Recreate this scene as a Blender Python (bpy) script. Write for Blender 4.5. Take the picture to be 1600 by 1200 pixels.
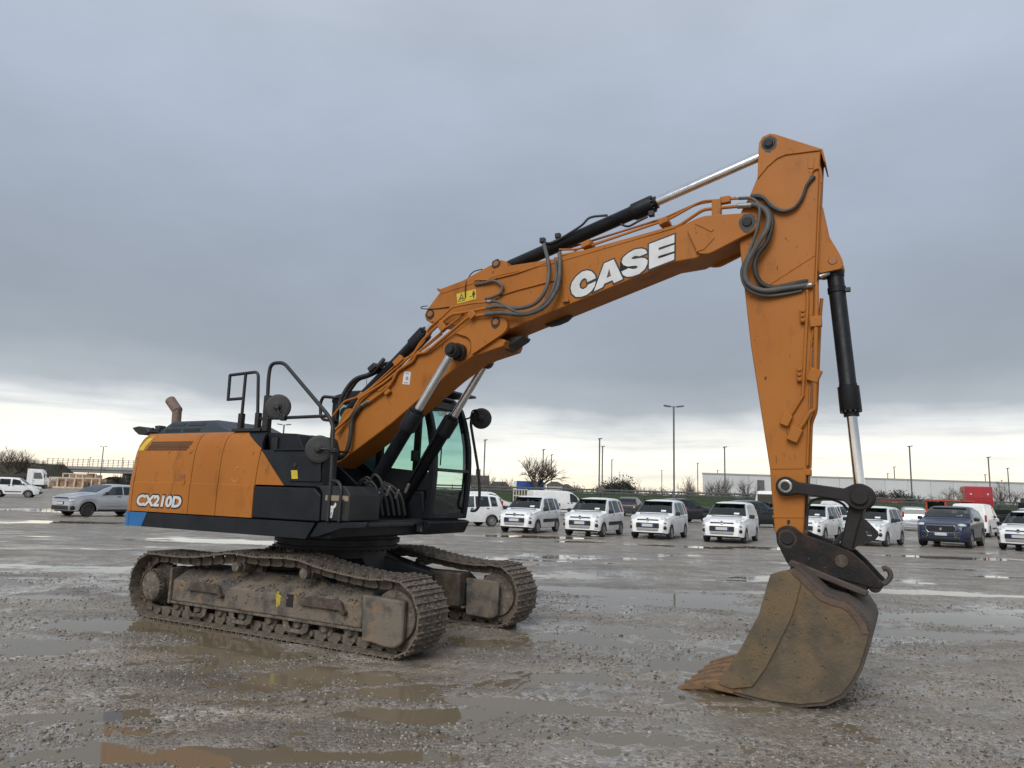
# Wet gravel yard with a tracked excavator, parked vehicles and an overcast sky. Units are metres.
import bpy, bmesh, math, random
import numpy as np
from mathutils import Vector, Matrix
from mathutils.geometry import tessellate_polygon

for o in list(bpy.data.objects):
    bpy.data.objects.remove(o)
scene = bpy.context.scene
COL = scene.collection
R = math.radians
random.seed(7)

# ------------------------------------------------------------------ camera
CAM_H = 1.6
PITCH = 0.15231096654710083
ROLL = R(1.75)
cam_data = bpy.data.cameras.new('camera')
cam_data.sensor_width = 36.0
cam_data.lens = 36.0 * 1120.0 / 1600.0
cam_data.clip_start = 0.05
cam_data.clip_end = 3000
cam = bpy.data.objects.new('camera', cam_data)
COL.objects.link(cam)
_r = Vector((1, 0, 0)); _u = Vector((0, -math.sin(PITCH), math.cos(PITCH))); _f = Vector((0, math.cos(PITCH), math.sin(PITCH)))
_right = _r * math.cos(ROLL) + _u * math.sin(ROLL)
_up = _u * math.cos(ROLL) - _r * math.sin(ROLL)
cam.matrix_world = Matrix(((_right.x, _up.x, -_f.x, 0), (_right.y, _up.y, -_f.y, 0), (_right.z, _up.z, -_f.z, CAM_H), (0, 0, 0, 1)))
scene.camera = cam

# ------------------------------------------------------------------ sky (overcast deck over a bright band at the horizon)
world = bpy.data.worlds.new('World'); scene.world = world
world.use_nodes = True
nt = world.node_tree; nt.nodes.clear()
def N(tree, typ, **kw):
    n = tree.nodes.new(typ)
    for k, v in kw.items():
        setattr(n, k, v)
    return n
SUN_EL, SUN_AZ = R(38), R(203)          # azimuth clockwise from +Y
w_out = N(nt, 'ShaderNodeOutputWorld'); w_bg = N(nt, 'ShaderNodeBackground')
sky = N(nt, 'ShaderNodeTexSky'); sky.sky_type = 'NISHITA'; sky.sun_disc = False
sky.sun_elevation = SUN_EL; sky.sun_rotation = SUN_AZ; sky.dust_density = 3
tc = N(nt, 'ShaderNodeTexCoord'); sep = N(nt, 'ShaderNodeSeparateXYZ')
nt.links.new(tc.outputs['Generated'], sep.inputs[0])
def wmath(op, a, b=None, clamp=False):
    n = N(nt, 'ShaderNodeMath', operation=op); n.use_clamp = clamp
    for i, v in enumerate((a, b)):
        if v is None: continue
        if isinstance(v, (int, float)): n.inputs[i].default_value = v
        else: nt.links.new(v, n.inputs[i])
    return n.outputs[0]
def wnoise(scale, vec, detail=6, rough=0.55):
    n = N(nt, 'ShaderNodeTexNoise'); n.inputs['Scale'].default_value = scale
    n.inputs['Detail'].default_value = detail; n.inputs['Roughness'].default_value = rough
    nt.links.new(vec, n.inputs['Vector']); return n.outputs[0]
def wmap(sc, loc=(0, 0, 0)):
    m = N(nt, 'ShaderNodeMapping'); m.inputs['Scale'].default_value = sc; m.inputs['Location'].default_value = loc
    nt.links.new(tc.outputs['Generated'], m.inputs[0]); return m.outputs[0]
zc = wmath('MAXIMUM', sep.outputs[2], 0.0)
warp = wmath('MULTIPLY', wmath('SUBTRACT', wnoise(2.2, wmap((1, 1, 2.0), (3.1, 0.4, 0)), 5), 0.5), 0.075)
warp2 = wmath('MULTIPLY', wmath('SUBTRACT', wnoise(9, wmap((1, 1, 4), (1.7, 4.2, 0)), 6), 0.5), 0.035)
zw = wmath('ADD', zc, wmath('ADD', warp, warp2))
ramp = N(nt, 'ShaderNodeValToRGB'); nt.links.new(zw, ramp.inputs[0])
def srgb(r, g, b):
    f = lambda c: (c / 255 / 12.92) if c / 255 <= 0.04045 else ((c / 255 + 0.055) / 1.055) ** 2.4
    return (f(r), f(g), f(b), 1)
cr = ramp.color_ramp
stops = [(0.0, (246, 231, 202)), (0.030, (254, 246, 226)), (0.062, (252, 250, 238)), (0.095, (220, 223, 224)), (0.122, (174, 181, 188)),
         (0.17, (155, 164, 174)), (0.25, (154, 163, 176)), (0.36, (160, 171, 186)), (0.50, (175, 186, 202)), (0.62, (185, 194, 207)), (1.0, (208, 215, 225))]
cr.elements[0].position = 0.0; cr.elements[0].color = srgb(*stops[0][1])
cr.elements[1].position = 1.0; cr.elements[1].color = srgb(*stops[-1][1])
for p, c in stops[1:-1]:
    e = cr.elements.new(p); e.color = srgb(*c)
# low streaky clouds inside the bright band, broad billows over the deck
streak = wnoise(5.0, wmap((1, 1, 13), (0.3, 2.2, 0.6)), 7, 0.6)
sramp = N(nt, 'ShaderNodeValToRGB'); nt.links.new(streak, sramp.inputs[0])
sramp.color_ramp.elements[0].position = 0.46; sramp.color_ramp.elements[0].color = (0, 0, 0, 1)
sramp.color_ramp.elements[1].position = 0.64; sramp.color_ramp.elements[1].color = (1, 1, 1, 1)
mixs = N(nt, 'ShaderNodeMix', data_type='RGBA'); mixs.inputs['B'].default_value = srgb(172, 179, 188)
nt.links.new(ramp.outputs[0], mixs.inputs['A'])
lowb = N(nt, 'ShaderNodeMapRange'); lowb.inputs[1].default_value = 0.09; lowb.inputs[2].default_value = 0.16; lowb.inputs[3].default_value = 0.38; lowb.inputs[4].default_value = 0.0
nt.links.new(zc, lowb.inputs[0])
nt.links.new(wmath('MULTIPLY', sramp.outputs[0], lowb.outputs[0]), mixs.inputs['Factor'])
bill = wnoise(2.3, wmap((1, 1, 2.2), (5.2, 1.1, 2.0)), 8, 0.55)
glow = N(nt, 'ShaderNodeMapRange'); glow.inputs[1].default_value = 0.035; glow.inputs[2].default_value = 0.12; glow.inputs[3].default_value = 1.20; glow.inputs[4].default_value = 1.0
nt.links.new(zw, glow.inputs[0])
bfac = wmath('MULTIPLY', wmath('ADD', wmath('MULTIPLY', bill, 0.46), 0.79), glow.outputs[0])
mulc = N(nt, 'ShaderNodeMix', data_type='RGBA', blend_type='MULTIPLY'); mulc.inputs['Factor'].default_value = 1
comb = N(nt, 'ShaderNodeCombineColor')
for i in range(3): nt.links.new(bfac, comb.inputs[i])
nt.links.new(mixs.outputs['Result'], mulc.inputs['A']); nt.links.new(comb.outputs[0], mulc.inputs['B'])
skym = N(nt, 'ShaderNodeMix', data_type='RGBA', blend_type='MULTIPLY'); skym.inputs['Factor'].default_value = 1
skym.inputs['B'].default_value = (0.1, 0.1, 0.1, 1)
nt.links.new(sky.outputs[0], skym.inputs['A'])
cover = N(nt, 'ShaderNodeMix', data_type='RGBA'); cover.inputs['Factor'].default_value = 0.96
nt.links.new(skym.outputs['Result'], cover.inputs['A']); nt.links.new(mulc.outputs['Result'], cover.inputs['B'])
nt.links.new(cover.outputs['Result'], w_bg.inputs[0]); w_bg.inputs[1].default_value = SKY_STRENGTH = 0.76
nt.links.new(w_bg.outputs[0], w_out.inputs[0])

# ------------------------------------------------------------------ sun behind the cloud deck: weak and very soft
sl = bpy.data.lights.new('sun', 'SUN'); sl.energy = 1.5; sl.angle = R(40); sl.color = (1.0, 0.97, 0.92)
so = bpy.data.objects.new('sun', sl); COL.objects.link(so); so.location = (0, 0, 30)
_d = Vector((math.sin(SUN_AZ) * math.cos(SUN_EL), math.cos(SUN_AZ) * math.cos(SUN_EL), math.sin(SUN_EL)))
so.rotation_euler = _d.to_track_quat('Z', 'Y').to_euler()

scene.view_settings.view_transform = 'Standard'
scene.view_settings.look = 'None'
scene.view_settings.gamma = 1
scene.view_settings.exposure = 0.5
scene.render.engine = 'CYCLES'
scene.cycles.max_bounces = 8
scene.cycles.use_denoising = True
scene.cycles.transparent_max_bounces = 12

# ------------------------------------------------------------------ materials
MATS = {}
def mat(name, col, rough=0.5, metal=0.0, col2=None, scale=6.0, lo=0.4, hi=0.65, col3=None, scale3=40.0, lo3=0.6, hi3=0.7,
        chips=None, cscale=45.0, bump=0.0, bscale=60.0, rvar=0.0, coat=0.0, spec=0.5, stretch=(1, 1, 1), detail=6):
    m = bpy.data.materials.new(name); m.use_nodes = True
    t = m.node_tree; b = t.nodes['Principled BSDF']
    b.inputs['Base Color'].default_value = (*col, 1); b.inputs['Roughness'].default_value = rough
    b.inputs['Metallic'].default_value = metal; b.inputs['Specular IOR Level'].default_value = spec
    if coat:
        b.inputs['Coat Weight'].default_value = coat; b.inputs['Coat Roughness'].default_value = 0.08
    tcn = N(t, 'ShaderNodeTexCoord'); mp = N(t, 'ShaderNodeMapping'); mp.inputs['Scale'].default_value = stretch
    t.links.new(tcn.outputs['Object'], mp.inputs[0])
    def noise(s, d=detail):
        n = N(t, 'ShaderNodeTexNoise'); n.inputs['Scale'].default_value = s; n.inputs['Detail'].default_value = d
        n.inputs['Roughness'].default_value = 0.6
        t.links.new(mp.outputs[0], n.inputs['Vector']); return n.outputs[0]
    def rampf(src, a, c):
        r_ = N(t, 'ShaderNodeMapRange'); r_.inputs['From Min'].default_value = a; r_.inputs['From Max'].default_value = c
        t.links.new(src, r_.inputs['Value']); return r_.outputs[0]
    cur = None
    for cc, s, a, c in ((col2, scale, lo, hi), (col3, scale3, lo3, hi3), (chips, cscale, 0.665, 0.685)):
        if cc is None: continue
        mx = N(t, 'ShaderNodeMix', data_type='RGBA')
        if cur is None: mx.inputs['A'].default_value = (*col, 1)
        else: t.links.new(cur, mx.inputs['A'])
        mx.inputs['B'].default_value = (*cc, 1)
        t.links.new(rampf(noise(s), a, c), mx.inputs['Factor']); cur = mx.outputs['Result']
    if cur is not None: t.links.new(cur, b.inputs['Base Color'])
    if rvar:
        r_ = N(t, 'ShaderNodeMapRange'); r_.inputs['From Min'].default_value = 0.3; r_.inputs['From Max'].default_value = 0.7
        r_.inputs['To Min'].default_value = max(0.02, rough - rvar); r_.inputs['To Max'].default_value = min(1, rough + rvar)
        t.links.new(noise(scale * 1.7), r_.inputs['Value']); t.links.new(r_.outputs[0], b.inputs['Roughness'])
    if bump:
        bp = N(t, 'ShaderNodeBump'); bp.inputs['Strength'].default_value = bump; bp.inputs['Distance'].default_value = 0.02
        t.links.new(noise(bscale), bp.inputs['Height']); t.links.new(bp.outputs[0], b.inputs['Normal'])
    MATS[name] = m
    return m
def glass_mat(name, tint, gloss=0.12, rough=0.02):
    m = bpy.data.materials.new(name); m.use_nodes = True
    t = m.node_tree; t.nodes.clear()
    o = N(t, 'ShaderNodeOutputMaterial'); mx = N(t, 'ShaderNodeMixShader'); tr = N(t, 'ShaderNodeBsdfTransparent'); gl = N(t, 'ShaderNodeBsdfGlossy')
    lw = N(t, 'ShaderNodeLayerWeight'); pw = N(t, 'ShaderNodeMath', operation='POWER'); pw.inputs[1].default_value = 4.0; t.links.new(lw.outputs['Facing'], pw.inputs[0])
    ad = N(t, 'ShaderNodeMath', operation='MULTIPLY_ADD'); ad.use_clamp = True; ad.inputs[1].default_value = 0.75; ad.inputs[2].default_value = gloss + 0.04
    t.links.new(pw.outputs[0], ad.inputs[0]); t.links.new(ad.outputs[0], mx.inputs[0])
    tr.inputs[0].default_value = (*tint, 1); gl.inputs['Roughness'].default_value = rough; gl.inputs[0].default_value = (0.9, 0.95, 0.95, 1)
    t.links.new(tr.outputs[0], mx.inputs[1]); t.links.new(gl.outputs[0], mx.inputs[2]); t.links.new(mx.outputs[0], o.inputs[0])
    MATS[name] = m
    return m

ORANGE = mat('orange_paint', (0.385, 0.140, 0.026), 0.50, col2=(0.345, 0.120, 0.021), scale=1.4, col3=(0.17, 0.068, 0.022), scale3=5.5, lo3=0.57, hi3=0.86, chips=(0.06, 0.035, 0.02), cscale=24, rvar=0.10, bump=0.03, bscale=160, stretch=(1, 1, 0.45), spec=0.22)
ORANGE_WORN = mat('orange_paint_scuffed', (0.30, 0.104, 0.02), 0.5, col2=(0.24, 0.088, 0.022), scale=3, col3=(0.07, 0.04, 0.022), scale3=14, lo3=0.62, hi3=0.74, rvar=0.1, bump=0.04, bscale=150)
CHAR = mat('charcoal_paint', (0.0070, 0.0092, 0.0135), 0.50, col2=(0.012, 0.0145, 0.019), scale=3.5, spec=0.28, rvar=0.1, bump=0.03, bscale=260)
CHAR_DUST = mat('charcoal_dusty', (0.008, 0.0095, 0.012), 0.6, col2=(0.030, 0.027, 0.023), scale=3.0, lo=0.5, hi=0.8, rvar=0.1, bump=0.05, bscale=120)
BLACK = mat('black_steel', (0.008, 0.009, 0.011), 0.45, col2=(0.014, 0.014, 0.016), scale=5, rvar=0.1)
COWL = mat('grey_cowl_plastic', (0.020, 0.028, 0.038), 0.5, col2=(0.028, 0.037, 0.046), scale=4, rvar=0.08)
CYL = mat('cylinder_paint', (0.0075, 0.009, 0.012), 0.45, col2=(0.014, 0.015, 0.017), scale=6, spec=0.22, rvar=0.12, bump=0.03, bscale=140)
RUBBER = mat('rubber_hose', (0.018, 0.019, 0.021), 0.6, col2=(0.034, 0.033, 0.032), scale=9, rvar=0.1)
HOSE_GREY = mat('dusty_rubber_hose', (0.062, 0.064, 0.064), 0.62, col2=(0.10, 0.095, 0.085), scale=8, rvar=0.1)
CHROME = mat('chrome_rod', (0.72, 0.73, 0.75), 0.16, 1.0, col2=(0.60, 0.60, 0.61), scale=9, rvar=0.06, stretch=(1, 1, 0.3))
STEEL = mat('bare_steel', (0.42, 0.41, 0.39), 0.35, 0.9, col2=(0.25, 0.22, 0.19), scale=20, rvar=0.1)
RUST = mat('rusty_pipe', (0.19, 0.125, 0.095), 0.7, col2=(0.11, 0.075, 0.06), scale=9, col3=(0.32, 0.21, 0.15), scale3=18, bump=0.15, bscale=80)
MUD = mat('muddy_steel', (0.138, 0.116, 0.094), 0.85, col2=(0.066, 0.056, 0.047), scale=7, lo=0.42, hi=0.62, col3=(0.27, 0.225, 0.175), scale3=26, lo3=0.52, hi3=0.75, bump=0.5, bscale=48, rvar=0.12, spec=0.35)
MUD_DARK = mat('dark_muddy_steel', (0.060, 0.047, 0.038), 0.8, col2=(0.118, 0.090, 0.066), scale=11, lo=0.45, hi=0.68, bump=0.5, bscale=60, rvar=0.15, spec=0.4)
MUD_RUST = mat('rusty_muddy_plate', (0.165, 0.138, 0.110), 0.8, col2=(0.075, 0.070, 0.066), scale=5, lo=0.46, hi=0.62, col3=(0.25, 0.16, 0.085), scale3=3.5, lo3=0.54, hi3=0.72, chips=(0.055, 0.048, 0.042), cscale=18, bump=0.45, bscale=55, rvar=0.12, spec=0.35)
SHOE = mat('track_shoe_steel', (0.135, 0.108, 0.084), 0.70, col2=(0.056, 0.046, 0.040), scale=9, lo=0.44, hi=0.6, col3=(0.34, 0.275, 0.21), scale3=30, lo3=0.5, hi3=0.75, bump=0.5, bscale=60, rvar=0.15, spec=0.5)
COUPLER = mat('coupler_steel', (0.010, 0.010, 0.011), 0.55, spec=0.25, col2=(0.036, 0.022, 0.017), scale=4, lo=0.45, hi=0.62, col3=(0.14, 0.11, 0.10), scale3=26, lo3=0.66, hi3=0.72, bump=0.25, bscale=70, rvar=0.15)
LINKM = mat('link_steel', (0.020, 0.0165, 0.0155), 0.55, spec=0.25, col2=(0.025, 0.024, 0.026), scale=6, bump=0.15, bscale=60, rvar=0.1)
CLAY = mat('clay_bucket', (0.135, 0.106, 0.073), 0.9, col2=(0.094, 0.078, 0.058), scale=4.0, lo=0.44, hi=0.62, col3=(0.185, 0.125, 0.068), scale3=1.9, lo3=0.50, hi3=0.66, chips=(0.022, 0.018, 0.015), cscale=30, bump=0.6, bscale=34, rvar=0.05, spec=0.25)
CLAY_TAN = mat('tan_clay_plate', (0.150, 0.108, 0.062), 0.85, col2=(0.096, 0.082, 0.060), scale=3.0, lo=0.44, hi=0.62, col3=(0.06, 0.05, 0.04), scale3=12, lo3=0.62, hi3=0.76, chips=(0.03, 0.024, 0.02), cscale=28, bump=0.4, bscale=34, spec=0.3)
CLAY_PINK = mat('worn_bucket_edge', (0.135, 0.092, 0.070), 0.75, col2=(0.085, 0.060, 0.048), scale=7, bump=0.4, bscale=40, spec=0.3)
BROWN = mat('brown_bucket_steel', (0.055, 0.041, 0.035), 0.7, col2=(0.080, 0.060, 0.047), scale=6, bump=0.4, bscale=45)
TOOTH = mat('worn_tooth', (0.20, 0.110, 0.050), 0.7, col2=(0.11, 0.070, 0.042), scale=9, bump=0.35, bscale=50)
YELLOW = mat('yellow_decal', (0.62, 0.47, 0.035), 0.5, col2=(0.52, 0.38, 0.03), scale=9)
YELLOW_MARK = mat('yellow_spray', (0.42, 0.34, 0.03), 0.7, col2=(0.22, 0.17, 0.05), scale=30, lo=0.5, hi=0.65)
DECAL_W = mat('white_decal', (0.62, 0.63, 0.63), 0.45, col2=(0.52, 0.53, 0.53), scale=5)
DECAL_B = mat('black_decal', (0.012, 0.014, 0.02), 0.45)
BLUE = mat('blue_paint', (0.012, 0.13, 0.36), 0.45, col2=(0.012, 0.115, 0.31), scale=5, rvar=0.08)
TAN_TAPE = mat('faded_tan_tape', (0.26, 0.21, 0.15), 0.7, col2=(0.2, 0.16, 0.12), scale=30)
GREEN_GLASS = glass_mat('cab_glass', (0.54, 0.75, 0.71), 0.04)
DARK_GLASS = glass_mat('car_glass', (0.30, 0.33, 0.335), 0.02)
WHITE_PAINT = mat('white_car_paint', (0.86, 0.865, 0.87), 0.32, col2=(0.76, 0.77, 0.77), scale=2.5, coat=0.4)
WHITE_DIRTY = mat('white_van_paint', (0.74, 0.75, 0.75), 0.4, col2=(0.66, 0.66, 0.65), scale=2.0, coat=0.2)
SILVER = mat('silver_car_paint', (0.50, 0.52, 0.55), 0.28, 0.55, col2=(0.46, 0.48, 0.51), scale=2, coat=0.4)
NAVY = mat('navy_car_paint', (0.006, 0.016, 0.058), 0.3, 0.2, col2=(0.008, 0.015, 0.040), scale=2, coat=0.4)
DARKCAR = mat('black_car_paint', (0.012, 0.013, 0.018), 0.25, 0.2, col2=(0.02, 0.02, 0.024), scale=2, coat=0.6)
GREYCAR = mat('grey_car_paint', (0.035, 0.038, 0.042), 0.28, 0.3, col2=(0.03, 0.032, 0.036), scale=2, coat=0.6)
PLASTIC = mat('black_plastic', (0.012, 0.012, 0.014), 0.55, col2=(0.02, 0.02, 0.021), scale=8)
TYRE = mat('tyre_rubber', (0.022, 0.021, 0.021), 0.8, col2=(0.05, 0.044, 0.038), scale=9)
RIM = mat('wheel_rim', (0.36, 0.37, 0.38), 0.4, 0.4, col2=(0.25, 0.25, 0.25), scale=20)
RIM_DARK = mat('dark_wheel_rim', (0.03, 0.03, 0.032), 0.5, 0.2, col2=(0.05, 0.05, 0.05), scale=20)
LAMP_GLASS = mat('headlight_lens', (0.60, 0.63, 0.65), 0.18, 0.0, col2=(0.48, 0.51, 0.53), scale=14, coat=0.5)
RED_LAMP = mat('red_lamp_lens', (0.42, 0.018, 0.02), 0.2, col2=(0.3, 0.012, 0.015), scale=9, coat=0.5)
PLATE = mat('number_plate_white', (0.62, 0.64, 0.66), 0.4, col2=(0.45, 0.47, 0.5), scale=30)
PLATE_BLUE = mat('number_plate_blue', (0.02, 0.07, 0.35), 0.4, col2=(0.02, 0.06, 0.3), scale=30)
PAPER = mat('white_paper', (0.78, 0.78, 0.78), 0.7, col2=(0.7, 0.7, 0.7), scale=20)
CHROME_TRIM = mat('chrome_trim', (0.55, 0.56, 0.58), 0.2, 0.9, col2=(0.4, 0.4, 0.42), scale=12)

# ------------------------------------------------------------------ mesh helpers
def link(name, me, m=None, parent=None, smooth=None):
    o = bpy.data.objects.new(name, me); COL.objects.link(o)
    if m is not None and not me.materials: me.materials.append(m)
    if parent is not None: o.parent = parent
    if smooth is not None:
        me.polygons.foreach_set('use_smooth', [True] * len(me.polygons))
        if smooth < 180: me.set_sharp_from_angle(angle=R(smooth))
    return o
def mesh(name, vs, fs, m=None, parent=None, smooth=None):
    me = bpy.data.meshes.new(name); me.from_pydata([tuple(v) for v in vs], [], fs); me.update()
    return link(name, me, m, parent, smooth)
def fixn(o):
    bm = bmesh.new(); bm.from_mesh(o.data); bmesh.ops.recalc_face_normals(bm, faces=bm.faces); bm.to_mesh(o.data); bm.free(); return o
def bevel(o, w, seg=2, ang=35):
    md = o.modifiers.new('bevel', 'BEVEL'); md.width = w; md.segments = seg; md.limit_method = 'ANGLE'; md.angle_limit = R(ang)
    md.harden_normals = False
    o.data.polygons.foreach_set('use_smooth', [True] * len(o.data.polygons)); o.data.set_sharp_from_angle(angle=R(50))
    return o
def prism(name, pts, y0, y1, m, parent=None, bev=0.0, smooth=None, holes=()):
    """side outline (x, z) extruded from y0 to y1"""
    vs, fs = [], []
    loops = [list(pts)] + [list(h) for h in holes]
    if holes:
        flat = [p for l in loops for p in l]
        tris = tessellate_polygon([[Vector((p[0], p[1], 0)) for p in l] for l in loops])
        n = len(flat)
        vs = [(p[0], y0, p[1]) for p in flat] + [(p[0], y1, p[1]) for p in flat]
        for t in tris: fs.append(tuple(t)); fs.append(tuple(i + n for i in t[::-1]))
        b = 0
        for l in loops:
            k = len(l)
            for i in range(k): fs.append((b + i, b + (i + 1) % k, b + (i + 1) % k + n, b + i + n))
            b += k
    else:
        n = len(pts)
        vs = [(p[0], y0, p[1]) for p in pts] + [(p[0], y1, p[1]) for p in pts]
        fs = [tuple(range(n)), tuple(range(2 * n - 1, n - 1, -1))]
        for i in range(n): fs.append((i, (i + 1) % n, (i + 1) % n + n, i + n))
    o = mesh(name, vs, fs, m, parent); fixn(o)
    if bev: bevel(o, bev)
    elif smooth: 
        o.data.polygons.foreach_set('use_smooth', [True] * len(o.data.polygons)); o.data.set_sharp_from_angle(angle=R(smooth))
    return o
def rnd(pts, r=0.03, n=4, only=None):
    """round the corners of an outline"""
    out = []; k = len(pts)
    for i, p in enumerate(pts):
        if only is not None and i not in only: out.append(p); continue
        a = Vector(pts[i - 1]) - Vector(p); b = Vector(pts[(i + 1) % k]) - Vector(p)
        rr = min(r, a.length * 0.48, b.length * 0.48)
        a = Vector(p) + a.normalized() * rr; b = Vector(p) + b.normalized() * rr; c = Vector(p)
        for j in range(n + 1):
            t = j / n; q = a * (1 - t) ** 2 + c * 2 * t * (1 - t) + b * t * t; out.append((q.x, q.y))
    return out
def bm_box(bm, c, s, rot=None):
    ret = bmesh.ops.create_cube(bm, size=1.0)
    M = Matrix.Translation(c) @ (rot.to_4x4() if rot is not None else Matrix()) @ Matrix.Diagonal((*s, 1))
    bmesh.ops.transform(bm, matrix=M, verts=ret['verts']); return ret['verts']
def bmobj(name, bm, m, parent=None, smooth=None):
    me = bpy.data.meshes.new(name); bm.to_mesh(me); bm.free(); return link(name, me, m, parent, smooth)
def box(name, c, s, m, parent=None, bev=0.0, rot=None):
    bm = bmesh.new(); bm_box(bm, c, s, rot); o = bmobj(name, bm, m, parent)
    if bev: bevel(o, bev)
    return o
def span(name, a, b, m, parent=None, bev=0.0):
    return box(name, [(a[i] + b[i]) / 2 for i in range(3)], [abs(b[i] - a[i]) for i in range(3)], m, parent, bev)
def frame_of(d):
    d = d.normalized(); up = Vector((0, 0, 1)) if abs(d.z) < 0.9 else Vector((0, 1, 0))
    x = d.cross(up).normalized(); return x, x.cross(d).normalized()
def lathe(name, p0, p1, prof, m, parent=None, n=28, smooth=40):
    """turned part from p0 to p1; prof = [(distance along the axis, radius)]"""
    p0 = Vector(p0); p1 = Vector(p1); d = (p1 - p0).normalized(); x, y = frame_of(d)
    vs, fs = [], []
    for t, r in prof:
        for i in range(n):
            a = 2 * math.pi * i / n; vs.append(p0 + d * t + (x * math.cos(a) + y * math.sin(a)) * r)
    for k in range(len(prof) - 1):
        for i in range(n): fs.append((k * n + i, k * n + (i + 1) % n, (k + 1) * n + (i + 1) % n, (k + 1) * n + i))
    fs.append(tuple(range(n))); fs.append(tuple(range((len(prof) - 1) * n, len(prof) * n)))
    o = mesh(name, vs, fs, m, parent); fixn(o)
    o.data.polygons.foreach_set('use_smooth', [True] * len(o.data.polygons)); o.data.set_sharp_from_angle(angle=R(smooth))
    return o
def cyl(name, p0, p1, r, m, parent=None, n=24, b=0.006):
    L = (Vector(p1) - Vector(p0)).length; b = min(b, L * 0.3, r * 0.4)
    return lathe(name, p0, p1, [(0, r - b), (b, r), (L - b, r), (L, r - b)], m, parent, n)
def spline(pts, n=6):
    P = [Vector(p) for p in pts]; P = [P[0] * 2 - P[1]] + P + [P[-1] * 2 - P[-2]]; out = []
    for i in range(1, len(P) - 2):
        for j in range(n):
            t = j / n; a, b, c, d = P[i - 1], P[i], P[i + 1], P[i + 2]
            out.append(0.5 * ((2 * b) + (c - a) * t + (2 * a - 5 * b + 4 * c - d) * t * t + (3 * b - a - 3 * c + d) * t ** 3))
    out.append(P[-2]); return out
def fillet(pts, r=0.05, n=4):
    P = [Vector(p) for p in pts]; out = [P[0]]
    for i in range(1, len(P) - 1):
        a = P[i - 1] - P[i]; b = P[i + 1] - P[i]; rr = min(r, a.length * 0.48, b.length * 0.48)
        a = P[i] + a.normalized() * rr; b = P[i] + b.normalized() * rr
        for j in range(n + 1):
            t = j / n; out.append(a * (1 - t) ** 2 + P[i] * 2 * t * (1 - t) + b * t * t)
    out.append(P[-1]); return out
def tube_geo(P, r, n=8, vs=None, fs=None, rs=None):
    vs = [] if vs is None else vs; fs = [] if fs is None else fs; base = len(vs); k = len(P)
    x = None
    for i in range(k):
        d = (P[min(i + 1, k - 1)] - P[max(i - 1, 0)])
        if d.length < 1e-7: d = Vector((0, 0, 1))
        d.normalize()
        if x is None: x, y = frame_of(d)
        else:
            x = (x - d * x.dot(d)); x = x.normalized() if x.length > 1e-6 else frame_of(d)[0]; y = x.cross(d)
        rr = rs[i] if rs else r
        for j in range(n):
            a = 2 * math.pi * j / n; vs.append(P[i] + (x * math.cos(a) + y * math.sin(a)) * rr)
    for i in range(k - 1):
        for j in range(n): fs.append((base + i * n + j, base + i * n + (j + 1) % n, base + (i + 1) * n + (j + 1) % n, base + (i + 1) * n + j))
    fs.append(tuple(base + j for j in range(n))); fs.append(tuple(base + (k - 1) * n + j for j in range(n)))
    return vs, fs
def tube(name, pts, r, m, parent=None, n=8, mode='spline', fr=0.06):
    P = spline(pts) if mode == 'spline' else fillet(pts, fr)
    vs, fs = tube_geo(P, r, n); o = mesh(name, vs, fs, m, parent); fixn(o)
    o.data.polygons.foreach_set('use_smooth', [True] * len(o.data.polygons)); o.data.set_sharp_from_angle(angle=R(50)); return o
def empty(name, loc=(0, 0, 0), rz=0.0):
    o = bpy.data.objects.new(name, None); COL.objects.link(o); o.location = loc; o.rotation_euler = (0, 0, rz); o.empty_display_size = 0.3; return o
def tag(o, label=None, cat=None, group=None, kind=None):
    for k, v in (('label', label), ('category', cat), ('group', group), ('kind', kind)):
        if v: o[k] = v
    return o
def copy_tree(o, parent=None):
    c = o.copy(); COL.objects.link(c); c.parent = parent
    for ch in list(o.children): copy_tree(ch, c)
    return c
def decal(name, loops, y, m, parent, thick=0.003):
    """flat shape (x, z outlines, the first is the border, the rest holes) standing proud of a side face at y, facing -y"""
    return prism(name, loops[0], y, y - thick, m, parent, holes=loops[1:])
def grow(pts, d):
    """offset a closed outline outwards by d"""
    k = len(pts); A = sum(pts[i][0] * pts[(i + 1) % k][1] - pts[(i + 1) % k][0] * pts[i][1] for i in range(k)); s = 1 if A > 0 else -1
    out = []
    for i in range(k):
        p = Vector(pts[i]); a = (p - Vector(pts[i - 1])).normalized(); b = (Vector(pts[(i + 1) % k]) - p).normalized()
        na = Vector((a.y, -a.x)) * s; nb = Vector((b.y, -b.x)) * s; n = na + nb
        q = p + n * (d / max(0.35, 1 + na.dot(nb))); out.append((q.x, q.y))
    return out
def text_mesh(name, body, size, m, parent, mat4, bold=0.0, shear=0.0, thick=0.001, sx=1.0, space=1.0):
    cu = bpy.data.curves.new(name, 'FONT'); cu.body = body; cu.size = size; cu.offset = bold; cu.shear = shear; cu.extrude = thick
    cu.space_character = space; cu.align_x = 'LEFT'; cu.align_y = 'BOTTOM_BASELINE'; cu.resolution_u = 4
    t = bpy.data.objects.new(name, cu); COL.objects.link(t)
    me = bpy.data.meshes.new_from_object(t.evaluated_get(bpy.context.evaluated_depsgraph_get()))
    bpy.data.objects.remove(t); me.transform(mat4 @ Matrix.Diagonal((sx, 1, 1, 1))); me.materials.clear()
    return link(name, me, m, parent)

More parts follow.
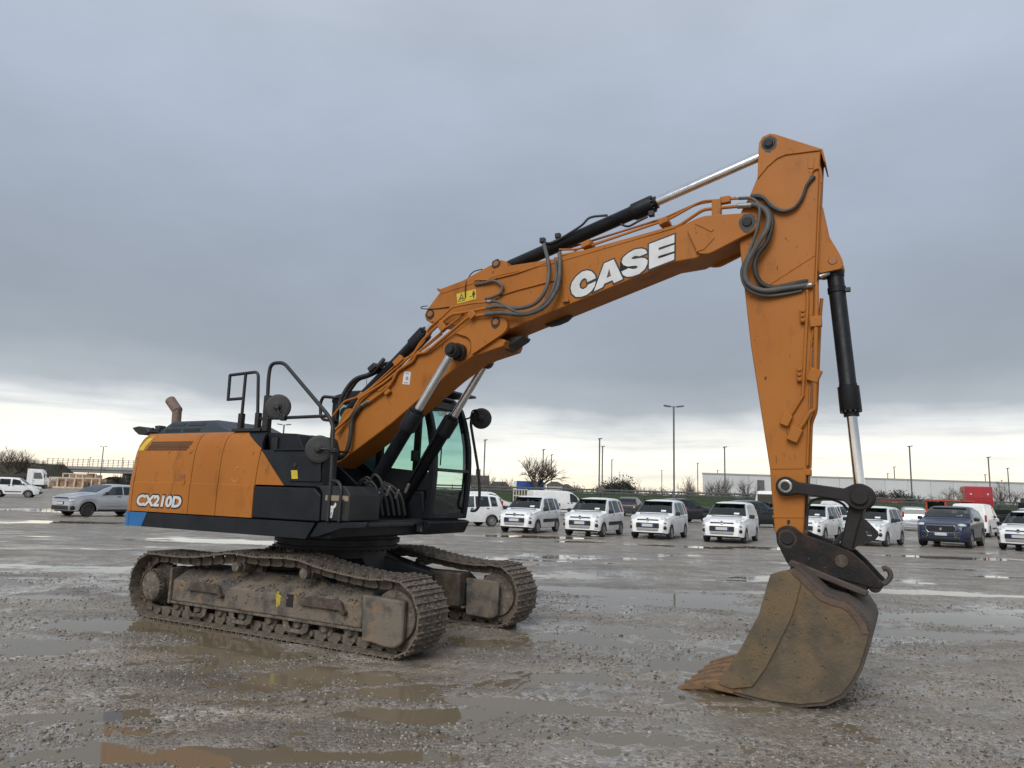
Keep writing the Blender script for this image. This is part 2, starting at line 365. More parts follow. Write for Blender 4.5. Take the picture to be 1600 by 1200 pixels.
# ================================================================== SETTING
# ------------------------------------------------------------------ ground relief
_rs = np.random.RandomState(11)
_perm = _rs.permutation(512); _perm = np.concatenate([_perm, _perm, _perm]); _grad = _rs.uniform(0, 2 * np.pi, 512)
def gnoise(x, y):
    xi = np.floor(x).astype(int); yi = np.floor(y).astype(int); fx = x - xi; fy = y - yi
    def g(ix, iy, dx, dy):
        a = _grad[_perm[(_perm[ix & 511] + iy) & 511]]; return np.cos(a) * dx + np.sin(a) * dy
    u = fx * fx * fx * (fx * (fx * 6 - 15) + 10); v = fy * fy * fy * (fy * (fy * 6 - 15) + 10)
    a = g(xi, yi, fx, fy); b = g(xi + 1, yi, fx - 1, fy); c = g(xi, yi + 1, fx, fy - 1); d = g(xi + 1, yi + 1, fx - 1, fy - 1)
    return 1.4 * ((a * (1 - u) + b * u) * (1 - v) + (c * (1 - u) + d * u) * v)
MX, MY, MA = -2.1167, 9.1867, -0.5024682966428168                    # machine position and heading on the yard
WATER = -0.0125
# puddle beds (centre x, y, half length, half width, turn, depth)
PUDDLES = [(*(-4.45, 8.51), 0.62, 0.40, 0.1, .045), (*(-1.86, 4.62), 0.80, 0.20, 0.0, .035), (*(-0.87, 4.66), 0.55, 0.13, 0.1, .030), (*(-0.67, 5.52), 0.75, 0.16, 0.15, .034),
           (*(0.32, 5.82), 0.75, 0.13, -0.2, .040), (*(1.86, 12.64), 2.2, 0.55, -0.25, .038), (*(3.22, 11.29), 1.5, 0.32, -0.35, .040), (*(0.99, 8.43), 0.5, 0.2, -0.45, .04),
           (*(6.5, 10.9), 1.8, 0.5, -0.2, .042), (*(6.26, 9.43), 1.2, 0.3, -0.1, .04), (*(8.02, 14.03), 2.2, 0.45, -0.1, .04),
           (*(-1.94, 6.27), 1.5, 0.55, -0.1, .013), (*(-2.93, 7.52), 1.3, 0.40, -0.5, .014), (*(-2.26, 5.15), 0.9, 0.30, 0.1, .013), (*(-0.79, 5.15), 1.1, 0.22, 0.05, .013), (*(1.66, 9.12), 1.2, 0.35, -0.4, .018), (*(-4.52, 7.29), .8, .4, 0, .02), (*(-6.27, 10.34), 0.5, 0.25, 0, .035), (*(-3.46, 8.28), 1.0, 0.25, -0.5, .030), (*(-0.19, 8.08), .6, .25, -0.5, .028),
           (*(0.43, 28.18), 3.0, 1.0, 0, .05), (*(2.57, 26.17), 1.3, 0.7, 0, .05), (*(6.06, 25.42), 2.2, 0.8, 0, .045), (*(9.33, 25.87), 1.5, .8, 0, .05), (*(13.55, 23.94), 2.0, .8, 0, .05), (*(15.86, 23.79), 1.6, .7, 0, .05),
           (*(20.24, 37.42), 1.6, 1.0, 0, .05), (*(-25.49, 38.06), 4.5, 1.8, 0, .05), (*(-25.78, 40.89), 2.2, 1.4, 0, .05), (*(-8.26, 21.4), 3, .8, 0, .04), (*(-2.49, 18.8), 2.4, .9, -.2, .045), (*(-17.43, 28.75), 4, 1.3, 0, .04), (*(1.67, 19.51), 2.0, .5, 0, .035), (*(6.39, 15.67), 1.2, .4, 0, .035)]
def height(x, y):
    w = 0.019 * gnoise(x / 2.7 + 9.1, y / 1.9 + 3.3) + 0.013 * gnoise(x / 0.9 + 1.7, y / 0.7 + 8.2)
    far = np.clip((y - 13) / 20, 0, 1)
    w = w + far * (0.018 + 0.026 * gnoise(x / 7.5 + 4.0, y / 3.2 + 1.0) + 0.012 * gnoise(x / 2.2 + 14.0, y / 0.9 + 1.0))
    near = np.clip(1.6 - y / 22, 0.15, 1)
    w = w + near * (0.0085 * gnoise(x / 0.21, y / 0.21) + 0.0075 * gnoise(x / 0.10 + 5, y / 0.10 + 5))
    for (px, py, a, b, t, d) in PUDDLES:
        dx, dy = x - px, y - py; u = (dx * math.cos(t) + dy * math.sin(t)) / a; v = (-dx * math.sin(t) + dy * math.cos(t)) / b
        q = np.sqrt(u * u + v * v) + 0.35 * gnoise(x / 0.8 + px, y / 0.5 + py)
        w = w - d * np.clip(1.35 - q, 0, 1)
    # grouser prints of earlier passes, rutted lanes in front of the tracks
    lx = (x - MX) * math.cos(MA) + (y - MY) * math.sin(MA); ly = -(x - MX) * math.sin(MA) + (y - MY) * math.cos(MA)
    for yc, x0, x1 in ((-1.35, 2.6, 4.4), (0.75, 2.5, 5.0), (-0.2, 2.4, 4.4), (-2.1, 3.2, 5.0)):
        m = np.clip((0.36 - np.abs(ly - yc)) / 0.1, 0, 1) * np.clip((lx - x0) / 0.4, 0, 1) * np.clip((x1 - lx) / 0.4, 0, 1)
        w = w + m * (0.006 + 0.010 * np.clip(np.sin(lx * 2 * math.pi / 0.17) * 1.6, -1, 1)) * (0.6 + 0.6 * gnoise(lx / 0.5, ly / 0.5))
    # tyre ruts of passing lorries
    for ax, ay, an, hw in ((-3.2, 5.2, 0.42, .17), (-3.9, 6.6, 0.42, .17), (1.6, 5.0, -0.16, .16), (1.9, 6.5, -0.16, .16), (0.0, 13.0, 0.08, .2), (0.0, 14.8, 0.08, .2), (3.0, 18.0, -.06, .25), (3.0, 20.0, -.06, .25)):
        du = (x - ax) * math.cos(an) + (y - ay) * math.sin(an); dv = -(x - ax) * math.sin(an) + (y - ay) * math.cos(an) + 0.12 * np.sin(du * 0.55)
        m = np.clip(1.25 - np.abs(dv) / hw, 0, 1); e = np.clip(1 - np.abs(np.abs(dv) - hw * 1.25) / .07, 0, 1)
        w = w - m * (0.011 + 0.006 * np.sin((du + np.abs(dv) * 0.8) * 2 * math.pi / 0.14) * (hw < .19)) + e * 0.010 * (0.6 + 0.8 * gnoise(du / .3, dv / .2))
    # gravel squeezed up beside the tracks
    for yc in (-1.0, 1.0):
        e = np.clip(1 - np.abs(np.abs(ly - yc) - 0.33) / 0.09, 0, 1) * np.clip((2.25 - np.abs(lx)) / 0.3, 0, 1)
        w = w + e * (0.016 + 0.016 * gnoise(lx / 0.16, ly / 0.12))
    e = np.clip(1 - np.abs(np.hypot((lx - 4.85) / 0.55, ly / 0.85) - 1) / 0.16, 0, 1); w = w + e * (0.012 + 0.014 * gnoise(lx / 0.14, ly / 0.14))
    # level under the tracks, dent below the bucket teeth
    for yc in (-1.0, 1.0):
        m = np.clip((0.30 - np.abs(ly - yc)) / 0.05, 0, 1) * np.clip((2.3 - np.abs(lx)) / 0.25, 0, 1)
        w = w * (1 - m) + m * (-0.012)
    w = w - 0.03 * np.clip(1 - np.hypot(lx - 4.9, ly * 0.8) / 1.0, 0, 1)
    return np.clip(w, -0.09, 0.06)
def axis(dense0, dense1, step, lim0, lim1, grow_):
    a = list(np.arange(dense0, dense1, step)); s = step; v = a[-1]
    while v < lim1: s *= grow_; v += s; a.append(v)
    s = step; v = a[0]; b = []
    while v > lim0: s *= grow_; v -= s; b.append(v)
    return np.array(b[::-1] + a)
gx = axis(-8.0, 7.0, 0.05, -700, 700, 1.045)
ya = [2.6]
while ya[-1] < 62: ya.append(ya[-1] + max(0.034, 0.0075 * ya[-1]))
s_ = 0.5
while ya[-1] < 900: s_ *= 1.12; ya.append(ya[-1] + s_)
yb = []; v_ = 2.6; s_ = 0.05
while v_ > -250: s_ *= 1.25; v_ -= s_; yb.append(v_)
gy = np.array(yb[::-1] + ya)
GX, GY = np.meshgrid(gx, gy)
GZ = height(GX, GY)
fade = np.clip((75 - GY) / 20, 0, 1) * np.clip((70 - np.abs(GX)) / 20, 0, 1)
GZ = GZ * fade
nx_, ny_ = len(gx), len(gy)
vsg = np.stack([GX.ravel(), GY.ravel(), GZ.ravel()], 1)
idx = np.arange(nx_ * ny_).reshape(ny_, nx_)
fg = np.stack([idx[:-1, :-1], idx[:-1, 1:], idx[1:, 1:], idx[1:, :-1]], -1).reshape(-1, 4)
me = bpy.data.meshes.new('ground')
me.vertices.add(len(vsg)); me.vertices.foreach_set('co', vsg.ravel().astype(np.float32))
me.loops.add(fg.size); me.loops.foreach_set('vertex_index', fg.ravel().astype(np.int32))
me.polygons.add(len(fg)); me.polygons.foreach_set('loop_start', (np.arange(len(fg)) * 4).astype(np.int32))
me.polygons.foreach_set('use_smooth', np.ones(len(fg), bool)); me.update(calc_edges=True)

def gravel_material():
    m = bpy.data.materials.new('wet_gravel'); m.use_nodes = True; t = m.node_tree; b = t.nodes['Principled BSDF']
    tcn = N(t, 'ShaderNodeTexCoord'); V = tcn.outputs['Object']
    def nz(s, d=6, st=None, loc=None):
        n = N(t, 'ShaderNodeTexNoise'); n.inputs['Scale'].default_value = s; n.inputs['Detail'].default_value = d; n.inputs['Roughness'].default_value = 0.62
        if st or loc:
            mp = N(t, 'ShaderNodeMapping')
            if st: mp.inputs['Scale'].default_value = st
            if loc: mp.inputs['Location'].default_value = loc
            t.links.new(V, mp.inputs[0]); t.links.new(mp.outputs[0], n.inputs['Vector'])
        else: t.links.new(V, n.inputs['Vector'])
        return n.outputs[0]
    def vor(s):
        n = N(t, 'ShaderNodeTexVoronoi'); n.inputs['Scale'].default_value = s; n.inputs['Randomness'].default_value = 1; t.links.new(V, n.inputs['Vector']); return n
    def mr(x, a, c, lo=0, hi=1):
        r_ = N(t, 'ShaderNodeMapRange'); r_.inputs[1].default_value = a; r_.inputs[2].default_value = c; r_.inputs[3].default_value = lo; r_.inputs[4].default_value = hi
        t.links.new(x, r_.inputs[0]); return r_.outputs[0]
    def mixc(f, A, B, mode='MIX'):
        mx = N(t, 'ShaderNodeMix', data_type='RGBA', blend_type=mode)
        if isinstance(f, float): mx.inputs['Factor'].default_value = f
        else: t.links.new(f, mx.inputs['Factor'])
        for k, v in (('A', A), ('B', B)):
            if isinstance(v, tuple): mx.inputs[k].default_value = (*v, 1)
            else: t.links.new(v, mx.inputs[k])
        return mx.outputs['Result']
    v1, v2 = vor(34), vor(85)
    bw = N(t, 'ShaderNodeRGBToBW'); t.links.new(v1.outputs['Color'], bw.inputs[0])
    bw2 = N(t, 'ShaderNodeRGBToBW'); t.links.new(v2.outputs['Color'], bw2.inputs[0])
    ramp_ = N(t, 'ShaderNodeValToRGB'); t.links.new(bw.outputs[0], ramp_.inputs[0])
    for p, c in ((0.0, (0.036, 0.029, 0.022)), (0.45, (0.155, 0.126, 0.096)), (0.75, (0.265, 0.222, 0.174)), (0.93, (0.56, 0.51, 0.44))):
        if p == 0.0: e = ramp_.color_ramp.elements[0]; e.position = 0
        elif p == 0.93: e = ramp_.color_ramp.elements[1]; e.position = p
        else: e = ramp_.color_ramp.elements.new(p)
        e.color = (*c, 1)
    ramp2 = N(t, 'ShaderNodeValToRGB'); t.links.new(bw2.outputs[0], ramp2.inputs[0])
    ramp2.color_ramp.elements[0].color = (0.060, 0.047, 0.034, 1); ramp2.color_ramp.elements[1].color = (0.35, 0.285, 0.215, 1)
    stones = mixc(mr(nz(2.0), 0.35, 0.65), ramp_.outputs[0], ramp2.outputs[0])
    mud = mixc(mr(nz(1.1, 5), 0.35, 0.7), (0.235, 0.190, 0.140), (0.168, 0.140, 0.109))
    silt = mr(nz(0.55, 8, (1, 1.7, 1)), 0.46, 0.58)
    fine = mr(nz(6.5, 7), 0.42, 0.62)
    f1 = N(t, 'ShaderNodeMath', operation='MULTIPLY'); t.links.new(silt, f1.inputs[0]); t.links.new(fine, f1.inputs[1])
    col = mixc(f1.outputs[0], stones, mud)
    col = mixc(mr(nz(0.23, 6, (1, 2.2, 1), (3, 7, 0)), 0.4, 0.65, 0.0, 0.55), col, (0.142, 0.124, 0.104))
    col = mixc(mr(nz(0.9, 7, (0.22, 1.3, 1), (1, 9, 0)), 0.48, 0.66, 0.0, 0.6), col, (0.085, 0.069, 0.053))
    col = mixc(mr(nz(0.6, 7, (0.25, 1.6, 1), (12, 5, 0)), 0.52, 0.68, 0.0, 0.5), col, (0.28, 0.237, 0.185))
    t.links.new(col, b.inputs['Base Color'])
    rg = mr(nz(1.6, 8, (1, 1.6, 1), (8, 2, 0)), 0.36, 0.64, 0.30, 0.70)
    t.links.new(rg, b.inputs['Roughness']); b.inputs['Specular IOR Level'].default_value = 0.5
    inv = N(t, 'ShaderNodeMath', operation='SUBTRACT'); inv.inputs[0].default_value = 1; t.links.new(v1.outputs['Distance'], inv.inputs[1])
    s2 = N(t, 'ShaderNodeMath', operation='MULTIPLY_ADD'); t.links.new(v2.outputs['Distance'], s2.inputs[0]); s2.inputs[1].default_value = -0.5; t.links.new(inv.outputs[0], s2.inputs[2])
    hm = N(t, 'ShaderNodeMath', operation='MULTIPLY'); t.links.new(s2.outputs[0], hm.inputs[0])
    t.links.new(mr(f1.outputs[0], 0, 1, 1.0, 0.25), hm.inputs[1])
    bp = N(t, 'ShaderNodeBump'); bp.inputs['Strength'].default_value = 0.9; bp.inputs['Distance'].default_value = 0.014
    t.links.new(hm.outputs[0], bp.inputs['Height']); t.links.new(bp.outputs[0], b.inputs['Normal'])
    # thin film of water over the mud
    gpos = N(t, 'ShaderNodeNewGeometry'); sx_ = N(t, 'ShaderNodeSeparateXYZ'); t.links.new(gpos.outputs['Position'], sx_.inputs[0])
    wet = mr(sx_.outputs[2], WATER + 0.013, WATER + 0.001)
    mxw = N(t, 'ShaderNodeMath', operation='MAXIMUM'); t.links.new(mr(nz(0.75, 9, (1, 1.5, 1), (5, 3, 0)), 0.48, 0.64, 0.0, 0.45), mxw.inputs[0]); t.links.new(wet, mxw.inputs[1])
    t.links.new(mxw.outputs[0], b.inputs['Coat Weight'])
    b.inputs['Coat IOR'].default_value = 1.33; b.inputs['Coat Roughness'].default_value = 0.10
    bc = N(t, 'ShaderNodeBump'); bc.inputs['Strength'].default_value = 0.16; bc.inputs['Distance'].default_value = 0.012
    t.links.new(hm.outputs[0], bc.inputs['Height']); t.links.new(bc.outputs[0], b.inputs['Coat Normal'])
    return m
ground = link('ground', me, gravel_material()); tag(ground, kind='structure')

def water_material():
    m = bpy.data.materials.new('muddy_rainwater'); m.use_nodes = True; t = m.node_tree; b = t.nodes['Principled BSDF']
    tcn = N(t, 'ShaderNodeTexCoord')
    n = N(t, 'ShaderNodeTexNoise'); n.inputs['Scale'].default_value = 0.7; n.inputs['Detail'].default_value = 5; t.links.new(tcn.outputs['Object'], n.inputs['Vector'])
    mx = N(t, 'ShaderNodeMix', data_type='RGBA'); mx.inputs['A'].default_value = (0.185, 0.145, 0.092, 1); mx.inputs['B'].default_value = (0.150, 0.122, 0.085, 1)
    t.links.new(n.outputs[0], mx.inputs['Factor']); t.links.new(mx.outputs['Result'], b.inputs['Base Color'])
    b.inputs['Roughness'].default_value = 0.035; b.inputs['IOR'].default_value = 1.33; b.inputs['Specular IOR Level'].default_value = 0.5
    n2 = N(t, 'ShaderNodeTexNoise'); n2.inputs['Scale'].default_value = 5; n2.inputs['Detail'].default_value = 3; t.links.new(tcn.outputs['Object'], n2.inputs['Vector'])
    bp = N(t, 'ShaderNodeBump'); bp.inputs['Strength'].default_value = 0.05; bp.inputs['Distance'].default_value = 0.01
    t.links.new(n2.outputs[0], bp.inputs['Height']); t.links.new(bp.outputs[0], b.inputs['Normal'])
    return m
water = mesh('rainwater', [(-70, 2, WATER), (70, 2, WATER), (70, 75, WATER), (-70, 75, WATER)], [(0, 1, 2, 3)], water_material()); tag(water, kind='structure')

# loose stones lying on the yard near the viewer
def scatter_stones(n, seed, name, m, smin, smax, ymax, light):
    rs = np.random.RandomState(seed)
    y = 2.9 + (ymax - 2.9) * rs.rand(n) ** 1.7; x = (rs.rand(n) - 0.5) * 2 * (0.80 * y + 0.4)
    dens = gnoise(x / 1.3 + 20, y / 0.8 + 20) + 0.5 * gnoise(x / 0.35, y / 0.35)
    keep = dens > (0.25 * rs.randn(n) - 0.05)
    x, y = x[keep], y[keep]; z = height(x, y)
    k2 = (z > WATER - 0.012); x, y, z = x[k2], y[k2], z[k2]
    lx = (x - MX) * math.cos(MA) + (y - MY) * math.sin(MA); ly = -(x - MX) * math.sin(MA) + (y - MY) * math.cos(MA)
    k3 = ~((np.abs(np.abs(ly) - 1.0) < 0.3) & (np.abs(lx) < 2.3)); x, y, z = x[k3], y[k3], z[k3]
    n = len(x); ph = (1 + 5 ** 0.5) / 2
    ico = np.array([(-1, ph, 0), (1, ph, 0), (-1, -ph, 0), (1, -ph, 0), (0, -1, ph), (0, 1, ph), (0, -1, -ph), (0, 1, -ph), (ph, 0, -1), (ph, 0, 1), (-ph, 0, -1), (-ph, 0, 1)]) / 1.9
    tri = np.array([(0, 11, 5), (0, 5, 1), (0, 1, 7), (0, 7, 10), (0, 10, 11), (1, 5, 9), (5, 11, 4), (11, 10, 2), (10, 7, 6), (7, 1, 8), (3, 9, 4), (3, 4, 2), (3, 2, 6), (3, 6, 8), (3, 8, 9), (4, 9, 5), (2, 4, 11), (6, 2, 10), (8, 6, 7), (9, 8, 1)])
    s = smin + (smax - smin) * rs.rand(n) ** 2.6
    P = ico[None] * (1 + 0.28 * (rs.rand(n, 12, 1) - 0.5)) * s[:, None, None] * np.stack([np.ones(n), 0.6 + 0.4 * rs.rand(n), 0.45 + 0.3 * rs.rand(n)], 1)[:, None]
    a = rs.rand(n) * 6.283; ca, sa = np.cos(a)[:, None], np.sin(a)[:, None]
    X = P[..., 0] * ca - P[..., 1] * sa + x[:, None]; Y = P[..., 0] * sa + P[..., 1] * ca + y[:, None]; Z = P[..., 2] + (z + s * 0.12)[:, None]
    V = np.stack([X, Y, Z], -1).reshape(-1, 3); F = (tri[None] + (np.arange(n) * 12)[:, None, None]).reshape(-1, 3)
    me = bpy.data.meshes.new(name); me.vertices.add(len(V)); me.vertices.foreach_set('co', V.ravel().astype(np.float32))
    me.loops.add(F.size); me.loops.foreach_set('vertex_index', F.ravel().astype(np.int32))
    me.polygons.add(len(F)); me.polygons.foreach_set('loop_start', (np.arange(len(F)) * 3).astype(np.int32)); me.update(calc_edges=True)
    o = link(name, me, m); return o
def stone_material(name, a, b_, rough):
    m = bpy.data.materials.new(name); m.use_nodes = True; t = m.node_tree; b = t.nodes['Principled BSDF']
    g = N(t, 'ShaderNodeNewGeometry'); r_ = N(t, 'ShaderNodeValToRGB'); t.links.new(g.outputs['Random Per Island'], r_.inputs[0])
    r_.color_ramp.elements[0].color = (*a, 1); r_.color_ramp.elements[1].color = (*b_, 1)
    t.links.new(r_.outputs[0], b.inputs['Base Color']); b.inputs['Roughness'].default_value = rough
    return m
tag(scatter_stones(90000, 3, 'gravel', stone_material('grey_stones', (0.050, 0.043, 0.036), (0.33, 0.29, 0.24), 0.5), 0.003, 0.017, 13, 0), 'loose dark grey gravel scattered over the muddy yard', 'gravel', kind='stuff')
tag(scatter_stones(520, 8, 'cobbles', MATS.get('x') or stone_material('dark_cobbles', (0.06, 0.052, 0.044), (0.24, 0.21, 0.175), 0.55), 0.014, 0.040, 13, 0), 'larger dark stones lying here and there in the yard', 'stones', kind='stuff')
tag(scatter_stones(5200, 5, 'pale_gravel', stone_material('pale_stones', (0.20, 0.18, 0.155), (0.46, 0.44, 0.40), 0.5), 0.003, 0.012, 12, 1), 'pale chips of stone strewn among the grey gravel', 'gravel', kind='stuff')

# ------------------------------------------------------------------ grass bank with guardrail, wire fence
GRASS = mat('rough_grass', (0.038, 0.062, 0.020), 0.95, col2=(0.056, 0.062, 0.028), scale=0.25, lo=0.4, hi=0.65, col3=(0.020, 0.034, 0.012), scale3=2.2, lo3=0.45, hi3=0.7, bump=0.9, bscale=5, spec=0.2)
SOIL = mat('dark_bank_soil', (0.050, 0.044, 0.036), 0.95, col2=(0.040, 0.050, 0.024), scale=0.2, col3=(0.085, 0.075, 0.06), scale3=1.5, bump=0.9, bscale=4, spec=0.2)
ZINC = mat('galvanised_steel', (0.16, 0.17, 0.175), 0.55, 0.3, col2=(0.11, 0.115, 0.12), scale=3)
def bank(name, x0, x1, prof, m, seed, amp=0.12):
    xs = np.arange(x0, x1, 1.2); vs, fs = [], []
    P = []
    for i in range(len(prof) - 1):
        for j in range(6):
            t = j / 6; P.append((prof[i][0] * (1 - t) + prof[i + 1][0] * t, prof[i][1] * (1 - t) + prof[i + 1][1] * t))
    P.append(prof[-1]); k = len(P)
    for x in xs:
        yy = np.array([p[0] for p in P]); zz = np.array([p[1] for p in P])
        nzz = amp * (gnoise(np.full(k, x / 3.1 + seed), yy / 1.7) + 0.5 * gnoise(np.full(k, x / 0.9 + seed), yy / 0.8)); nzz[0] = 0; nzz[-1] = 0
        for p, dz in zip(P, nzz): vs.append((x, p[0], p[1] + dz))
    for i in range(len(xs) - 1):
        for j in range(k - 1): fs.append((i * k + j, (i + 1) * k + j, (i + 1) * k + j + 1, i * k + j + 1))
    o = mesh(name, vs, fs, m, None, 180); return o
tag(bank('grass_bank', -40, 140, [(86, -0.03), (90, 0.5), (96, 1.45), (101, 1.98), (112, 2.0), (118, -0.03)], GRASS, 3), kind='structure')
def guardrail():
    r_ = empty('guardrail', (64, 102.5, 1.75)); tag(r_, 'long grey double beam guardrail on top of the grass bank', 'guardrail')
    prof = [(0.0, -0.11), (0.05, -0.08), (0.05, -0.03), (0.0, 0.0), (0.05, 0.03), (0.05, 0.08), (0.0, 0.11)]
    for zc_ in (0.42, 0.80):
        for k in range(19):
            x0, x1 = -76 + k * 8, -76 + (k + 1) * 8 - 0.03
            vs = [(x, -p[0], zc_ + p[1]) for x in (x0, x1) for p in prof] + [(x, -p[0] + 0.02, zc_ + p[1]) for x in (x0, x1) for p in prof]
            fs = []
            for b in (0, 14):
                for i in range(6): fs.append((b + i, b + i + 1, b + i + 8, b + i + 7))
            mesh('beam', vs, fs, ZINC, r_)
    pm_ = None
    for k in range(39):
        if pm_ is None: o = box('post', (0, 0, 0), (0.12, 0.12, 1.1), ZINC, r_); pm_ = o.data
        else: o = link('post', pm_, None, r_)
        o.location = (-76 + k * 4, 0.1, 0.45)
guardrail()
def wire_fence():
    r_ = empty('wire_fence', (60, 85.2, 0)); tag(r_, 'thin wire fence with dark posts at the foot of the grass bank', 'fence')
    pm_ = None
    for k in range(26):
        if pm_ is None: o = cyl('post', (0, 0, 0), (0, 0, 1.9), 0.045, BLACK, r_, n=8); pm_ = o.data
        else: o = link('post', pm_, None, r_)
        o.location = (-70 + k * 5.2, 0, 0)
    for z in (0.3, 0.7, 1.1, 1.5, 1.85): tube('wire', [(-70, -0.05, z), (-5, -0.05, z), (60, -0.05, z)], 0.012, BLACK, r_, n=4, mode='poly')
wire_fence()

# ------------------------------------------------------------------ warehouse
WALL = mat('pale_cladding', (0.56, 0.575, 0.58), 0.7, col2=(0.52, 0.535, 0.54), scale=0.15, stretch=(1, 1, 0.2))
WALL2 = mat('grey_cladding', (0.53, 0.545, 0.55), 0.7, col2=(0.49, 0.505, 0.51), scale=0.15, stretch=(1, 1, 0.2))
def warehouse():
    D = 190.0
    x0, _, zt = (50.94, 190.0, 8.7)
    r_ = empty('warehouse', (x0 + 60, D, 0)); tag(r_, 'long flat roofed pale grey warehouse beyond the bank on the right', 'building')
    cv_ = [(-59.7, .3), (72, .3), (90, 60), (-59.7 + 20, 60)]; cz = zt - .3        # the yard front and the left gable meet at an obtuse corner
    fixn(mesh('core_wall', [(x, y, 0) for x, y in cv_] + [(x, y, cz) for x, y in cv_], [(0, 1, 5, 4), (1, 2, 6, 5), (2, 3, 7, 6), (3, 0, 4, 7), (4, 5, 6, 7)], WALL2, r_))
    n = 22; w = 6.0
    for k in range(n):
        span('wall_panel', (-60 + k * w + 0.04, 0, 0), (-60 + (k + 1) * w - 0.04, 0.28, zt - 0.45), (WALL, WALL2, WALL)[k % 3], r_)
    span('parapet_trim', (-60.1, -0.08, zt - 0.45), (72, 0.3, zt), mat('trim_grey', (0.30, 0.315, 0.33), 0.6, col2=(0.27, 0.28, 0.3), scale=0.3), r_)
    dx, _, dz = (65.25, 190.0, 7.21); dx2 = (67.11, 190.0, 7.26)[0]
    d = span('loading_door', (dx - x0 - 60, -0.12, 0), (dx2 - x0 - 60, -0.02, dz), mat('door_grey', (0.10, 0.10, 0.105), 0.6, col2=(0.13, 0.13, 0.13), scale=0.4), r_)
warehouse()

# ------------------------------------------------------------------ lamp posts
POLE = mat('lamp_post_steel', (0.15, 0.16, 0.165), 0.5, 0.4, col2=(0.11, 0.115, 0.12), scale=1.5)
def lamp_post(px_top, dist, x, ztop, lab, heads=1, r=0.09):
    r_ = empty('lamp_post', (x, dist, 0)); tag(r_, lab, 'lamp post', 'tall lamp posts around the yard')
    tube('pole', [(0, 0, 0), (0, 0, ztop * 0.5), (0, 0, ztop)], r, POLE, r_, n=8, mode='poly')
    for s in ((-1, 1) if heads == 2 else (1,)):
        bm = bmesh.new(); bm_box(bm, (s * (0.75 if heads == 2 else 0.1), 0, ztop + 0.08), (0.75, 0.35, 0.16), Matrix.Rotation(R(-8 * s), 3, 'Y'))
        if heads == 2: bm_box(bm, (s * 0.25, 0, ztop + 0.02), (0.5, 0.08, 0.08))
        bmobj('lamp_head', bm, POLE, r_)
LAMPS = [(18.49, 81.0, 11.96, 2, 'tall double headed lamp post, largest one, behind the white hatchbacks'), (-4.94, 140.8, 11.87, 1, 'slim lamp post just right of the excavator cab'), (7.67, 165.2, 11.85, 1, 'short far lamp post directly above the spreading bare tree'), (10.77, 185.2, 11.84, 1, 'short far lamp post at the right edge of the bare tree'), (16.1, 129.2, 11.88, 1, 'taller left post of the close pair of lamp posts right of the bare tree'), (19.16, 148.7, 11.86, 1, 'lower right post of the close pair of lamp posts right of the bare tree'), (28.62, 201.6, 11.83, 1, 'short far lamp post right of the close pair'), (55.75, 263.8, 11.82, 1, 'very short far lamp post left of the tall double headed post'), (53.5, 204.9, 11.83, 1, 'short lamp post left of the warehouse corner'), (41.87, 140.1, 11.87, 1, 'lamp post before the left end of the warehouse'), (71.82, 248.8, 11.82, 1, 'very short far lamp post at the warehouse corner'), (122.48, 233.3, 11.82, 1, 'far lamp post just right of the bucket cylinder rod'), (103.34, 193.4, 11.84, 1, 'second far lamp post right of the bucket cylinder rod'), (69.83, 125.3, 11.88, 1, 'tall lamp post between the bucket linkage and the blue car'), (164.08, 287.4, 11.81, 1, 'tiny far lamp post right of the tall post by the linkage'), (174.08, 284.6, 11.81, 1, 'tiny far lamp post above the blue car'), (146.29, 221.5, 11.83, 1, 'short lamp post rising behind the red lorry cab'), (97.37, 146.1, 11.87, 1, 'tall lamp post behind the red lorry cab'), (179.27, 262.5, 11.82, 1, 'tiny far lamp post right of the red lorry'), (126.73, 183.0, 11.84, 1, 'rightmost lamp post, above the dark flatbed lorry'), (-120.58, 213.7, 11.83, 2, 'double headed lamp post by the overpass at far left'), (-183.6, 316.0, 11.81, 1, 'tiny far lamp post on the overpass left of the double headed one'), (-166.79, 311.2, 11.81, 1, 'tiny far lamp post beside the counterweight'), (-37.95, 119.9, 11.89, 2, 'small double headed lamp post seen over the engine deck')]
for (x, d, zt_, hd, lab) in LAMPS: lamp_post(0, d, x, zt_, lab, hd, 0.13 if d > 110 else 0.10)

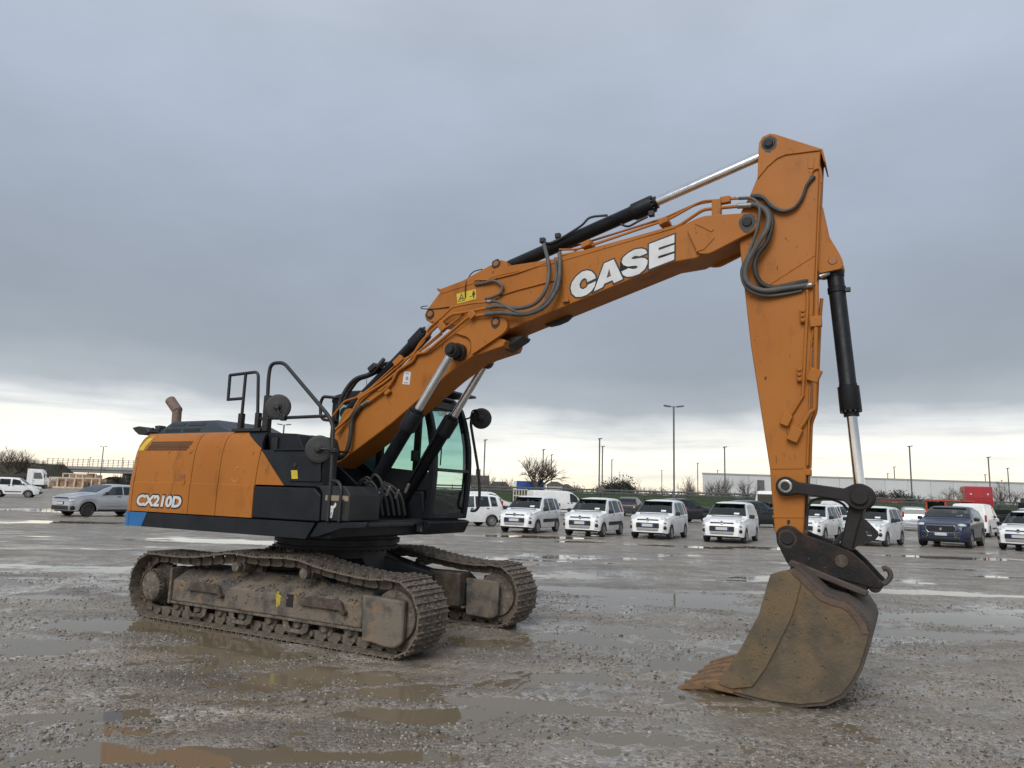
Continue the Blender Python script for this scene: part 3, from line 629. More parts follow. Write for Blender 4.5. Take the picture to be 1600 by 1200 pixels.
# ------------------------------------------------------------------ trees and shrubs
BARK = mat('bare_bark', (0.060, 0.050, 0.044), 0.9, col2=(0.085, 0.072, 0.062), scale=3)
TWIG = mat('bare_twigs', (0.085, 0.066, 0.054), 0.9, col2=(0.12, 0.09, 0.07), scale=3)
LEAF_DARK = mat('evergreen_leaf', (0.026, 0.032, 0.020), 0.8, col2=(0.042, 0.044, 0.028), scale=1.2)
LEAF_BROWN = mat('brown_shrub_leaf', (0.065, 0.052, 0.036), 0.85, col2=(0.095, 0.072, 0.048), scale=1.2)
LEAF_PALE = mat('dry_pale_leaf', (0.20, 0.175, 0.145), 0.85, col2=(0.13, 0.11, 0.09), scale=1.2)
def bare_tree(base, h, spread, seed, lab, group=None, first=0.22, lean=0.0, m=None, n1=7, depth=4, thick=1.0, nbr=(6, 5, 4), rmin=0.012):
    rs = random.Random(seed); r_ = empty('bare_tree', base); tag(r_, lab, 'tree', group)
    tv, tf, cv, cf = [], [], [], []
    def grow_(p, d, L, rad, lev):
        pts = [p]; dd = d.copy(); k = 3
        for i in range(k):
            dd = (dd + Vector((rs.uniform(-1, 1), rs.uniform(-1, 1), rs.uniform(-0.3, 0.8))) * 0.16).normalized(); pts.append(pts[-1] + dd * (L / k))
        rr = [rad * (1 - 0.55 * i / k) for i in range(k + 1)]
        if lev < 2: tube_geo(pts, rad, 6, tv, tf, rr)
        else: tube_geo(pts, rad, 3, cv, cf, rr)
        if lev >= depth: return
        nb = (n1, *nbr)[min(lev, 3)]
        for i in range(nb):
            t = rs.uniform(0.35, 1.0) if lev else rs.uniform(0.55, 1.0); q = pts[0].lerp(pts[-1], t) if lev == 0 else pts[min(k, 1 + int(t * k))] .lerp(pts[int(t * (k - 1))], 0.5)
            a = rs.uniform(0, 6.283); tilt = rs.uniform(0.45, 1.05) * (spread if lev == 0 else 0.9)
            x_, y_ = frame_of(dd); nd = (dd * math.cos(tilt) + (x_ * math.cos(a) + y_ * math.sin(a)) * math.sin(tilt)); nd.z += 0.18; nd.normalize()
            grow_(q, nd, L * rs.uniform(0.5, 0.78) if lev else (h - L) * rs.uniform(0.55, 0.85), max(rad * 0.5, rmin), lev + 1)
    grow_(Vector((0, 0, 0)), Vector((lean, 0, 1)).normalized(), h * first, h * 0.035 * thick, 0)
    mesh('trunk', tv, tf, BARK, r_, 180); mesh('crown', cv, cf, m or TWIG, r_, 180)
    return r_
def shrub(base, w, h, n, seed, lab, m=None, group=None, name='shrub', dpt=None, cat='shrub', ls=None):
    rs = np.random.RandomState(seed); r_ = empty(name, base); tag(r_, lab, cat, group)
    k = max(5, int(w * 2.2)); d_ = dpt or min(w, 3.0)
    cx = (rs.rand(k) - 0.5) * w; cy = (rs.rand(k) - 0.5) * d_; cz = (0.35 + 0.45 * rs.rand(k)) * h * (1 - 0.5 * np.abs(cx / (w / 2 + 1e-6)) ** 2)
    cr_ = (0.22 + 0.2 * rs.rand(k)) * h
    c_ = rs.randint(0, k, n); dirs = rs.randn(n, 3); dirs /= np.linalg.norm(dirs, axis=1)[:, None]; rr = cr_[c_] * rs.rand(n) ** 0.45 * (1 + 0.25 * rs.randn(n))
    P = np.stack([cx[c_], cy[c_], cz[c_]], 1) + dirs * rr[:, None] * np.array([1.15, 1.0, 1.0]); P[:, 2] = np.abs(P[:, 2])
    s = (ls or 0.042 * h) * (0.6 + 0.8 * rs.rand(n)); A = rs.randn(n, 3); A /= np.linalg.norm(A, axis=1)[:, None]; B = np.cross(A, dirs); B /= np.linalg.norm(B, axis=1)[:, None] + 1e-9
    V = np.stack([P - A * s[:, None], P + B * s[:, None] * 0.45, P + A * s[:, None], P - B * s[:, None] * 0.45], 1).reshape(-1, 3)
    F = np.arange(n * 4).reshape(-1, 4)
    me = bpy.data.meshes.new('foliage'); me.vertices.add(len(V)); me.vertices.foreach_set('co', V.ravel().astype(np.float32)); me.loops.add(F.size); me.loops.foreach_set('vertex_index', F.ravel().astype(np.int32))
    me.polygons.add(n); me.polygons.foreach_set('loop_start', (np.arange(n) * 4).astype(np.int32)); me.update(calc_edges=True)
    link('foliage', me, m or LEAF_BROWN, r_)
    tv, tf = [], []
    for i in range(min(k, 9)): tube_geo([Vector((cx[i] * 0.3, cy[i] * 0.3, 0)), Vector((cx[i] * 0.8, cy[i] * 0.8, cz[i] * 0.6)), Vector((cx[i], cy[i], cz[i] + cr_[i] * 0.5))], 0.05, 4, tv, tf, [0.02 * h, 0.012 * h, 0.004 * h])
    mesh('stems', tv, tf, BARK, r_)
    return r_
bx, by, bz = (4.01, 108.0, 2.46)
bare_tree((bx, by, 1.95), 5.9, 1.25, 24, 'spreading bare tree standing above the blue trailer', first=0.17, n1=9, depth=4, thick=1.35, nbr=(6, 4, 3), rmin=0.016)
TREES = [(-5.28, 140.0, 0.0, 5.59, 0.9, 100, 'slender bare tree right of the excavator cab', 4), (-1.31, 150.0, 0.0, 5.22, 1.0, 101, 'low bare tree left of the blue trailer', 4), (31.14, 130.0, 0.0, 4.8, 1.0, 102, 'low bare tree right of the tall double headed lamp post', 4), (30.81, 170.0, 0.0, 5.48, 1, 103, 'small far bare tree beside the dark evergreens', 4), (43.08, 150.0, 0.0, 6.04, 1.1, 104, 'bare tree at the left corner of the warehouse', 4), (45.46, 150.0, 0.0, 5.58, 1.1, 105, 'second bare tree before the warehouse wall', 4), (49.97, 150.0, 0.0, 5.72, 1.1, 106, 'bare tree left of the warehouse loading door', 4), (85.93, 140.0, 0.0, 5.16, 1.1, 107, 'small bare tree before the warehouse right of the linkage', 4), (103.74, 150.0, 0.0, 6.56, 1.2, 108, 'rounded bare tree at the right edge before the warehouse', 4), (58.96, 150.0, 0.0, 5.47, 1, 109, 'bare tree behind the excavator stick', 4), (-131.93, 190.0, 3.5, 6.41, 1.0, 110, 'bare tree at the left edge on the road bank', 4), (-129.09, 190.0, 3.5, 5.82, 1.0, 111, 'second bare tree on the road bank', 4), (-126.59, 190.0, 3.5, 5.06, 1.0, 112, 'third bare tree on the road bank', 4), (-127.15, 195.0, 3.5, 3.78, 1.0, 113, 'small bare tree at the end of the road bank', 4), (-124.43, 200.0, 3.5, 3.06, 0.8, 114, 'bare tree below the start of the overpass', 4)]
for (x, y, z, h, sp, sd, lab, dp) in TREES: bare_tree((x, y, z), h, sp, sd, lab, 'leafless trees behind the bank', first=0.14, n1=6, depth=dp, nbr=(5, 4, 3))
SHRUBS = [(-4.52, 140.0, 0.0, 1.75, 1.2, 2055, 300, 0, 'dark hedge right of the excavator cab'), (0.66, 150.0, 0.0, 3.48, 2.91, 2505, 301, 1, 'low dark hedge left of the blue trailer'), (15.76, 170.0, 0.0, 9.11, 4.13, 3967, 302, 1, 'brownish hedge right of the blue trailer'), (22.29, 165.0, 0.0, 5.6, 5.14, 3055, 303, 1, 'brown scrub behind the close pair of lamp posts'), (23.88, 160.0, 0.0, 2.86, 5.94, 2342, 304, 0, 'tall dark evergreen left of the farmhouse'), (25.44, 160.0, 0.0, 3.43, 5.85, 2491, 305, 0, 'broad dark evergreen beside the farmhouse'), (36.06, 170.0, 0.0, 9.11, 3.85, 3967, 306, 0, 'long low hedge left of the tall lamp post'), (43.58, 170.0, 0.0, 7.59, 3.78, 3573, 307, 1, 'long low hedge right of the tall lamp post'), (41.47, 140.0, 0.0, 5.0, 3.57, 2900, 308, 1, 'scrub growing at the foot of the warehouse left end'), (47.66, 140.0, 0.0, 5.0, 3.51, 2900, 309, 1, 'low scrub before the loading door'), (63.84, 125.0, 0.0, 4.02, 4.39, 2644, 310, 1, 'leggy dark scrub right of the bucket linkage'), (68.4, 125.0, 0.0, 3.79, 4.74, 2586, 311, 0, 'dense dark scrub behind the tall lamp post by the linkage'), (55.1, 140.0, 0.0, 7.5, 3.73, 3550, 312, 1, 'scrub behind the excavator stick'), (62.54, 140.0, 0.0, 6.25, 3.96, 3225, 313, 1, 'scrub seen through the bucket linkage'), (82.35, 140.0, 0.0, 8.75, 3.58, 3875, 314, 1, 'low scrub behind the blue car'), (93.52, 140.0, 0.0, 7.5, 3.91, 3550, 315, 1, 'low scrub behind the red lorry'), (-132.07, 192.0, 3.0, 15.43, 4.01, 5611, 316, 2, 'pale dry shrubs on the road bank at the left edge'), (-126.24, 190.0, 3.0, 6.79, 2.08, 3364, 317, 1, 'brown scrub on the slope of the road bank'), (-117.56, 190.0, 0.0, 6.79, 3.0, 3364, 318, 2, 'pale scrub under the start of the overpass'), (-102.5, 190.0, 0.0, 5.09, 3.46, 2923, 319, 0, 'dark shrubs behind the silver car')]
for (x, y, z, w, h, n, sd, mi, lab) in SHRUBS: shrub((x, y, z), w, h, n, sd, lab, (LEAF_DARK, LEAF_BROWN, LEAF_PALE)[mi], 'shrubs and hedges along the far edge of the yard')

# ------------------------------------------------------------------ far buildings
ROOF_DARK = mat('dark_roof', (0.055, 0.048, 0.046), 0.85, col2=(0.075, 0.062, 0.055), scale=0.8)
WALL_DARK = mat('dim_render', (0.15, 0.14, 0.13), 0.9, col2=(0.12, 0.115, 0.11), scale=0.5)
WALL_WHITE = mat('white_render', (0.52, 0.51, 0.48), 0.9, col2=(0.46, 0.45, 0.43), scale=0.5)
WINDOW = mat('window_dark', (0.03, 0.033, 0.038), 0.2, col2=(0.05, 0.05, 0.055), scale=1)
def house(x, y, w, dpt, hw, hr, lab, wall=None, chimney=False):
    r_ = empty('house', (x, y, 0)); tag(r_, lab, 'house')
    wl = span('wall', (-w / 2, 0, 0), (w / 2, dpt, hw), wall or WALL_DARK, r_)
    e = 0.5; vs = [(-w / 2 - e, -e, hw), (w / 2 + e, -e, hw), (w / 2 + e, dpt + e, hw), (-w / 2 - e, dpt + e, hw), (-w / 2 - e + (1.5 if not chimney else 0), dpt / 2, hw + hr), (w / 2 + e - (1.5 if not chimney else 0), dpt / 2, hw + hr)]
    rf = mesh('roof', vs, [(0, 1, 5, 4), (2, 3, 4, 5), (1, 2, 5), (3, 0, 4), (3, 2, 1, 0)], ROOF_DARK, r_)
    if chimney: span('chimney', (-w / 2 + 0.8, dpt / 2 - 0.5, hw + hr * 0.3), (-w / 2 + 1.8, dpt / 2 + 0.4, hw + hr + 1.3), WALL_DARK, rf)
    k = max(2, int(w / 4))
    for i in range(k):
        cx = -w / 2 + (i + 0.5) * w / k
        span('window', (cx - 0.55, -0.06, hw * 0.35), (cx + 0.55, -0.004, hw * 0.35 + 1.3), WINDOW, r_)
house(-6.33, 150.00, 3.21, 8.0, 3.13, 2.20, 'grey brown house with chimney right of the excavator cab', None, True)
house(-2.11, 155.00, 4.71, 8.0, 2.63, 1.60, 'low dark roofed building left of the blue trailer', None, False)
house(15.42, 190.00, 3.05, 8.0, 3.10, 1.60, 'small white house right of the blue trailer', WALL_WHITE, False)
house(28.91, 175.00, 2.81, 8.0, 3.56, 1.80, 'ochre farmhouse behind the dark evergreens', WALL_DARK, False)
house(-117.63, 215.00, 8.45, 8.0, 1.49, 1.60, 'dark low building behind the counterweight and silver car', None, False)
house(11.89, 185.00, 3.63, 8.0, 4.17, 1.00, 'grey shed right of the blue trailer', WALL_WHITE, False)

def blue_trailer():
    x0, y, z1 = (0.75, 112.0, 3.67); x1 = (5.71, 112.0, 3.82)[0]
    r_ = empty('blue_trailer', ((x0 + x1) / 2, y, 0)); tag(r_, 'blue tarpaulin lorry trailer with white ends behind the bare tree', 'trailer')
    w = (x1 - x0) / 2
    m = mat('blue_tarpaulin', (0.018, 0.085, 0.33), 0.55, col2=(0.02, 0.07, 0.27), scale=0.8)
    span('tarpaulin', (-w + 0.45, 0, 1.5), (w - 0.35, 2.5, z1), m, r_, 0.08)
    span('front_wall', (-w, 0.02, 1.5), (-w + 0.42, 2.48, z1 - 0.05), WHITE_DIRTY, r_); span('rear_frame', (w - 0.33, 0.02, 1.5), (w, 2.48, z1 - 0.1), WHITE_DIRTY, r_)
    span('chassis', (-w + 0.5, 0.4, 0.9), (w - 0.5, 2.1, 1.48), PLASTIC, r_)
    for xx in (w - 1.2, w - 2.4): cyl('wheel', (xx, 0.05, 0.5), (xx, 0.4, 0.5), 0.5, TYRE, r_)
blue_trailer()

# ------------------------------------------------------------------ overpass and bank on the left
CONC = mat('bridge_concrete', (0.22, 0.22, 0.215), 0.85, col2=(0.17, 0.17, 0.165), scale=0.3)
def overpass():
    D = 215.0
    xa, _, za = (-137.98, 215.0, 4.74); xb, _, zb = (-33.4, 215.0, 5.83)
    r_ = empty('overpass', ((xa + xb) / 2, D, 0)); tag(r_, 'grey concrete road overpass with tall mesh parapet at far left', 'bridge')
    w = (xb - xa) / 2
    span('deck', (-w, 0, za - 0.55), (w, 9, za + 0.75), CONC, r_); span('edge_beam', (-w, -0.3, za + 0.35), (w, -0.01, za + 1.1), mat('edge_beam_grey', (0.30, 0.30, 0.295), 0.8, col2=(0.25, 0.25, 0.25), scale=0.3), r_)
    pm_ = None
    for k in range(70):
        xx = -w + 0.5 + k * (2 * w - 1) / 69
        if pm_ is None: o = span('parapet_post', (-0.06, -0.12, 0), (0.06, 0.0, 2.5), ZINC, r_); pm_ = o.data
        else: o = link('parapet_post', pm_, None, r_)
        o.location = (xx, 0.15, za + 0.9)
    for z in (1.2, 1.7, 2.2, 2.7, 3.2): tube('parapet_rail', [(-w, 0.02, za + z), (0, 0.02, za + z), (w, 0.02, za + z)], 0.05, ZINC, r_, n=5, mode='poly')
    for px_ in (-w * 0.56, -w * .1, w * .35, w * 0.8): span('pier', (px_ - 0.7, 1.5, 0), (px_ + 0.7, 7.5, za - 0.56), CONC, r_, 0.15)
overpass()
def left_bank():
    x0 = (-151.72, 205.0, 5.96)[0]; xt, _, zt = (-131.78, 205.0, 6.21); xe = (-124.62, 205.0, 1.21)[0]
    vs, fs = [], []
    prof = [(x0 - 40, zt), (x0, zt), (xt, zt), (xe, -0.1)]
    n = 24
    for i in range(len(prof) - 1):
        for j in range(8):
            t = j / 8; xx = prof[i][0] * (1 - t) + prof[i + 1][0] * t; zz = prof[i][1] * (1 - t) + prof[i + 1][1] * t
            vs += [(xx + 3, 196, -0.1), (xx, 204 + 0.6 * random.uniform(-1, 1), zz + 0.3 * random.uniform(-1, 1)), (xx, 214, zz), (xx, 226, -0.1)]
    k = len(vs) // 4
    for i in range(k - 1):
        for j in range(3): fs.append((i * 4 + j, (i + 1) * 4 + j, (i + 1) * 4 + j + 1, i * 4 + j + 1))
    tag(mesh('road_bank', vs, fs, SOIL, None, 180), kind='structure')
left_bank()

# ================================================================== EXCAVATOR  (local x forward, y to its left, z up)
EX = empty('excavator', (MX, MY, 0), MA)
tag(EX, 'large orange and charcoal tracked excavator standing on the wet gravel, bucket down', 'excavator')
def lerp_tab(tab, v):
    if v <= tab[0][0]: return tab[0][1]
    for (a, b), (c, d) in zip(tab, tab[1:]):
        if v <= c: return b + (d - b) * (v - a) / (c - a)
    return tab[-1][1]

# ---------------------------------------------------------------- tracks
def track_path():
    top = [(-1.80, .752), (-1.5, .750), (-1.15, .758), (-.8, .80), (-.45, .845), (-.1, .832), (.25, .845), (.55, .842), (.85, .79), (1.15, .752), (1.5, .725), (1.76, .735)]
    P = [Vector((x, 0, z)) for x, z in top]; P = spline(P, 8)
    arc = [];
    for a in np.linspace(80, -82, 26): arc.append(Vector((1.80 + .365 * math.cos(R(a)), 0, .375 + .365 * math.sin(R(a)))))
    bot = [Vector((x, 0, .012)) for x in np.linspace(1.72, -1.72, 40)]
    arc2 = []
    for a in np.linspace(-98, -262, 26): arc2.append(Vector((-1.83 + .37 * math.cos(R(a)), 0, .382 + .37 * math.sin(R(a)))))
    return P + arc + bot + arc2
def resample(P, n):
    P = P + [P[0]]; L = [0]
    for a, b in zip(P, P[1:]): L.append(L[-1] + (b - a).length)
    out = []; j = 0
    for i in range(n):
        s = L[-1] * i / n
        while L[j + 1] < s: j += 1
        t = (s - L[j]) / (L[j + 1] - L[j]); p = P[j].lerp(P[j + 1], t); out.append(p)
    return out, L[-1]
NSH = 50
_tp, _tl = resample(track_path(), NSH * 2)
PITCH_T = _tl / NSH
def shoe_mesh():
    p = PITCH_T; h = 0.026
    # outer side is +z in shoe space, travel along x
    prof = [(-p * .52, -.012), (p * .50, -.012), (p * .52, .0), (p * .47, .004), (p * .445, h), (p * .385, h), (p * .36, .004), (p * .06, .004), (p * .035, h), (-p * .025, h), (-p * .05, .004), (-p * .34, .004), (-p * .365, h), (-p * .425, h), (-p * .45, .004), (-p * .52, .002)]
    o = prism('tmp', prof, -0.25, 0.25, SHOE); me = o.data; bpy.data.objects.remove(o); me.name = 'track_shoe'
    bm = bmesh.new(); bm.from_mesh(me)
    # two bolt heads and a mud hole show between the grousers
    for yy in (-.09, .09):
        for xx in (p * .21, -p * .20): bm_box(bm, (xx, yy, .010), (.030, .030, .016))
    bm.to_mesh(me); bm.free(); return me
def link_mesh():
    bm = bmesh.new(); p = PITCH_T
    for s in (-1, 1):
        out = [(-p * .56, -.078), (-p * .50, -.104), (-p * .20, -.112), (p * .20, -.112), (p * .50, -.104), (p * .56, -.078), (p * .54, -.046), (p * .36, -.036), (p * .30, -.0125), (-p * .30, -.0125), (-p * .36, -.036), (-p * .54, -.046)]
        y0, y1 = s * .060, s * .100
        v0 = [bm.verts.new((x, y0, z)) for x, z in out]; v1 = [bm.verts.new((x, y1, z)) for x, z in out]; k = len(out)
        bm.faces.new(v0); bm.faces.new(v1[::-1])
        for i in range(k): bm.faces.new((v0[i], v0[(i + 1) % k], v1[(i + 1) % k], v1[i]))
        for xx in (-p * .5,): 
            r_ = bmesh.ops.create_cone(bm, cap_ends=True, segments=10, radius1=.026, radius2=.026, depth=.03)
            bmesh.ops.transform(bm, matrix=Matrix.Translation((xx, s * .112, -.076)) @ Matrix.Rotation(R(90), 4, 'X'), verts=r_['verts'])
    bmesh.ops.recalc_face_normals(bm, faces=bm.faces)
    me = bpy.data.meshes.new('track_link'); bm.to_mesh(me); bm.free(); me.materials.append(MUD); return me
_shoe, _link = shoe_mesh(), link_mesh()
TRK = []
for side_, yc in (('near', -1.0), ('far', 1.0)):
    sgn = -1 if yc < 0 else 1
    bm = bmesh.new()
    # track frame: box with sloped top and flanged foot, outer side towards sgn
    sec = [(.30, .22), (.30, .46), (.02, .62), (-.24, .62), (-.24, .22)]      # (outwards from 0.87, z)
    y_ = lambda o_: sgn * (0.87 + o_)
    vs, fs = [], []
    for x in (-1.50, 1.42):
        for o_, z in sec: vs.append((x, y_(o_), z))
    for i in range(5): fs.append((i, (i + 1) % 5, 5 + (i + 1) % 5, 5 + i))
    fs += [(0, 1, 2, 3, 4), (9, 8, 7, 6, 5)]
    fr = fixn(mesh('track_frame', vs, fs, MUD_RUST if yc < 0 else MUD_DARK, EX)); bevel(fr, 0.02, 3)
    # flange, end plate, step bars, idler cover
    span('lower_flange', (-1.52, sgn * 1.185, .195), (1.44, sgn * .70, .222), MUD, fr, 0.005)
    span('end_plate', (-1.545, sgn * 1.19, .19), (-1.505, sgn * .75, .60), MUD, fr, 0.006)
    for x0, x1 in ((-1.12, -.66), (.66, 1.16)):
        if yc < 0:
            prism('step_bar', rnd([(x0 - .06, .36), (x0, .47), (x1, .47), (x1 + .07, .33), (x1, .375), (x0, .375)], .03), sgn * 1.172, sgn * 1.215, MUD_DARK, fr, 0.006)
            cyl('step_bolt', (x1 + .05, sgn * 1.172, .355), (x1 + .05, sgn * 1.23, .355), .028, MUD_DARK, fr, 10)
    if yc < 0:
        span('access_hole', (.375, -1.174, .335), (.475, -1.162, .465), BLACK, fr)
        blob = [(.255 + .038 * math.cos(a) * (1 + .25 * math.sin(5 * a)), .40 + .078 * math.sin(a) * (1 + .2 * math.cos(3 * a))) for a in np.linspace(0, 6.283, 18)[:-1]]
        decal('yellow_paint_mark', [blob], -1.1705, YELLOW_MARK, fr, .002)
        for hx, hy in ((-.62, -1.0), (.75, -1.0)):
            vs = [(hx - .16, -.94, .575), (hx + .10, -.94, .575), (hx + .20, -1.06, .512), (hx - .06, -1.06, .512)]
            nn = Vector((0, -.16, .28)).normalized() * .004
            mesh('top_opening', [Vector(v) + nn for v in vs], [(0, 1, 2, 3)], BLACK, fr)
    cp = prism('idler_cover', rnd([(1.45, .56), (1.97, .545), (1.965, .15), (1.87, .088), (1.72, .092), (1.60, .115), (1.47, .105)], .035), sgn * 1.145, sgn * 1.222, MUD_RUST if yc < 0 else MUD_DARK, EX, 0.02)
    cp.name = 'idler_cover'
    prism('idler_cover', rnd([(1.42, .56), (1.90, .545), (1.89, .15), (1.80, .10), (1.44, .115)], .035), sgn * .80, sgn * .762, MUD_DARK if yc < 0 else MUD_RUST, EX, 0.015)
    # running gear
    for nm, x, z, prof in (('idler', 1.80, .375, [(0, .10), (.0, .25), (.05, .262), (.10, .262), (.11, .235), (.17, .235), (.18, .262), (.23, .262), (.28, .25), (.28, .10)]),):
        lathe(nm, (x, sgn * 1.14, z), (x, sgn * .86, z), prof, MUD, fr, 36)
    hub = lathe('final_drive', (-1.86, sgn * 1.205, .372), (-1.86, sgn * .75, .372), [(0, .06), (.003, .165), (.012, .188), (.05, .192), (.055, .178), (.20, .185), (.30, .20), (.455, .20)], MUD, EX, 40)
    bm = bmesh.new()
    for k in range(26):
        a = 2 * math.pi * k / 26; bm_box(bm, (-1.86 + .178 * math.cos(a), sgn * 1.203, .372 + .178 * math.sin(a)), (.022, .03, .022), Matrix.Rotation(-a, 3, 'Y'))
    tag(bmobj('hub_bolts', bm, MUD_DARK, hub), kind='stuff')
    sp = []
    for k in range(42):
        a = 2 * math.pi * k / 42; rr = .275 if k % 2 else .225; sp.append((-1.86 + rr * math.cos(a), .378 + rr * math.sin(a)))
    prism('sprocket', sp, sgn * 1.03, sgn * .97, MUD_DARK, fr)
    for x in (-1.44, -1.07, -.70, -.32, .10, .52, .90, 1.24):
        lathe('bottom_roller', (x, sgn * 1.15, .158), (x, sgn * .85, .158), [(0, .035), (.02, .05), (.035, .05), (.04, .095), (.085, .095), (.09, .075), (.21, .075), (.215, .095), (.26, .095), (.265, .05), (.30, .04)], MUD, fr, 20)
    for x in (-1.07, -.32, .52):
        gd = [(x - .20, .21), (x - .17, .10), (x - .11, .072), (x + .11, .072), (x + .17, .10), (x + .20, .21), (x + .12, .21), (x + .10, .14), (x + .06, .115), (x - .06, .115), (x - .10, .14), (x - .12, .21)]
        prism('roller_guard', gd, sgn * 1.165, sgn * 1.145, MUD, fr, 0.006)
    for x, z in ((-.44, .690), (.60, .695)):
        lathe('carrier_roller', (x, sgn * 1.19, z), (x, sgn * .88, z), [(0, .04), (.004, .056), (.05, .058), (.055, .045), (.08, .045), (.085, .066), (.25, .066), (.25, .04), (.31, .04)], MUD, fr, 20)
        span('roller_bracket', (x - .02, sgn * .90, .52), (x + .12, sgn * .82, z), MUD, fr, 0.01)
    # chain and shoes
    tk = empty('crawler_track'); tk.parent = EX
    for k in range(NSH):
        p = _tp[2 * k]; q = _tp[(2 * k + 1) % len(_tp)]; p0 = _tp[2 * k - 1]
        d = (q - p0).normalized(); nz = Vector((-d.z, 0, d.x))      # outward for a clockwise path
        Mx = Matrix(((d.x, 0, nz.x, p.x), (0, 1, 0, yc), (d.z, 0, nz.z, p.z), (0, 0, 0, 1)))
        for nm, me_ in (('track_shoe', _shoe), ('track_link', _link)):
            o = link(nm, me_, None, tk); jr = random.uniform(-1, 1) * .9
            o.matrix_local = Mx @ Matrix.Rotation(R(jr), 4, 'Y')
    TRK.append(tk)

# ---------------------------------------------------------------- car body and swing ring
vs, fs = [], []
ring0 = [(0.60 * math.cos(a), 0.60 * math.sin(a)) for a in np.linspace(0, 2 * math.pi, 33)[:-1]]
cb = lathe('car_body', (0, 0, .50), (0, 0, .90), [(0, .50), (.02, .64), (.20, .64), (.34, .60), (.40, .60)], CHAR_DUST, EX, 40)
for sx in (-1, 1):
    for sy in (-1, 1):
        vs = []
        a = Vector((sx * .25, sy * .35, 0)); b = Vector((sx * .95, sy * .78, 0)); d = (b - a).normalized(); w = Vector((-d.y, d.x, 0)) * .26
        for p, z0, z1, k in ((a, .42, .86, 1.2), (b, .34, .60, 1.0)):
            vs += [p + w * k + Vector((0, 0, z0)), p - w * k + Vector((0, 0, z0)), p - w * k + Vector((0, 0, z1)), p + w * k + Vector((0, 0, z1))]
        o = fixn(mesh('frame_leg', vs, [(0, 1, 2, 3), (7, 6, 5, 4), (0, 4, 5, 1), (1, 5, 6, 2), (2, 6, 7, 3), (3, 7, 4, 0)], CHAR_DUST, cb)); bevel(o, .02)
# long inner side plate of the far frame
for s in (-1, 1):
    prism('side_plate', [(-1.3, .26), (-1.3, .52), (-.7, .62), (.7, .66), (1.25, .60), (1.45, .52), (1.45, .24)], s * .742, s * .70, CHAR_DUST, cb, .01)
sr = lathe('swing_ring', (0, 0, .895), (0, 0, 1.07), [(0, .70), (.0, .74), (.035, .745), (.04, .715), (.06, .715), (.065, .76), (.115, .765), (.12, .73), (.175, .73)], CHAR_DUST, EX, 64)
bm = bmesh.new()
for k in range(44):
    a = 2 * math.pi * k / 44; bm_box(bm, (.725 * math.cos(a), .725 * math.sin(a), .886), (.03, .03, .022), Matrix.Rotation(a, 3, 'Z'))
tag(bmobj('ring_bolts', bm, LINKM, sr), kind='stuff')

# ---------------------------------------------------------------- upper structure
SIDE = [(1.06, 1.25), (1.245, 1.25), (1.61, 1.25), (1.615, 1.243), (1.80, 1.236), (1.95, 1.222), (2.05, 1.203), (2.12, 1.180), (2.18, 1.145), (2.215, 1.108), (2.235, 1.06)]
ys = lambda z: lerp_tab(SIDE, z)
ZROWS = [1.25, 1.42, 1.608, 1.615, 1.72, 1.82, 1.90, 1.97, 2.03, 2.08, 2.12, 2.15, 2.18, 2.20, 2.215, 2.228, 2.235]
def skin(name, zs, xl, xr, m, parent=EX, off=0.0, depth=0.035, s=-1, nx=4):
    """panel lying on the curved flank between the seams xl(z) and xr(z)"""
    vs, fs = [], []; k = nx + 1
    for z in zs:
        a, b = xl(z), xr(z); b = max(b, a + .001)
        for i in range(k): vs.append((a + (b - a) * i / nx, s * (ys(z) + off), z))
    n = len(zs)
    for j in range(n - 1):
        for i in range(nx): fs.append((j * k + i, j * k + i + 1, (j + 1) * k + i + 1, (j + 1) * k + i))
    base = len(vs); rim = [(j, 0) for j in range(n)] + [(n - 1, i) for i in range(1, k)] + [(j, k - 1) for j in range(n - 2, -1, -1)] + [(0, i) for i in range(k - 2, 0, -1)]
    idxr = [j * k + i for j, i in rim]
    for q in idxr: v = vs[q]; vs.append((v[0], v[1] - s * depth, v[2] - (.02 if v[2] > 2.2 else 0)))
    for i in range(len(idxr)): fs.append((idxr[i], idxr[(i + 1) % len(idxr)], base + (i + 1) % len(idxr), base + i))
    o = mesh(name, vs, fs, m, parent); fixn(o)
    o.data.polygons.foreach_set('use_smooth', [True] * len(o.data.polygons)); o.data.set_sharp_from_angle(angle=R(24)); return o
deck = span('upper_frame', (-2.2, -1.18, 1.07), (.95, 1.18, 1.245), CHAR, EX, .02)
inner = prism('engine_bay', [(-2.30, 1.24), (-2.28, 2.20), (-.25, 2.205), (.25, 1.60), (.30, 1.24)], -1.03, 1.03, CHAR, EX, .03)
# flank skirt: blue at the tail, charcoal ahead
def skirt(name, x0a, x0b, x1a, x1b, m, off, z0=1.065, z1=1.238):
    xl = lambda z: x0a + (x0b - x0a) * (z - z0) / (z1 - z0); xr = lambda z: x1a + (x1b - x1a) * (z - z0) / (z1 - z0)
    return skin(name, [z0, z0 + .03, z1 - .02, z1], xl, xr, m, EX, off, .06)
skirt('tail_skirt', -2.36, -2.395, -2.085, -2.005, BLUE, .008); skirt('flank_skirt', -2.08, -2.0, .665, .785, CHAR, .006)
prism('front_skirt', [(.69, 1.085), (.81, 1.245), (1.47, 1.272), (1.455, 1.215), (1.15, 1.195), (.80, 1.09)], -1.235, -1.20, CHAR, EX, .008)
span('step_deck', (.80, -1.20, 1.215), (1.46, -.42, 1.255), CHAR_DUST, EX, .01)
S1, S2, S3 = (-1.262, -0.780, -0.172)
XD0, XD1 = -0.517, -0.187
XK, ZK = (-0.147, 2.027)
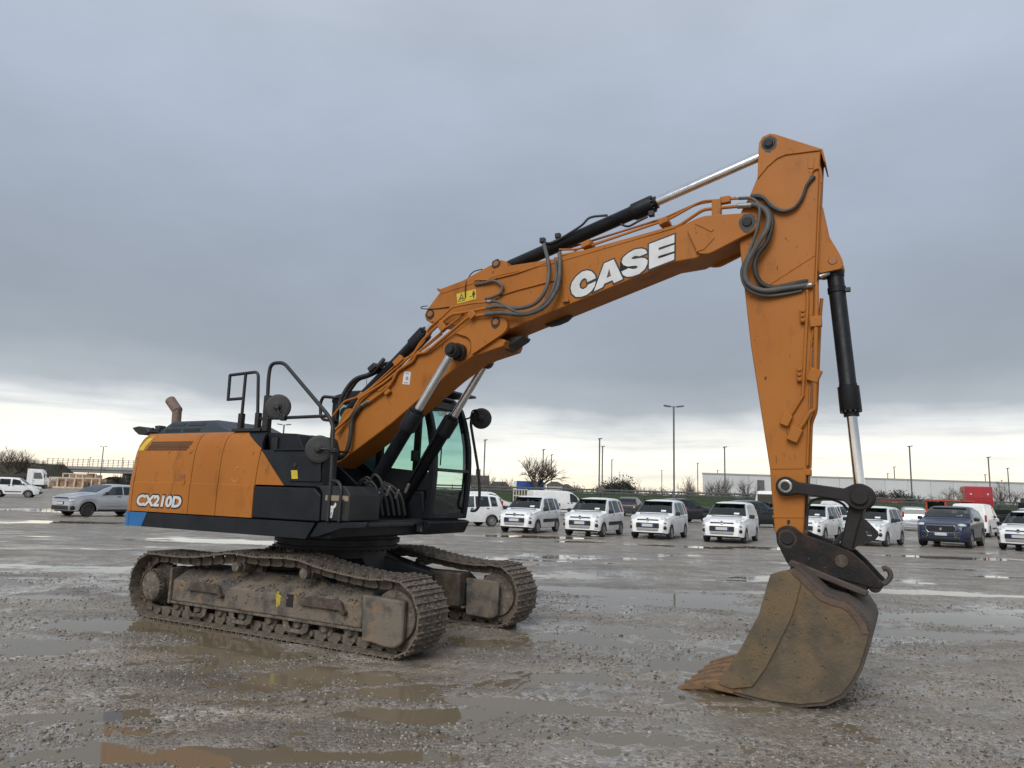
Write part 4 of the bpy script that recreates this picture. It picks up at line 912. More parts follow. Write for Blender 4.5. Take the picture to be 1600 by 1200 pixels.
seam3 = lambda z: S3 + (XK - S3) * max(0, (z - 1.61) / (ZK - 1.61)) if z <= ZK else XK + (XD1 - XK) * (z - ZK) / (2.235 - ZK)
diag = lambda z: XK + (XD0 - XK) * (z - ZK) / (2.235 - ZK)
g = .005
p1 = skin('side_panel', ZROWS, lambda z: -2.335 + .03 * max(0, z - 1.6), lambda z: S1 - g, ORANGE)
p2 = skin('side_panel', ZROWS, lambda z: S1 + g, lambda z: S2 - g, ORANGE)
p3 = skin('side_panel', ZROWS, lambda z: S2 + g, lambda z: (seam3(z) if z <= ZK else diag(z)) - g, ORANGE)
zs_t = [ZK + .001] + [z for z in ZROWS if z > ZK + .02]
skin('corner_trim', zs_t, lambda z: diag(z) + .001, lambda z: seam3(z) - g, CHAR)
XT = .277
zs_b = [1.62] + [z for z in ZROWS if 1.63 < z < ZK] + [ZK - .03]
tri_r = lambda z: XT + (seam3(ZK) + .02 - XT) * (z - 1.62) / (ZK - .03 - 1.62)
skin('orange_wedge', zs_b, lambda z: seam3(z) + g, tri_r, ORANGE, nx=3)
# charcoal tank and valve cover in front of the wedge
zs_c = [1.62, 1.7, 1.8, 1.9, 1.96, 2.0, 2.012]
skin('valve_cover', zs_c, lambda z: (tri_r(z) + .006) if z < ZK - .03 else seam3(z) + g, lambda z: .84 - .02 * (z - 1.6), CHAR, depth=.2)
tk_ = prism('tank_top', rnd([(XK + .02, 1.99), (XD1 + .0, 2.22), (.28, 2.20), (.40, 2.02), (.42, 1.99)], .03), -1.10, -.55, CHAR, EX, .02)
span('tank_rear_step', (-.10, -1.12, 2.0), (.0, -1.06, 2.16), BLACK, tk_)
prism('valve_block', rnd([(.36, 1.95), (.32, 2.20), (.52, 2.17), (.60, 1.95)], .05), -.98, -.70, BLACK, EX, .02)
span('valve_cover_top', (.05, -1.235, 2.003), (.80, -.80, 2.018), CHAR, EX, .006)
dr = prism('service_door', rnd([(.36, 1.665), (.345, 1.965), (.80, 1.93), (.83, 1.665)], .03), -1.245, -1.262, CHAR, EX, .006)
cyl('lock', (.445, -1.262, 1.84), (.445, -1.272, 1.84), .026, BLACK, dr, 14)
decal('yellow_sticker', [[(0.391, 1.784), (0.483, 1.785), (0.502, 1.694), (0.409, 1.692)]], -1.2625, YELLOW, dr, .002)
# lower front box: body, chamfered toolbox with emblem and louvre
prism('lower_side_box', rnd([(-.160, 1.252), (-.160, 1.600), (.735, 1.600), (.835, 1.525), (.835, 1.252)], .015), -1.05, -1.258, CHAR, EX, .012)
tb = prism('toolbox', [(.845, 1.262), (.845, 1.545), (.80, 1.60), (.72, 1.63), (1.15, 1.63), (1.235, 1.54), (1.23, 1.27)], -1.245, -.75, CHAR_DUST, EX, .012)
span('tape_strip', (.90, -1.250, 1.475), (1.215, -1.2465, 1.53), TAN_TAPE, tb)
for k in range(3): span('louvre', (1.085, -1.250, 1.355 + k * .05), (1.165, -1.2465, 1.39 + k * .05), BLACK, tb)
# bull's head emblem on the toolbox
cx, cz, sc = .995, 1.375, .0105
emb = [(-6, 6), (-4.5, 8), (-3.5, 6), (-2, 4.2), (0, 4.6), (2, 4.2), (3.5, 6), (4.5, 8), (6, 6), (5, 3.4), (2.8, 2), (2.4, -1), (1.6, -5), (.9, -7.5), (-.9, -7.5), (-1.6, -5), (-2.4, -1), (-2.8, 2), (-5, 3.4)]
emh = [[(-1.3, 1.2), (-.5, 1.6), (-.6, .2)], [(1.3, 1.2), (.6, .2), (.5, 1.6)], [(-.7, -2), (.7, -2), (.4, -6), (-.4, -6)]]
decal('emblem', [[(cx + sc * a, cz + sc * b) for a, b in emb]] + [[(cx + sc * a, cz + sc * b) for a, b in h_] for h_ in emh], -1.2465, DECAL_W, tb, .003)

# vent grille, hatch, decals and lettering on the rear panel
gp = [(-2.146, 2.154), (-1.354, 2.147), (-1.429, 2.015), (-2.225, 2.016)]
nr, ncg = 5, 27
gm = bmesh.new(); zt_, zb_ = 2.125, 2.005
xtl, xtr, xbl, xbr = gp[0][0], gp[1][0], gp[3][0], gp[2][0]
for r_ in range(nr):
    t = (r_ + .5) / nr; z = zt_ + (zb_ - zt_) * t
    for c_ in range(ncg):
        u_ = (c_ + .5 + (.25 if r_ % 2 else -.25)) / ncg; x = (xtl + (xbl - xtl) * t) * (1 - u_) + (xtr + (xbr - xtr) * t) * u_
        w_ = (xtr - xtl) / ncg * .34; h_ = (zt_ - zb_) / nr * .40
        v = [gm.verts.new((x + dx, -(ys(z + dz) + .0022), z + dz)) for dx, dz in ((-w_ - .004, -h_), (w_ - .004, -h_), (w_ + .004, h_), (-w_ + .004, h_))]
        gm.faces.new(v)
tag(bmobj('vent_grille', gm, BLACK, p1), kind='stuff')
def curved_decal(name, quad, m, parent, off=.002):
    vs, fs = [], []
    for j in range(7):
        t = j / 6
        for i in range(2):
            a, b = (quad[0], quad[3]) if i == 0 else (quad[1], quad[2]); x = a[0] * (1 - t) + b[0] * t; z = a[1] * (1 - t) + b[1] * t; vs.append((x, -(ys(z) + off), z))
    for j in range(6): fs.append((2 * j, 2 * j + 1, 2 * j + 3, 2 * j + 2))
    return mesh(name, vs, fs, m, parent)
curved_decal('warning_strip', [(-2.262, 2.194), (-2.171, 2.193), (-2.269, 2.009), (-2.373, 2.009)], YELLOW, p1)
hq = [(-1.511, 1.72), (-1.379, 1.722), (-1.376, 1.645), (-1.508, 1.643)]
prism('latch_frame', hq, -1.238, -1.248, ORANGE_WORN, p1, .004); cyl('latch', (hq[0][0] + .12, -1.248, hq[0][1] - .10), (hq[0][0] + .12, -1.256, hq[0][1] - .10), .035, ORANGE, p1, 16)
tl = [(-2.232, 1.314), (-1.381, 1.328), (-2.25, 1.457), (-2.21, 1.315)]
tx0, tz0 = tl[0]; tx1 = tl[1][0]; th = tl[2][1] - tl[3][1]
TXT = Matrix(((1, 0, 0, 0), (0, 0, -1, 0), (0, 1, 0, 0), (0, 0, 0, 1)))            # text plane: x -> x, y -> z, facing -y
base_w = 0.0
def side_text(name, body, m, x0, x1, z0, h, y, bold, parent, shear=0.0):
    o = text_mesh(name, body, 1.0, m, parent, Matrix(), bold, shear, .0)
    me = o.data; co = np.empty(len(me.vertices) * 3, np.float32); me.vertices.foreach_get('co', co); co = co.reshape(-1, 3)
    x = x0 + (co[:, 0] - co[:, 0].min()) / (co[:, 0].max() - co[:, 0].min()) * (x1 - x0); z = z0 + (co[:, 1] - co[:, 1].min()) / (co[:, 1].max() - co[:, 1].min()) * h
    me.vertices.foreach_set('co', np.stack([x, np.full_like(x, y), z], 1).ravel()); me.update(); return o
side_text('lettering_outline', 'CX210D', DECAL_B, tx0 - .018, tx1 + .018, tz0 - .018, th + .036, -1.2520, .075, p1, .12)
side_text('lettering', 'CX210D', DECAL_W, tx0, tx1, tz0, th, -1.2545, .045, p1, .12)
# faint ghost of a peeled sticker on the third panel
GHOST = mat('sticker_ghost', (0.40, 0.15, 0.035), 0.6, col2=(0.46, 0.17, 0.035), scale=14)
for q in ([(180,690),(200,650),(235,640),(240,665),(205,670),(190,700)], [(150,780),(165,770),(175,800),(210,805),(235,765),(232,800),(205,828),(165,820)]):
    pass
gh1 = [(-0.54, 1.774), (-0.516, 1.815), (-0.466, 1.825), (-0.456, 1.8), (-0.506, 1.795), (-0.524, 1.764)]
gh2 = [(-0.572, 1.683), (-0.552, 1.693), (-0.533, 1.663), (-0.481, 1.659), (-0.45, 1.7), (-0.45, 1.665), (-0.486, 1.636), (-0.545, 1.643)]
for gq in (gh1, gh2): mesh('sticker_ghost', [(x, -(ys(z) + .0015), z) for x, z in gq], [tuple(range(len(gq)))], GHOST, p3)

# counterweight: swept tail, blue belly band
CW = [(-2.345, -1.25), (-2.40, -1.242), (-2.46, -1.215), (-2.51, -1.17), (-2.545, -1.10), (-2.60, -.90), (-2.66, -.60), (-2.70, -.3), (-2.715, 0)]
CW = CW + [(x, -y) for x, y in CW[-2::-1]]
def cw_shell(name, zs, m, bulge=0.0, bot=True):
    vs, fs = [], []; k = len(CW)
    for z in zs:
        d = 1.25 - ys(z) - bulge
        for x, y in CW: vs.append((x + d * .95 * (1 if abs(y) < 1.2 else .5), y * (abs(y) - d) / abs(y) if abs(y) > .02 else y, z))
    n = len(zs)
    for j in range(n - 1):
        for i in range(k - 1): fs.append((j * k + i, j * k + i + 1, (j + 1) * k + i + 1, (j + 1) * k + i))
    fs.append(tuple(range(k))); fs.append(tuple((n - 1) * k + i for i in range(k)))
    for j in range(n - 1): fs.append((j * k, (j + 1) * k, (j + 1) * k + k - 1, j * k + k - 1))
    o = fixn(mesh(name, vs, fs, m, EX)); o.data.polygons.foreach_set('use_smooth', [True] * len(o.data.polygons)); o.data.set_sharp_from_angle(angle=R(30)); return o
cw = cw_shell('counterweight', [1.245, 1.30, 1.42, 1.61, 1.75, 1.9, 2.0, 2.08, 2.14, 2.18, 2.21, 2.225], ORANGE)
cw_shell('counterweight_band', [1.062, 1.08, 1.225, 1.24], BLUE, .012)

# roof, cowl, exhaust, rear light
rf = prism('hood_top', [(-2.42, 2.20), (-2.40, 2.236), (-.62, 2.240), (-.60, 2.20)], -1.06, 1.06, ORANGE, EX, .01)
c0 = [(-2.508, 2.27), (-2.334, 2.428), (-1.468, 2.419), (-0.99, 2.355), (-0.994, 2.279)]
z_b = 2.242; x_l, x_lt, x_rt, x_r = c0[0][0], c0[1][0], c0[2][0], c0[3][0]
zt_c = c0[1][1]
vs = [(x_l, -.90, z_b), (x_r, -.90, z_b), (x_r, .2, z_b), (x_l, .2, z_b), (x_lt - .05, -.87, z_b + .09), (x_rt + .2, -.87, z_b + .09), (x_rt + .2, .17, z_b + .09), (x_lt - .05, .17, z_b + .09),
      (x_lt, -.78, zt_c), (x_rt, -.78, zt_c), (x_rt, .1, zt_c), (x_lt, .1, zt_c)]
fs = [(0, 1, 5, 4), (1, 2, 6, 5), (2, 3, 7, 6), (3, 0, 4, 7), (4, 5, 9, 8), (5, 6, 10, 9), (6, 7, 11, 10), (7, 4, 8, 11), (8, 9, 10, 11), (3, 2, 1, 0)]
cow = bevel(fixn(mesh('engine_cowl', vs, fs, COWL, EX)), .02, 3)
wx = (x_rt - x_lt)
for a, b in ((.05, .38), (.46, .82)):
    for (y0, z0, y1, z1) in ((-.872, z_b + .10, -.80, zt_c - .02),):
        xa, xb = x_lt + wx * a, x_lt + wx * b; nn = Vector((0, -.85, .53)).normalized() * .006
        t0, t1 = .25, .62; q = lambda x, t: Vector((x, -.87 + .09 * t, z_b + .09 + (zt_c - z_b - .09) * t)) + nn
        mesh('slot', [q(xa, t0), q(xb, t0), q(xb, t1), q(xa, t1)], [(0, 1, 2, 3)], BLACK, cow)
    mesh('slot', [(x_lt + wx * a - .03, -.893, z_b + .025), (x_lt + wx * b - .03, -.893, z_b + .025), (x_lt + wx * b - .03, -.884, z_b + .07), (x_lt + wx * a - .03, -.884, z_b + .07)], [(0, 1, 2, 3)], BLACK, cow)
ep = [(-2.578, -0.55, 2.466), (-2.595, -0.55, 2.641), (-2.781, -0.55, 2.776)]
ex_r = .062
pipe = spline([Vector(ep[0]) + Vector((0, 0, -.12)), ep[0], Vector(ep[1]) + Vector((0, 0, -.02))], 3)
lathe('exhaust_stack', Vector(ep[0]) + Vector((0, 0, -.2)), Vector(ep[1]), [(0, .075), (.13, .075), (.14, ex_r), (.2 + (Vector(ep[1]) - Vector(ep[0])).length, ex_r)], RUST, EX, 20)
d_ = (Vector(ep[2]) - Vector(ep[1])); 
tp_ = lathe('exhaust_tip', Vector(ep[1]) - d_.normalized() * .035 + Vector((0, 0, -.03)), Vector(ep[2]), [(0, ex_r * .8), (.02, ex_r * 1.12), (d_.length + .03, ex_r * 1.12), (d_.length + .03, ex_r * .95), (d_.length - .05, ex_r * .9)], RUST, EX, 20)
rl = [(-2.837, 2.329), (-2.704, 2.347), (-2.51, 2.319), (-2.461, 2.263), (-2.536, 2.23), (-2.684, 2.232), (-2.759, 2.272)]
rlo = prism('rear_work_light', rl, -1.03, -.86, BLACK, EX, .012)
cyl('light_bracket', (rl[4][0] + .03, -.95, 2.235), (rl[4][0] + .03, -.95, 2.33), .02, BLACK, EX)
bx_ = [(-2.677, 2.372), (-2.576, 2.379), (-2.562, 2.291), (-2.614, 2.279)]
prism('cowl_box', bx_, -.82, -.70, COWL, EX, .015)

# handrails on the deck
HR = lambda nm, pts, r=.019, fr=.06: tube(nm, pts, r, BLACK, EX, n=10, mode='poly', fr=fr)
Yr = -1.06
a = [(-0.96, -1.06, 2.623), (-0.965, -1.06, 2.941), (-0.475, -1.06, 2.958), (-0.412, -1.06, 2.902), (-0.41, -1.06, 2.27)]
HR('rear_handrail', [a[1], a[2], a[4]], fr=.07); HR('handrail_strut', [a[1], a[0]])
b = [(-0.962, -1.06, 2.639), (-0.702, -1.06, 2.643), (-0.689, -1.06, 2.94), (-0.695, -1.06, 2.275)]
HR('handrail_strut', [b[0], b[1]]); HR('handrail_post', [b[2], b[3]])
for q in (a[4], b[3]): span('post_sleeve', (q[0] - .03, Yr - .03, 2.24), (q[0] + .03, Yr + .03, 2.46), BLACK, EX, .005)
span('rail_foot', (b[3][0] - .10, Yr - .05, 2.238), (a[4][0] + .1, Yr + .06, 2.275), BLACK, EX, .005)
c = [(-0.264, -1.06, 2.264), (-0.297, -1.06, 2.877), (-0.28, -1.06, 3.046), (-0.07, -1.06, 3.048), (0.031, -1.07, 2.991), (0.804, -1.18, 2.379), (0.894, -1.2, 2.27), (0.956, -1.24, 1.689), (0.964, -1.26, 1.262)]
HR('front_handrail', [c[0], c[1], c[2], c[3], c[5], c[6], c[7], c[8]], .022, .09)
span('post_sleeve', (c[0][0] - .045, Yr - .035, 2.238), (c[0][0] + .045, Yr + .035, 2.66), BLACK, EX, .006)
d = [(-0.408, -1.06, 2.388), (0.772, -1.17, 2.381)]
HR('handrail_bar', [d[0], d[1]])
e = [(0.945, -1.24, 1.686), (1.061, -1.245, 1.674), (1.117, -1.25, 1.609), (1.117, -1.26, 1.265)]
HR('lower_grab_rail', [e[0], e[1], e[2], e[3]], .02, .05)
f = [(-0.47, 0.28, 2.822), (-0.688, 0.28, 2.845), (-0.733, 0.28, 2.754), (-0.71, 0.28, 2.577), (-0.659, 0.28, 2.527), (-0.528, 0.28, 2.511)]
f = [(f[0][0] + .04, .38, f[0][2])] + f + [(f[-1][0] + .04, .38, f[-1][2])]          # grab rail on the rear corner of the cab
HR('cab_grab_rail', f, .022, .04)
def round_mirror(nm, cpos, facing, r=.135):
    cpos = Vector(cpos); facing = Vector(facing).normalized()
    o = lathe(nm, cpos, cpos + facing * .09, [(0, .035), (.004, .045), (.014, .05), (.016, r * .55), (.018, r * .56), (.020, r * .80), (.022, r * .81), (.026, r * .96), (.036, r), (.055, r), (.062, r * .97), (.058, r * .9)], PLASTIC, EX, 32)
    cyl('mirror_knob', cpos - facing * .03, cpos + facing * .01, .032, BLACK, o, 12); return o
m1 = [(-0.074, -1.1, 2.521), (0.074, -1.13, 2.384)]
m2 = [(0.802, -1.3, 2.014), (0.961, -1.24, 2.001)]
fwd = Vector((-.55, .83, -.05))
round_mirror('round_mirror', m1[0], fwd, .15); tube('mirror_arm', [Vector(m1[0]) - fwd * .02, Vector(m1[0]) + Vector((.03, 0, -.07)), m1[1]], .012, BLACK, EX, mode='poly')
box('mirror_clamp', m1[1], (.07, .05, .07), BLACK, EX, .008)
round_mirror('round_mirror', m2[0], fwd, .15); tube('mirror_arm', [Vector(m2[0]) - fwd * .02, Vector(m2[0]) + Vector((.08, 0, 0)), m2[1]], .012, BLACK, EX, mode='poly')
box('mirror_clamp', m2[1], (.08, .05, .05), BLACK, EX, .008)

# ---------------------------------------------------------------- cab
CABX = [(1.24, 1.10), (1.50, 1.14), (1.88, 1.165), (2.2, 1.145), (2.5, 1.08), (2.7, 1.0), (2.82, .90)]     # front profile z -> x
fx = lambda z: lerp_tab(CABX, z)
YN, YF = .36, 1.24
cabf = span('cab_base', (-.62, YN, 1.10), (.98, YF, 1.27), CHAR, EX, .02)
sk = prism('cab_skirt', [(-.10, 1.075), (-.10, 1.255), (1.10, 1.245), (1.16, 1.225), (1.08, 1.075)], YN - .02, YF + .0, CHAR, EX, .012)
lbq = [(0.643, 1.21), (0.928, 1.212), (0.93, 1.107), (0.641, 1.11)]; lbq2 = [(0.935, 1.195), (1.031, 1.199), (1.03, 1.109), (0.938, 1.111)]
decal('data_plate', [lbq], .338, DECAL_W, sk, .003); decal('data_plate', [lbq2], .338, mat('grey_label', (.22, .22, .22), .5, col2=(.16, .16, .16), scale=30), sk, .003)
for i, (u0, u1, v0, v1) in enumerate(((.05, .22, .55, .85), (.32, .36, .1, .35), (.42, .5, .12, .3), (.3, .62, .6, .68), (.3, .7, .75, .8), (.72, .9, .6, .85))):
    q0 = Vector(lbq[0]); qx = Vector(lbq[1]) - q0; qy = Vector(lbq[3]) - q0
    decal('data_plate_print', [[tuple(q0 + qx * u_ + qy * v_) for u_, v_ in ((u0, v0), (u1, v0), (u1, v1), (u0, v1))]], .335, mat('print_grey', (.3, .3, .3), .6, col2=(.2, .2, .2), scale=60) if i == 0 else MATS['print_grey'], sk, .001)
def strip(name, pts, y0, y1, w, m, parent):
    """bent pillar following the front profile"""
    vs, fs = [], []
    for x, z in pts: vs += [(x, y0, z), (x, y1, z), (x - w, y1, z), (x - w, y0, z)]
    for i in range(len(pts) - 1):
        for j in range(4): fs.append((i * 4 + j, i * 4 + (j + 1) % 4, (i + 1) * 4 + (j + 1) % 4, (i + 1) * 4 + j))
    fs += [(0, 1, 2, 3), tuple(len(vs) - 4 + j for j in range(4))]
    o = fixn(mesh(name, vs, fs, m, parent)); return bevel(o, .015)
zf = [1.26, 1.4, 1.6, 1.8, 2.0, 2.2, 2.4, 2.55, 2.7, 2.8]
pr = [(fx(z), z) for z in zf]
strip('front_pillar', pr, YN, YN + .085, .10, CHAR, EX); strip('front_pillar', pr, YF - .085, YF, .10, CHAR, EX)
for x0 in (-.62, .20):
    for y0 in (YN, YF - .07): prism('pillar', [(x0, 1.26), (x0 + .03, 2.80), (x0 + .12, 2.80), (x0 + .10, 1.26)], y0, y0 + .07, CHAR, EX, .015)
prism('cab_roof', rnd([(-.62, 2.76), (-.60, 2.86), (-.3, 2.92), (.55, 2.92), (.84, 2.87), (.98, 2.74), (.93, 2.70)], .04), YN, YF, CHAR, EX, .03)
prism('lower_side_panel', rnd([(.30, 1.26), (.30, 1.60), (.98, 1.60), (1.04, 1.26)], .04), YN + .01, YN + .05, CHAR, EX, .01)
prism('middle_side_panel', rnd([(.31, 1.605), (.315, 1.90), (1.06, 1.84), (1.05, 1.605)], .03), YN + .018, YN + .05, BLACK, EX, .01)
prism('lower_side_panel', rnd([(-.55, 1.26), (-.55, 1.62), (1.05, 1.62), (1.05, 1.26)], .04), YF - .05, YF - .01, CHAR, EX, .01)
span('cab_rear_wall', (-.61, YN + .07, 1.26), (-.56, YF - .07, 1.85), CHAR, EX)
span('sill_bar', (fx(1.3) - .06, YN + .085, 1.26), (fx(1.3) - .0, YF - .085, 1.335), CHAR, EX, .015)
zm = 1.875; span('screen_divider', (fx(zm) - .05, YN + .085, zm - .02), (fx(zm), YF - .085, zm + .02), BLACK, EX, .008)
zh = 2.66; span('header_bar', (fx(zh) - .12, YN + .085, zh), (fx(zh) - .01, YF - .085, zh + .12), BLACK, EX, .02)
def front_glass(nm, z0, z1):
    vs, fs = [], []; n = 8
    for i in range(n + 1):
        z = z0 + (z1 - z0) * i / n
        for y in (YN + .086, (YN + YF) / 2, YF - .086): vs.append((fx(z) - .03 + (.012 if 0.5 < y < 1.1 else 0), y, z))
    for i in range(n):
        for j in range(2): fs.append((i * 3 + j, i * 3 + j + 1, i * 3 + j + 4, i * 3 + j + 3))
    return mesh(nm, vs, fs, GREEN_GLASS, EX, 180)
fg1 = front_glass('windscreen', zm + .022, zh); fg2 = front_glass('lower_windscreen', 1.337, zm - .022)
for y in (YN + .035, YF - .035):
    mesh('side_window', [(.31, y, 1.905), (fx(1.85) - .11, y, 1.845), (fx(2.2) - .11, y, 2.2), (fx(2.68) - .11, y, 2.69), (.33, y, 2.74)], [(0, 1, 2, 3, 4)], GREEN_GLASS, EX)
    mesh('side_window', [(-.51, y, 1.63), (.195, y, 1.63), (.22, y, 2.74), (-.49, y, 2.74)], [(0, 1, 2, 3)], GREEN_GLASS, EX)
mesh('rear_window', [(-.58, YN + .08, 1.86), (-.58, YF - .08, 1.86), (-.55, YF - .08, 2.75), (-.55, YN + .08, 2.75)], [(0, 1, 2, 3)], GREEN_GLASS, EX)
# seat, consoles, levers, wiper
SEAT = mat('seat_fabric', (.02, .021, .024), .85, col2=(.03, .03, .032), scale=20)
st = span('seat', (-.15, .58, 1.55), (.32, 1.04, 1.68), SEAT, EX, .04); prism('seat_back', rnd([(-.28, 1.65), (-.16, 1.65), (-.22, 2.25), (-.32, 2.25)], .04), .60, 1.02, SEAT, EX, .04); span('seat_base', (-.1, .66, 1.27), (.25, .96, 1.55), BLACK, EX)
for y in (.45, 1.05): span('console', (.05, y, 1.27), (.50, y + .13, 1.74), BLACK, EX, .03)
span('monitor', (.70, .47, 1.98), (.74, .63, 2.12), PLASTIC, EX, .01)
for y in (.72, .90): tube('travel_lever', [(.78, y, 1.28), (.80, y, 1.55), (.72, y, 1.80), (.70, y, 1.85)], .012, BLACK, EX)
tube('wiper', [(fx(1.95) + .0, YN + .12, 1.93), (fx(2.15) + .005, YN + .14, 2.15), (fx(2.4), YN + .20, 2.4)], .009, BLACK, EX)
# visor, mirrors and front grab rail
vq = [(1.018, 2.843), (1.204, 2.95), (1.417, 2.894), (1.442, 2.832), (1.266, 2.829)]
prism('rain_visor', [(.86, 2.86), (.90, 2.90), (1.20, 2.90), (1.22, 2.865), (1.0, 2.855)], YN + .04, YF - .04, PLASTIC, EX, .01)
tag_y = YN + .2
side_logo = text_mesh('windscreen_lettering', 'CASE', .085, DECAL_W, fg1, Matrix.Translation((fx(2.60) - .012, YN + .22, 2.575)) @ Matrix(((0, 0, 1, 0), (1, 0, 0, 0), (0, 1, 0, 0), (0, 0, 0, 1))), .004)
gm_ = [(1.048, 1.3, 2.604), (1.058, 1.34, 2.613), (1.062, 1.32, 2.531), (1.223, 1.3, 1.902), (1.263, 1.29, 1.646), (1.265, 1.28, 1.418), (1.221, 1.26, 1.36), (1.166, 1.23, 1.367)]
tube('front_grab_rail', [gm_[1], gm_[2], gm_[3], gm_[4], gm_[5], gm_[6], gm_[7]], .02, BLACK, EX, mode='poly', fr=.08)
mm = [(1.196, 1.36, 2.617), (1.14, 1.34, 2.735), (1.071, 1.33, 2.721), (1.059, 1.31, 2.619), (1.01, 1.24, 2.593)]
mo = round_mirror('round_mirror', mm[0], Vector((-.40, .91, 0)), .145)
tube('mirror_arm', [mm[0], mm[1], mm[2], mm[3], mm[4]], .012, BLACK, EX, mode='poly', fr=.03)
tube('antenna', [(-0.204, 0.6, 2.999), (-0.214, 0.6, 3.107)], .004, BLACK, EX, mode='poly')

# ---------------------------------------------------------------- boom foot, hoses behind
for y in (-.30, .27): prism('boom_bracket', [(-.25, 1.24), (-.12, 1.85), (.05, 1.98), (.22, 1.86), (.72, 1.52), (.80, 1.24)], y, y + .035, CHAR, EX, .01)
# boom sections
BW = .215
LB = [(-0.082, 1.775), (-0.167, 1.878), (-0.065, 2.166), (0.093, 2.406), (0.179, 2.5), (0.39, 2.686), (0.755, 2.893), (1.214, 3.196), (1.634, 3.405), (1.85, 3.524), (2.114, 3.404), (2.435, 3.297), (2.405, 3.226), (1.99, 3.13), (1.642, 2.918), (1.324, 2.691), (0.921, 2.404), (0.012, 1.847)]
lb = prism('lower_boom', LB, -BW, BW, ORANGE, EX, .012)
lug = [(-0.039, 2.371), (0.032, 2.533), (0.08, 2.597), (0.152, 2.611), (0.218, 2.577), (0.292, 2.688), (0.421, 2.748), (0.286, 2.51)]
for y in (-.12, .08): prism('cylinder_lug', lug, y, y + .04, ORANGE, lb, .006)
FK = [(1.772, 3.424), (2.005, 3.546), (2.321, 3.577), (2.414, 3.554), (2.478, 3.475), (2.471, 3.403), (2.411, 3.353), (2.013, 3.142), (2.025, 3.227), (2.005, 3.312), (1.949, 3.363), (1.872, 3.386)]
for s in (-1, 1): prism('fork_plate', rnd(FK, .03, 3), s * (BW - .005), s * (BW + .045), ORANGE, lb, .012)
PB = [(1.594, 3.301), (1.658, 3.367), (1.746, 3.394), (1.846, 3.376), (1.934, 3.341), (1.986, 3.272), (1.985, 3.188), (1.923, 3.117), (1.816, 3.087), (1.705, 3.113), (1.611, 3.195)]
for s in (-1, 1): prism('pin_boss_plate', rnd(PB, .05, 3), s * (BW - .005), s * (BW + .012), ORANGE, lb, .006)
FB = [(1.295, 3.694), (1.329, 3.762), (1.495, 3.942), (1.867, 4.079), (2.258, 4.226), (2.325, 4.248), (2.393, 4.22), (2.42, 4.155), (2.456, 4.083), (2.991, 4.133), (3.114, 4.149), (4.345, 4.307), (4.579, 4.38), (4.655, 4.391), (5.005, 4.356), (5.001, 4.117), (4.556, 3.961), (4.305, 3.949), (3.125, 3.606), (2.503, 3.426), (2.258, 3.38), (1.824, 3.492), (1.551, 3.577), (1.385, 3.592), (1.318, 3.629)]
fb = prism('upper_boom', FB, -.20, .20, ORANGE, EX, .012)
FL = [(1.494, 3.958), (1.465, 3.985), (1.473, 4.008), (1.511, 3.988), (2.303, 4.155), (2.99, 4.162), (4.345, 4.337), (4.358, 4.308), (2.999, 4.11), (2.457, 4.068), (2.332, 4.061), (1.532, 3.93)]
prism('top_flange', FL, -.206, -.196, ORANGE, fb, .002)
TPL = [(4.663, 4.377), (5.066, 4.338), (5.118, 4.313), (5.156, 4.244), (5.154, 4.187), (5.115, 4.141), (5.008, 4.1), (4.696, 3.974), (4.584, 3.99), (4.472, 4.264)]
for s in (-1, 1): prism('tip_plate', rnd(TPL, .04, 3), s * .185, s * .235, ORANGE, fb, .01)
for q, nm in (([(4.56, 4.302), (4.617, 4.303), (4.747, 4.213), (4.719, 4.197), (4.607, 4.274)], 'rib'), ([(4.736, 4.144), (4.754, 4.133), (4.651, 4.028), (4.566, 4.011), (4.57, 4.03), (4.632, 4.051)], 'rib')):
    prism(nm, q, -.243, -.20, ORANGE, fb, .003)
SQ = [(3.102, 3.941), (3.128, 3.948), (3.185, 3.705), (3.196, 3.68), (3.191, 3.651), (3.134, 3.652), (3.129, 3.682), (3.144, 3.695)]
prism('weld_bracket', SQ, -.212, -.199, ORANGE, fb, .003)
prism('stop_block', [(3.129, 3.682), (3.201, 3.679), (3.204, 3.647), (3.134, 3.65)], -.245, -.199, ORANGE_WORN, fb, .005)
prism('cable_bundle', [(2.333, 3.336), (2.41, 3.358), (2.594, 3.363), (2.565, 3.322), (2.455, 3.262), (2.359, 3.2)], -.10, .12, RUBBER, fb, .02)
prism('cable_guard', [(2.766, 3.504), (3.106, 3.587), (3.036, 3.529), (2.935, 3.497), (2.831, 3.483)], .06, .15, RUBBER, fb, .015)
# pins
def pin(nm, p, y0, y1, r, m, parent): return cyl(nm, (p[0], y0, p[1]), (p[0], y1, p[1]), r, m, parent, 22, .008)
P_nose = (1.382, 3.694); P_mid = (2.326, 3.498); P_lug = (2.27, 4.202); P_tip = (5.061, 4.244)
P_top = (5.269, 5.025); P_bk = (5.787, 3.797); P_cyl = (1.844, 3.19)
for s in (-1, 1):
    for nm, p, y, r in (('boom_pin', P_nose, .20, .050), ('boom_pin', P_mid, .26, .050), ('boom_pin', P_lug, .20, .046), ('boom_pin', P_tip, .235, .062)):
        o = pin(nm, p, s * (y - .01), s * (y + .004), r * 1.12, BLACK, fb if nm != 'x' else lb); pin('pin_cap', p, s * (y - .01), s * (y + .016), r * .78, ORANGE_WORN if p is not P_tip else LINKM, o)

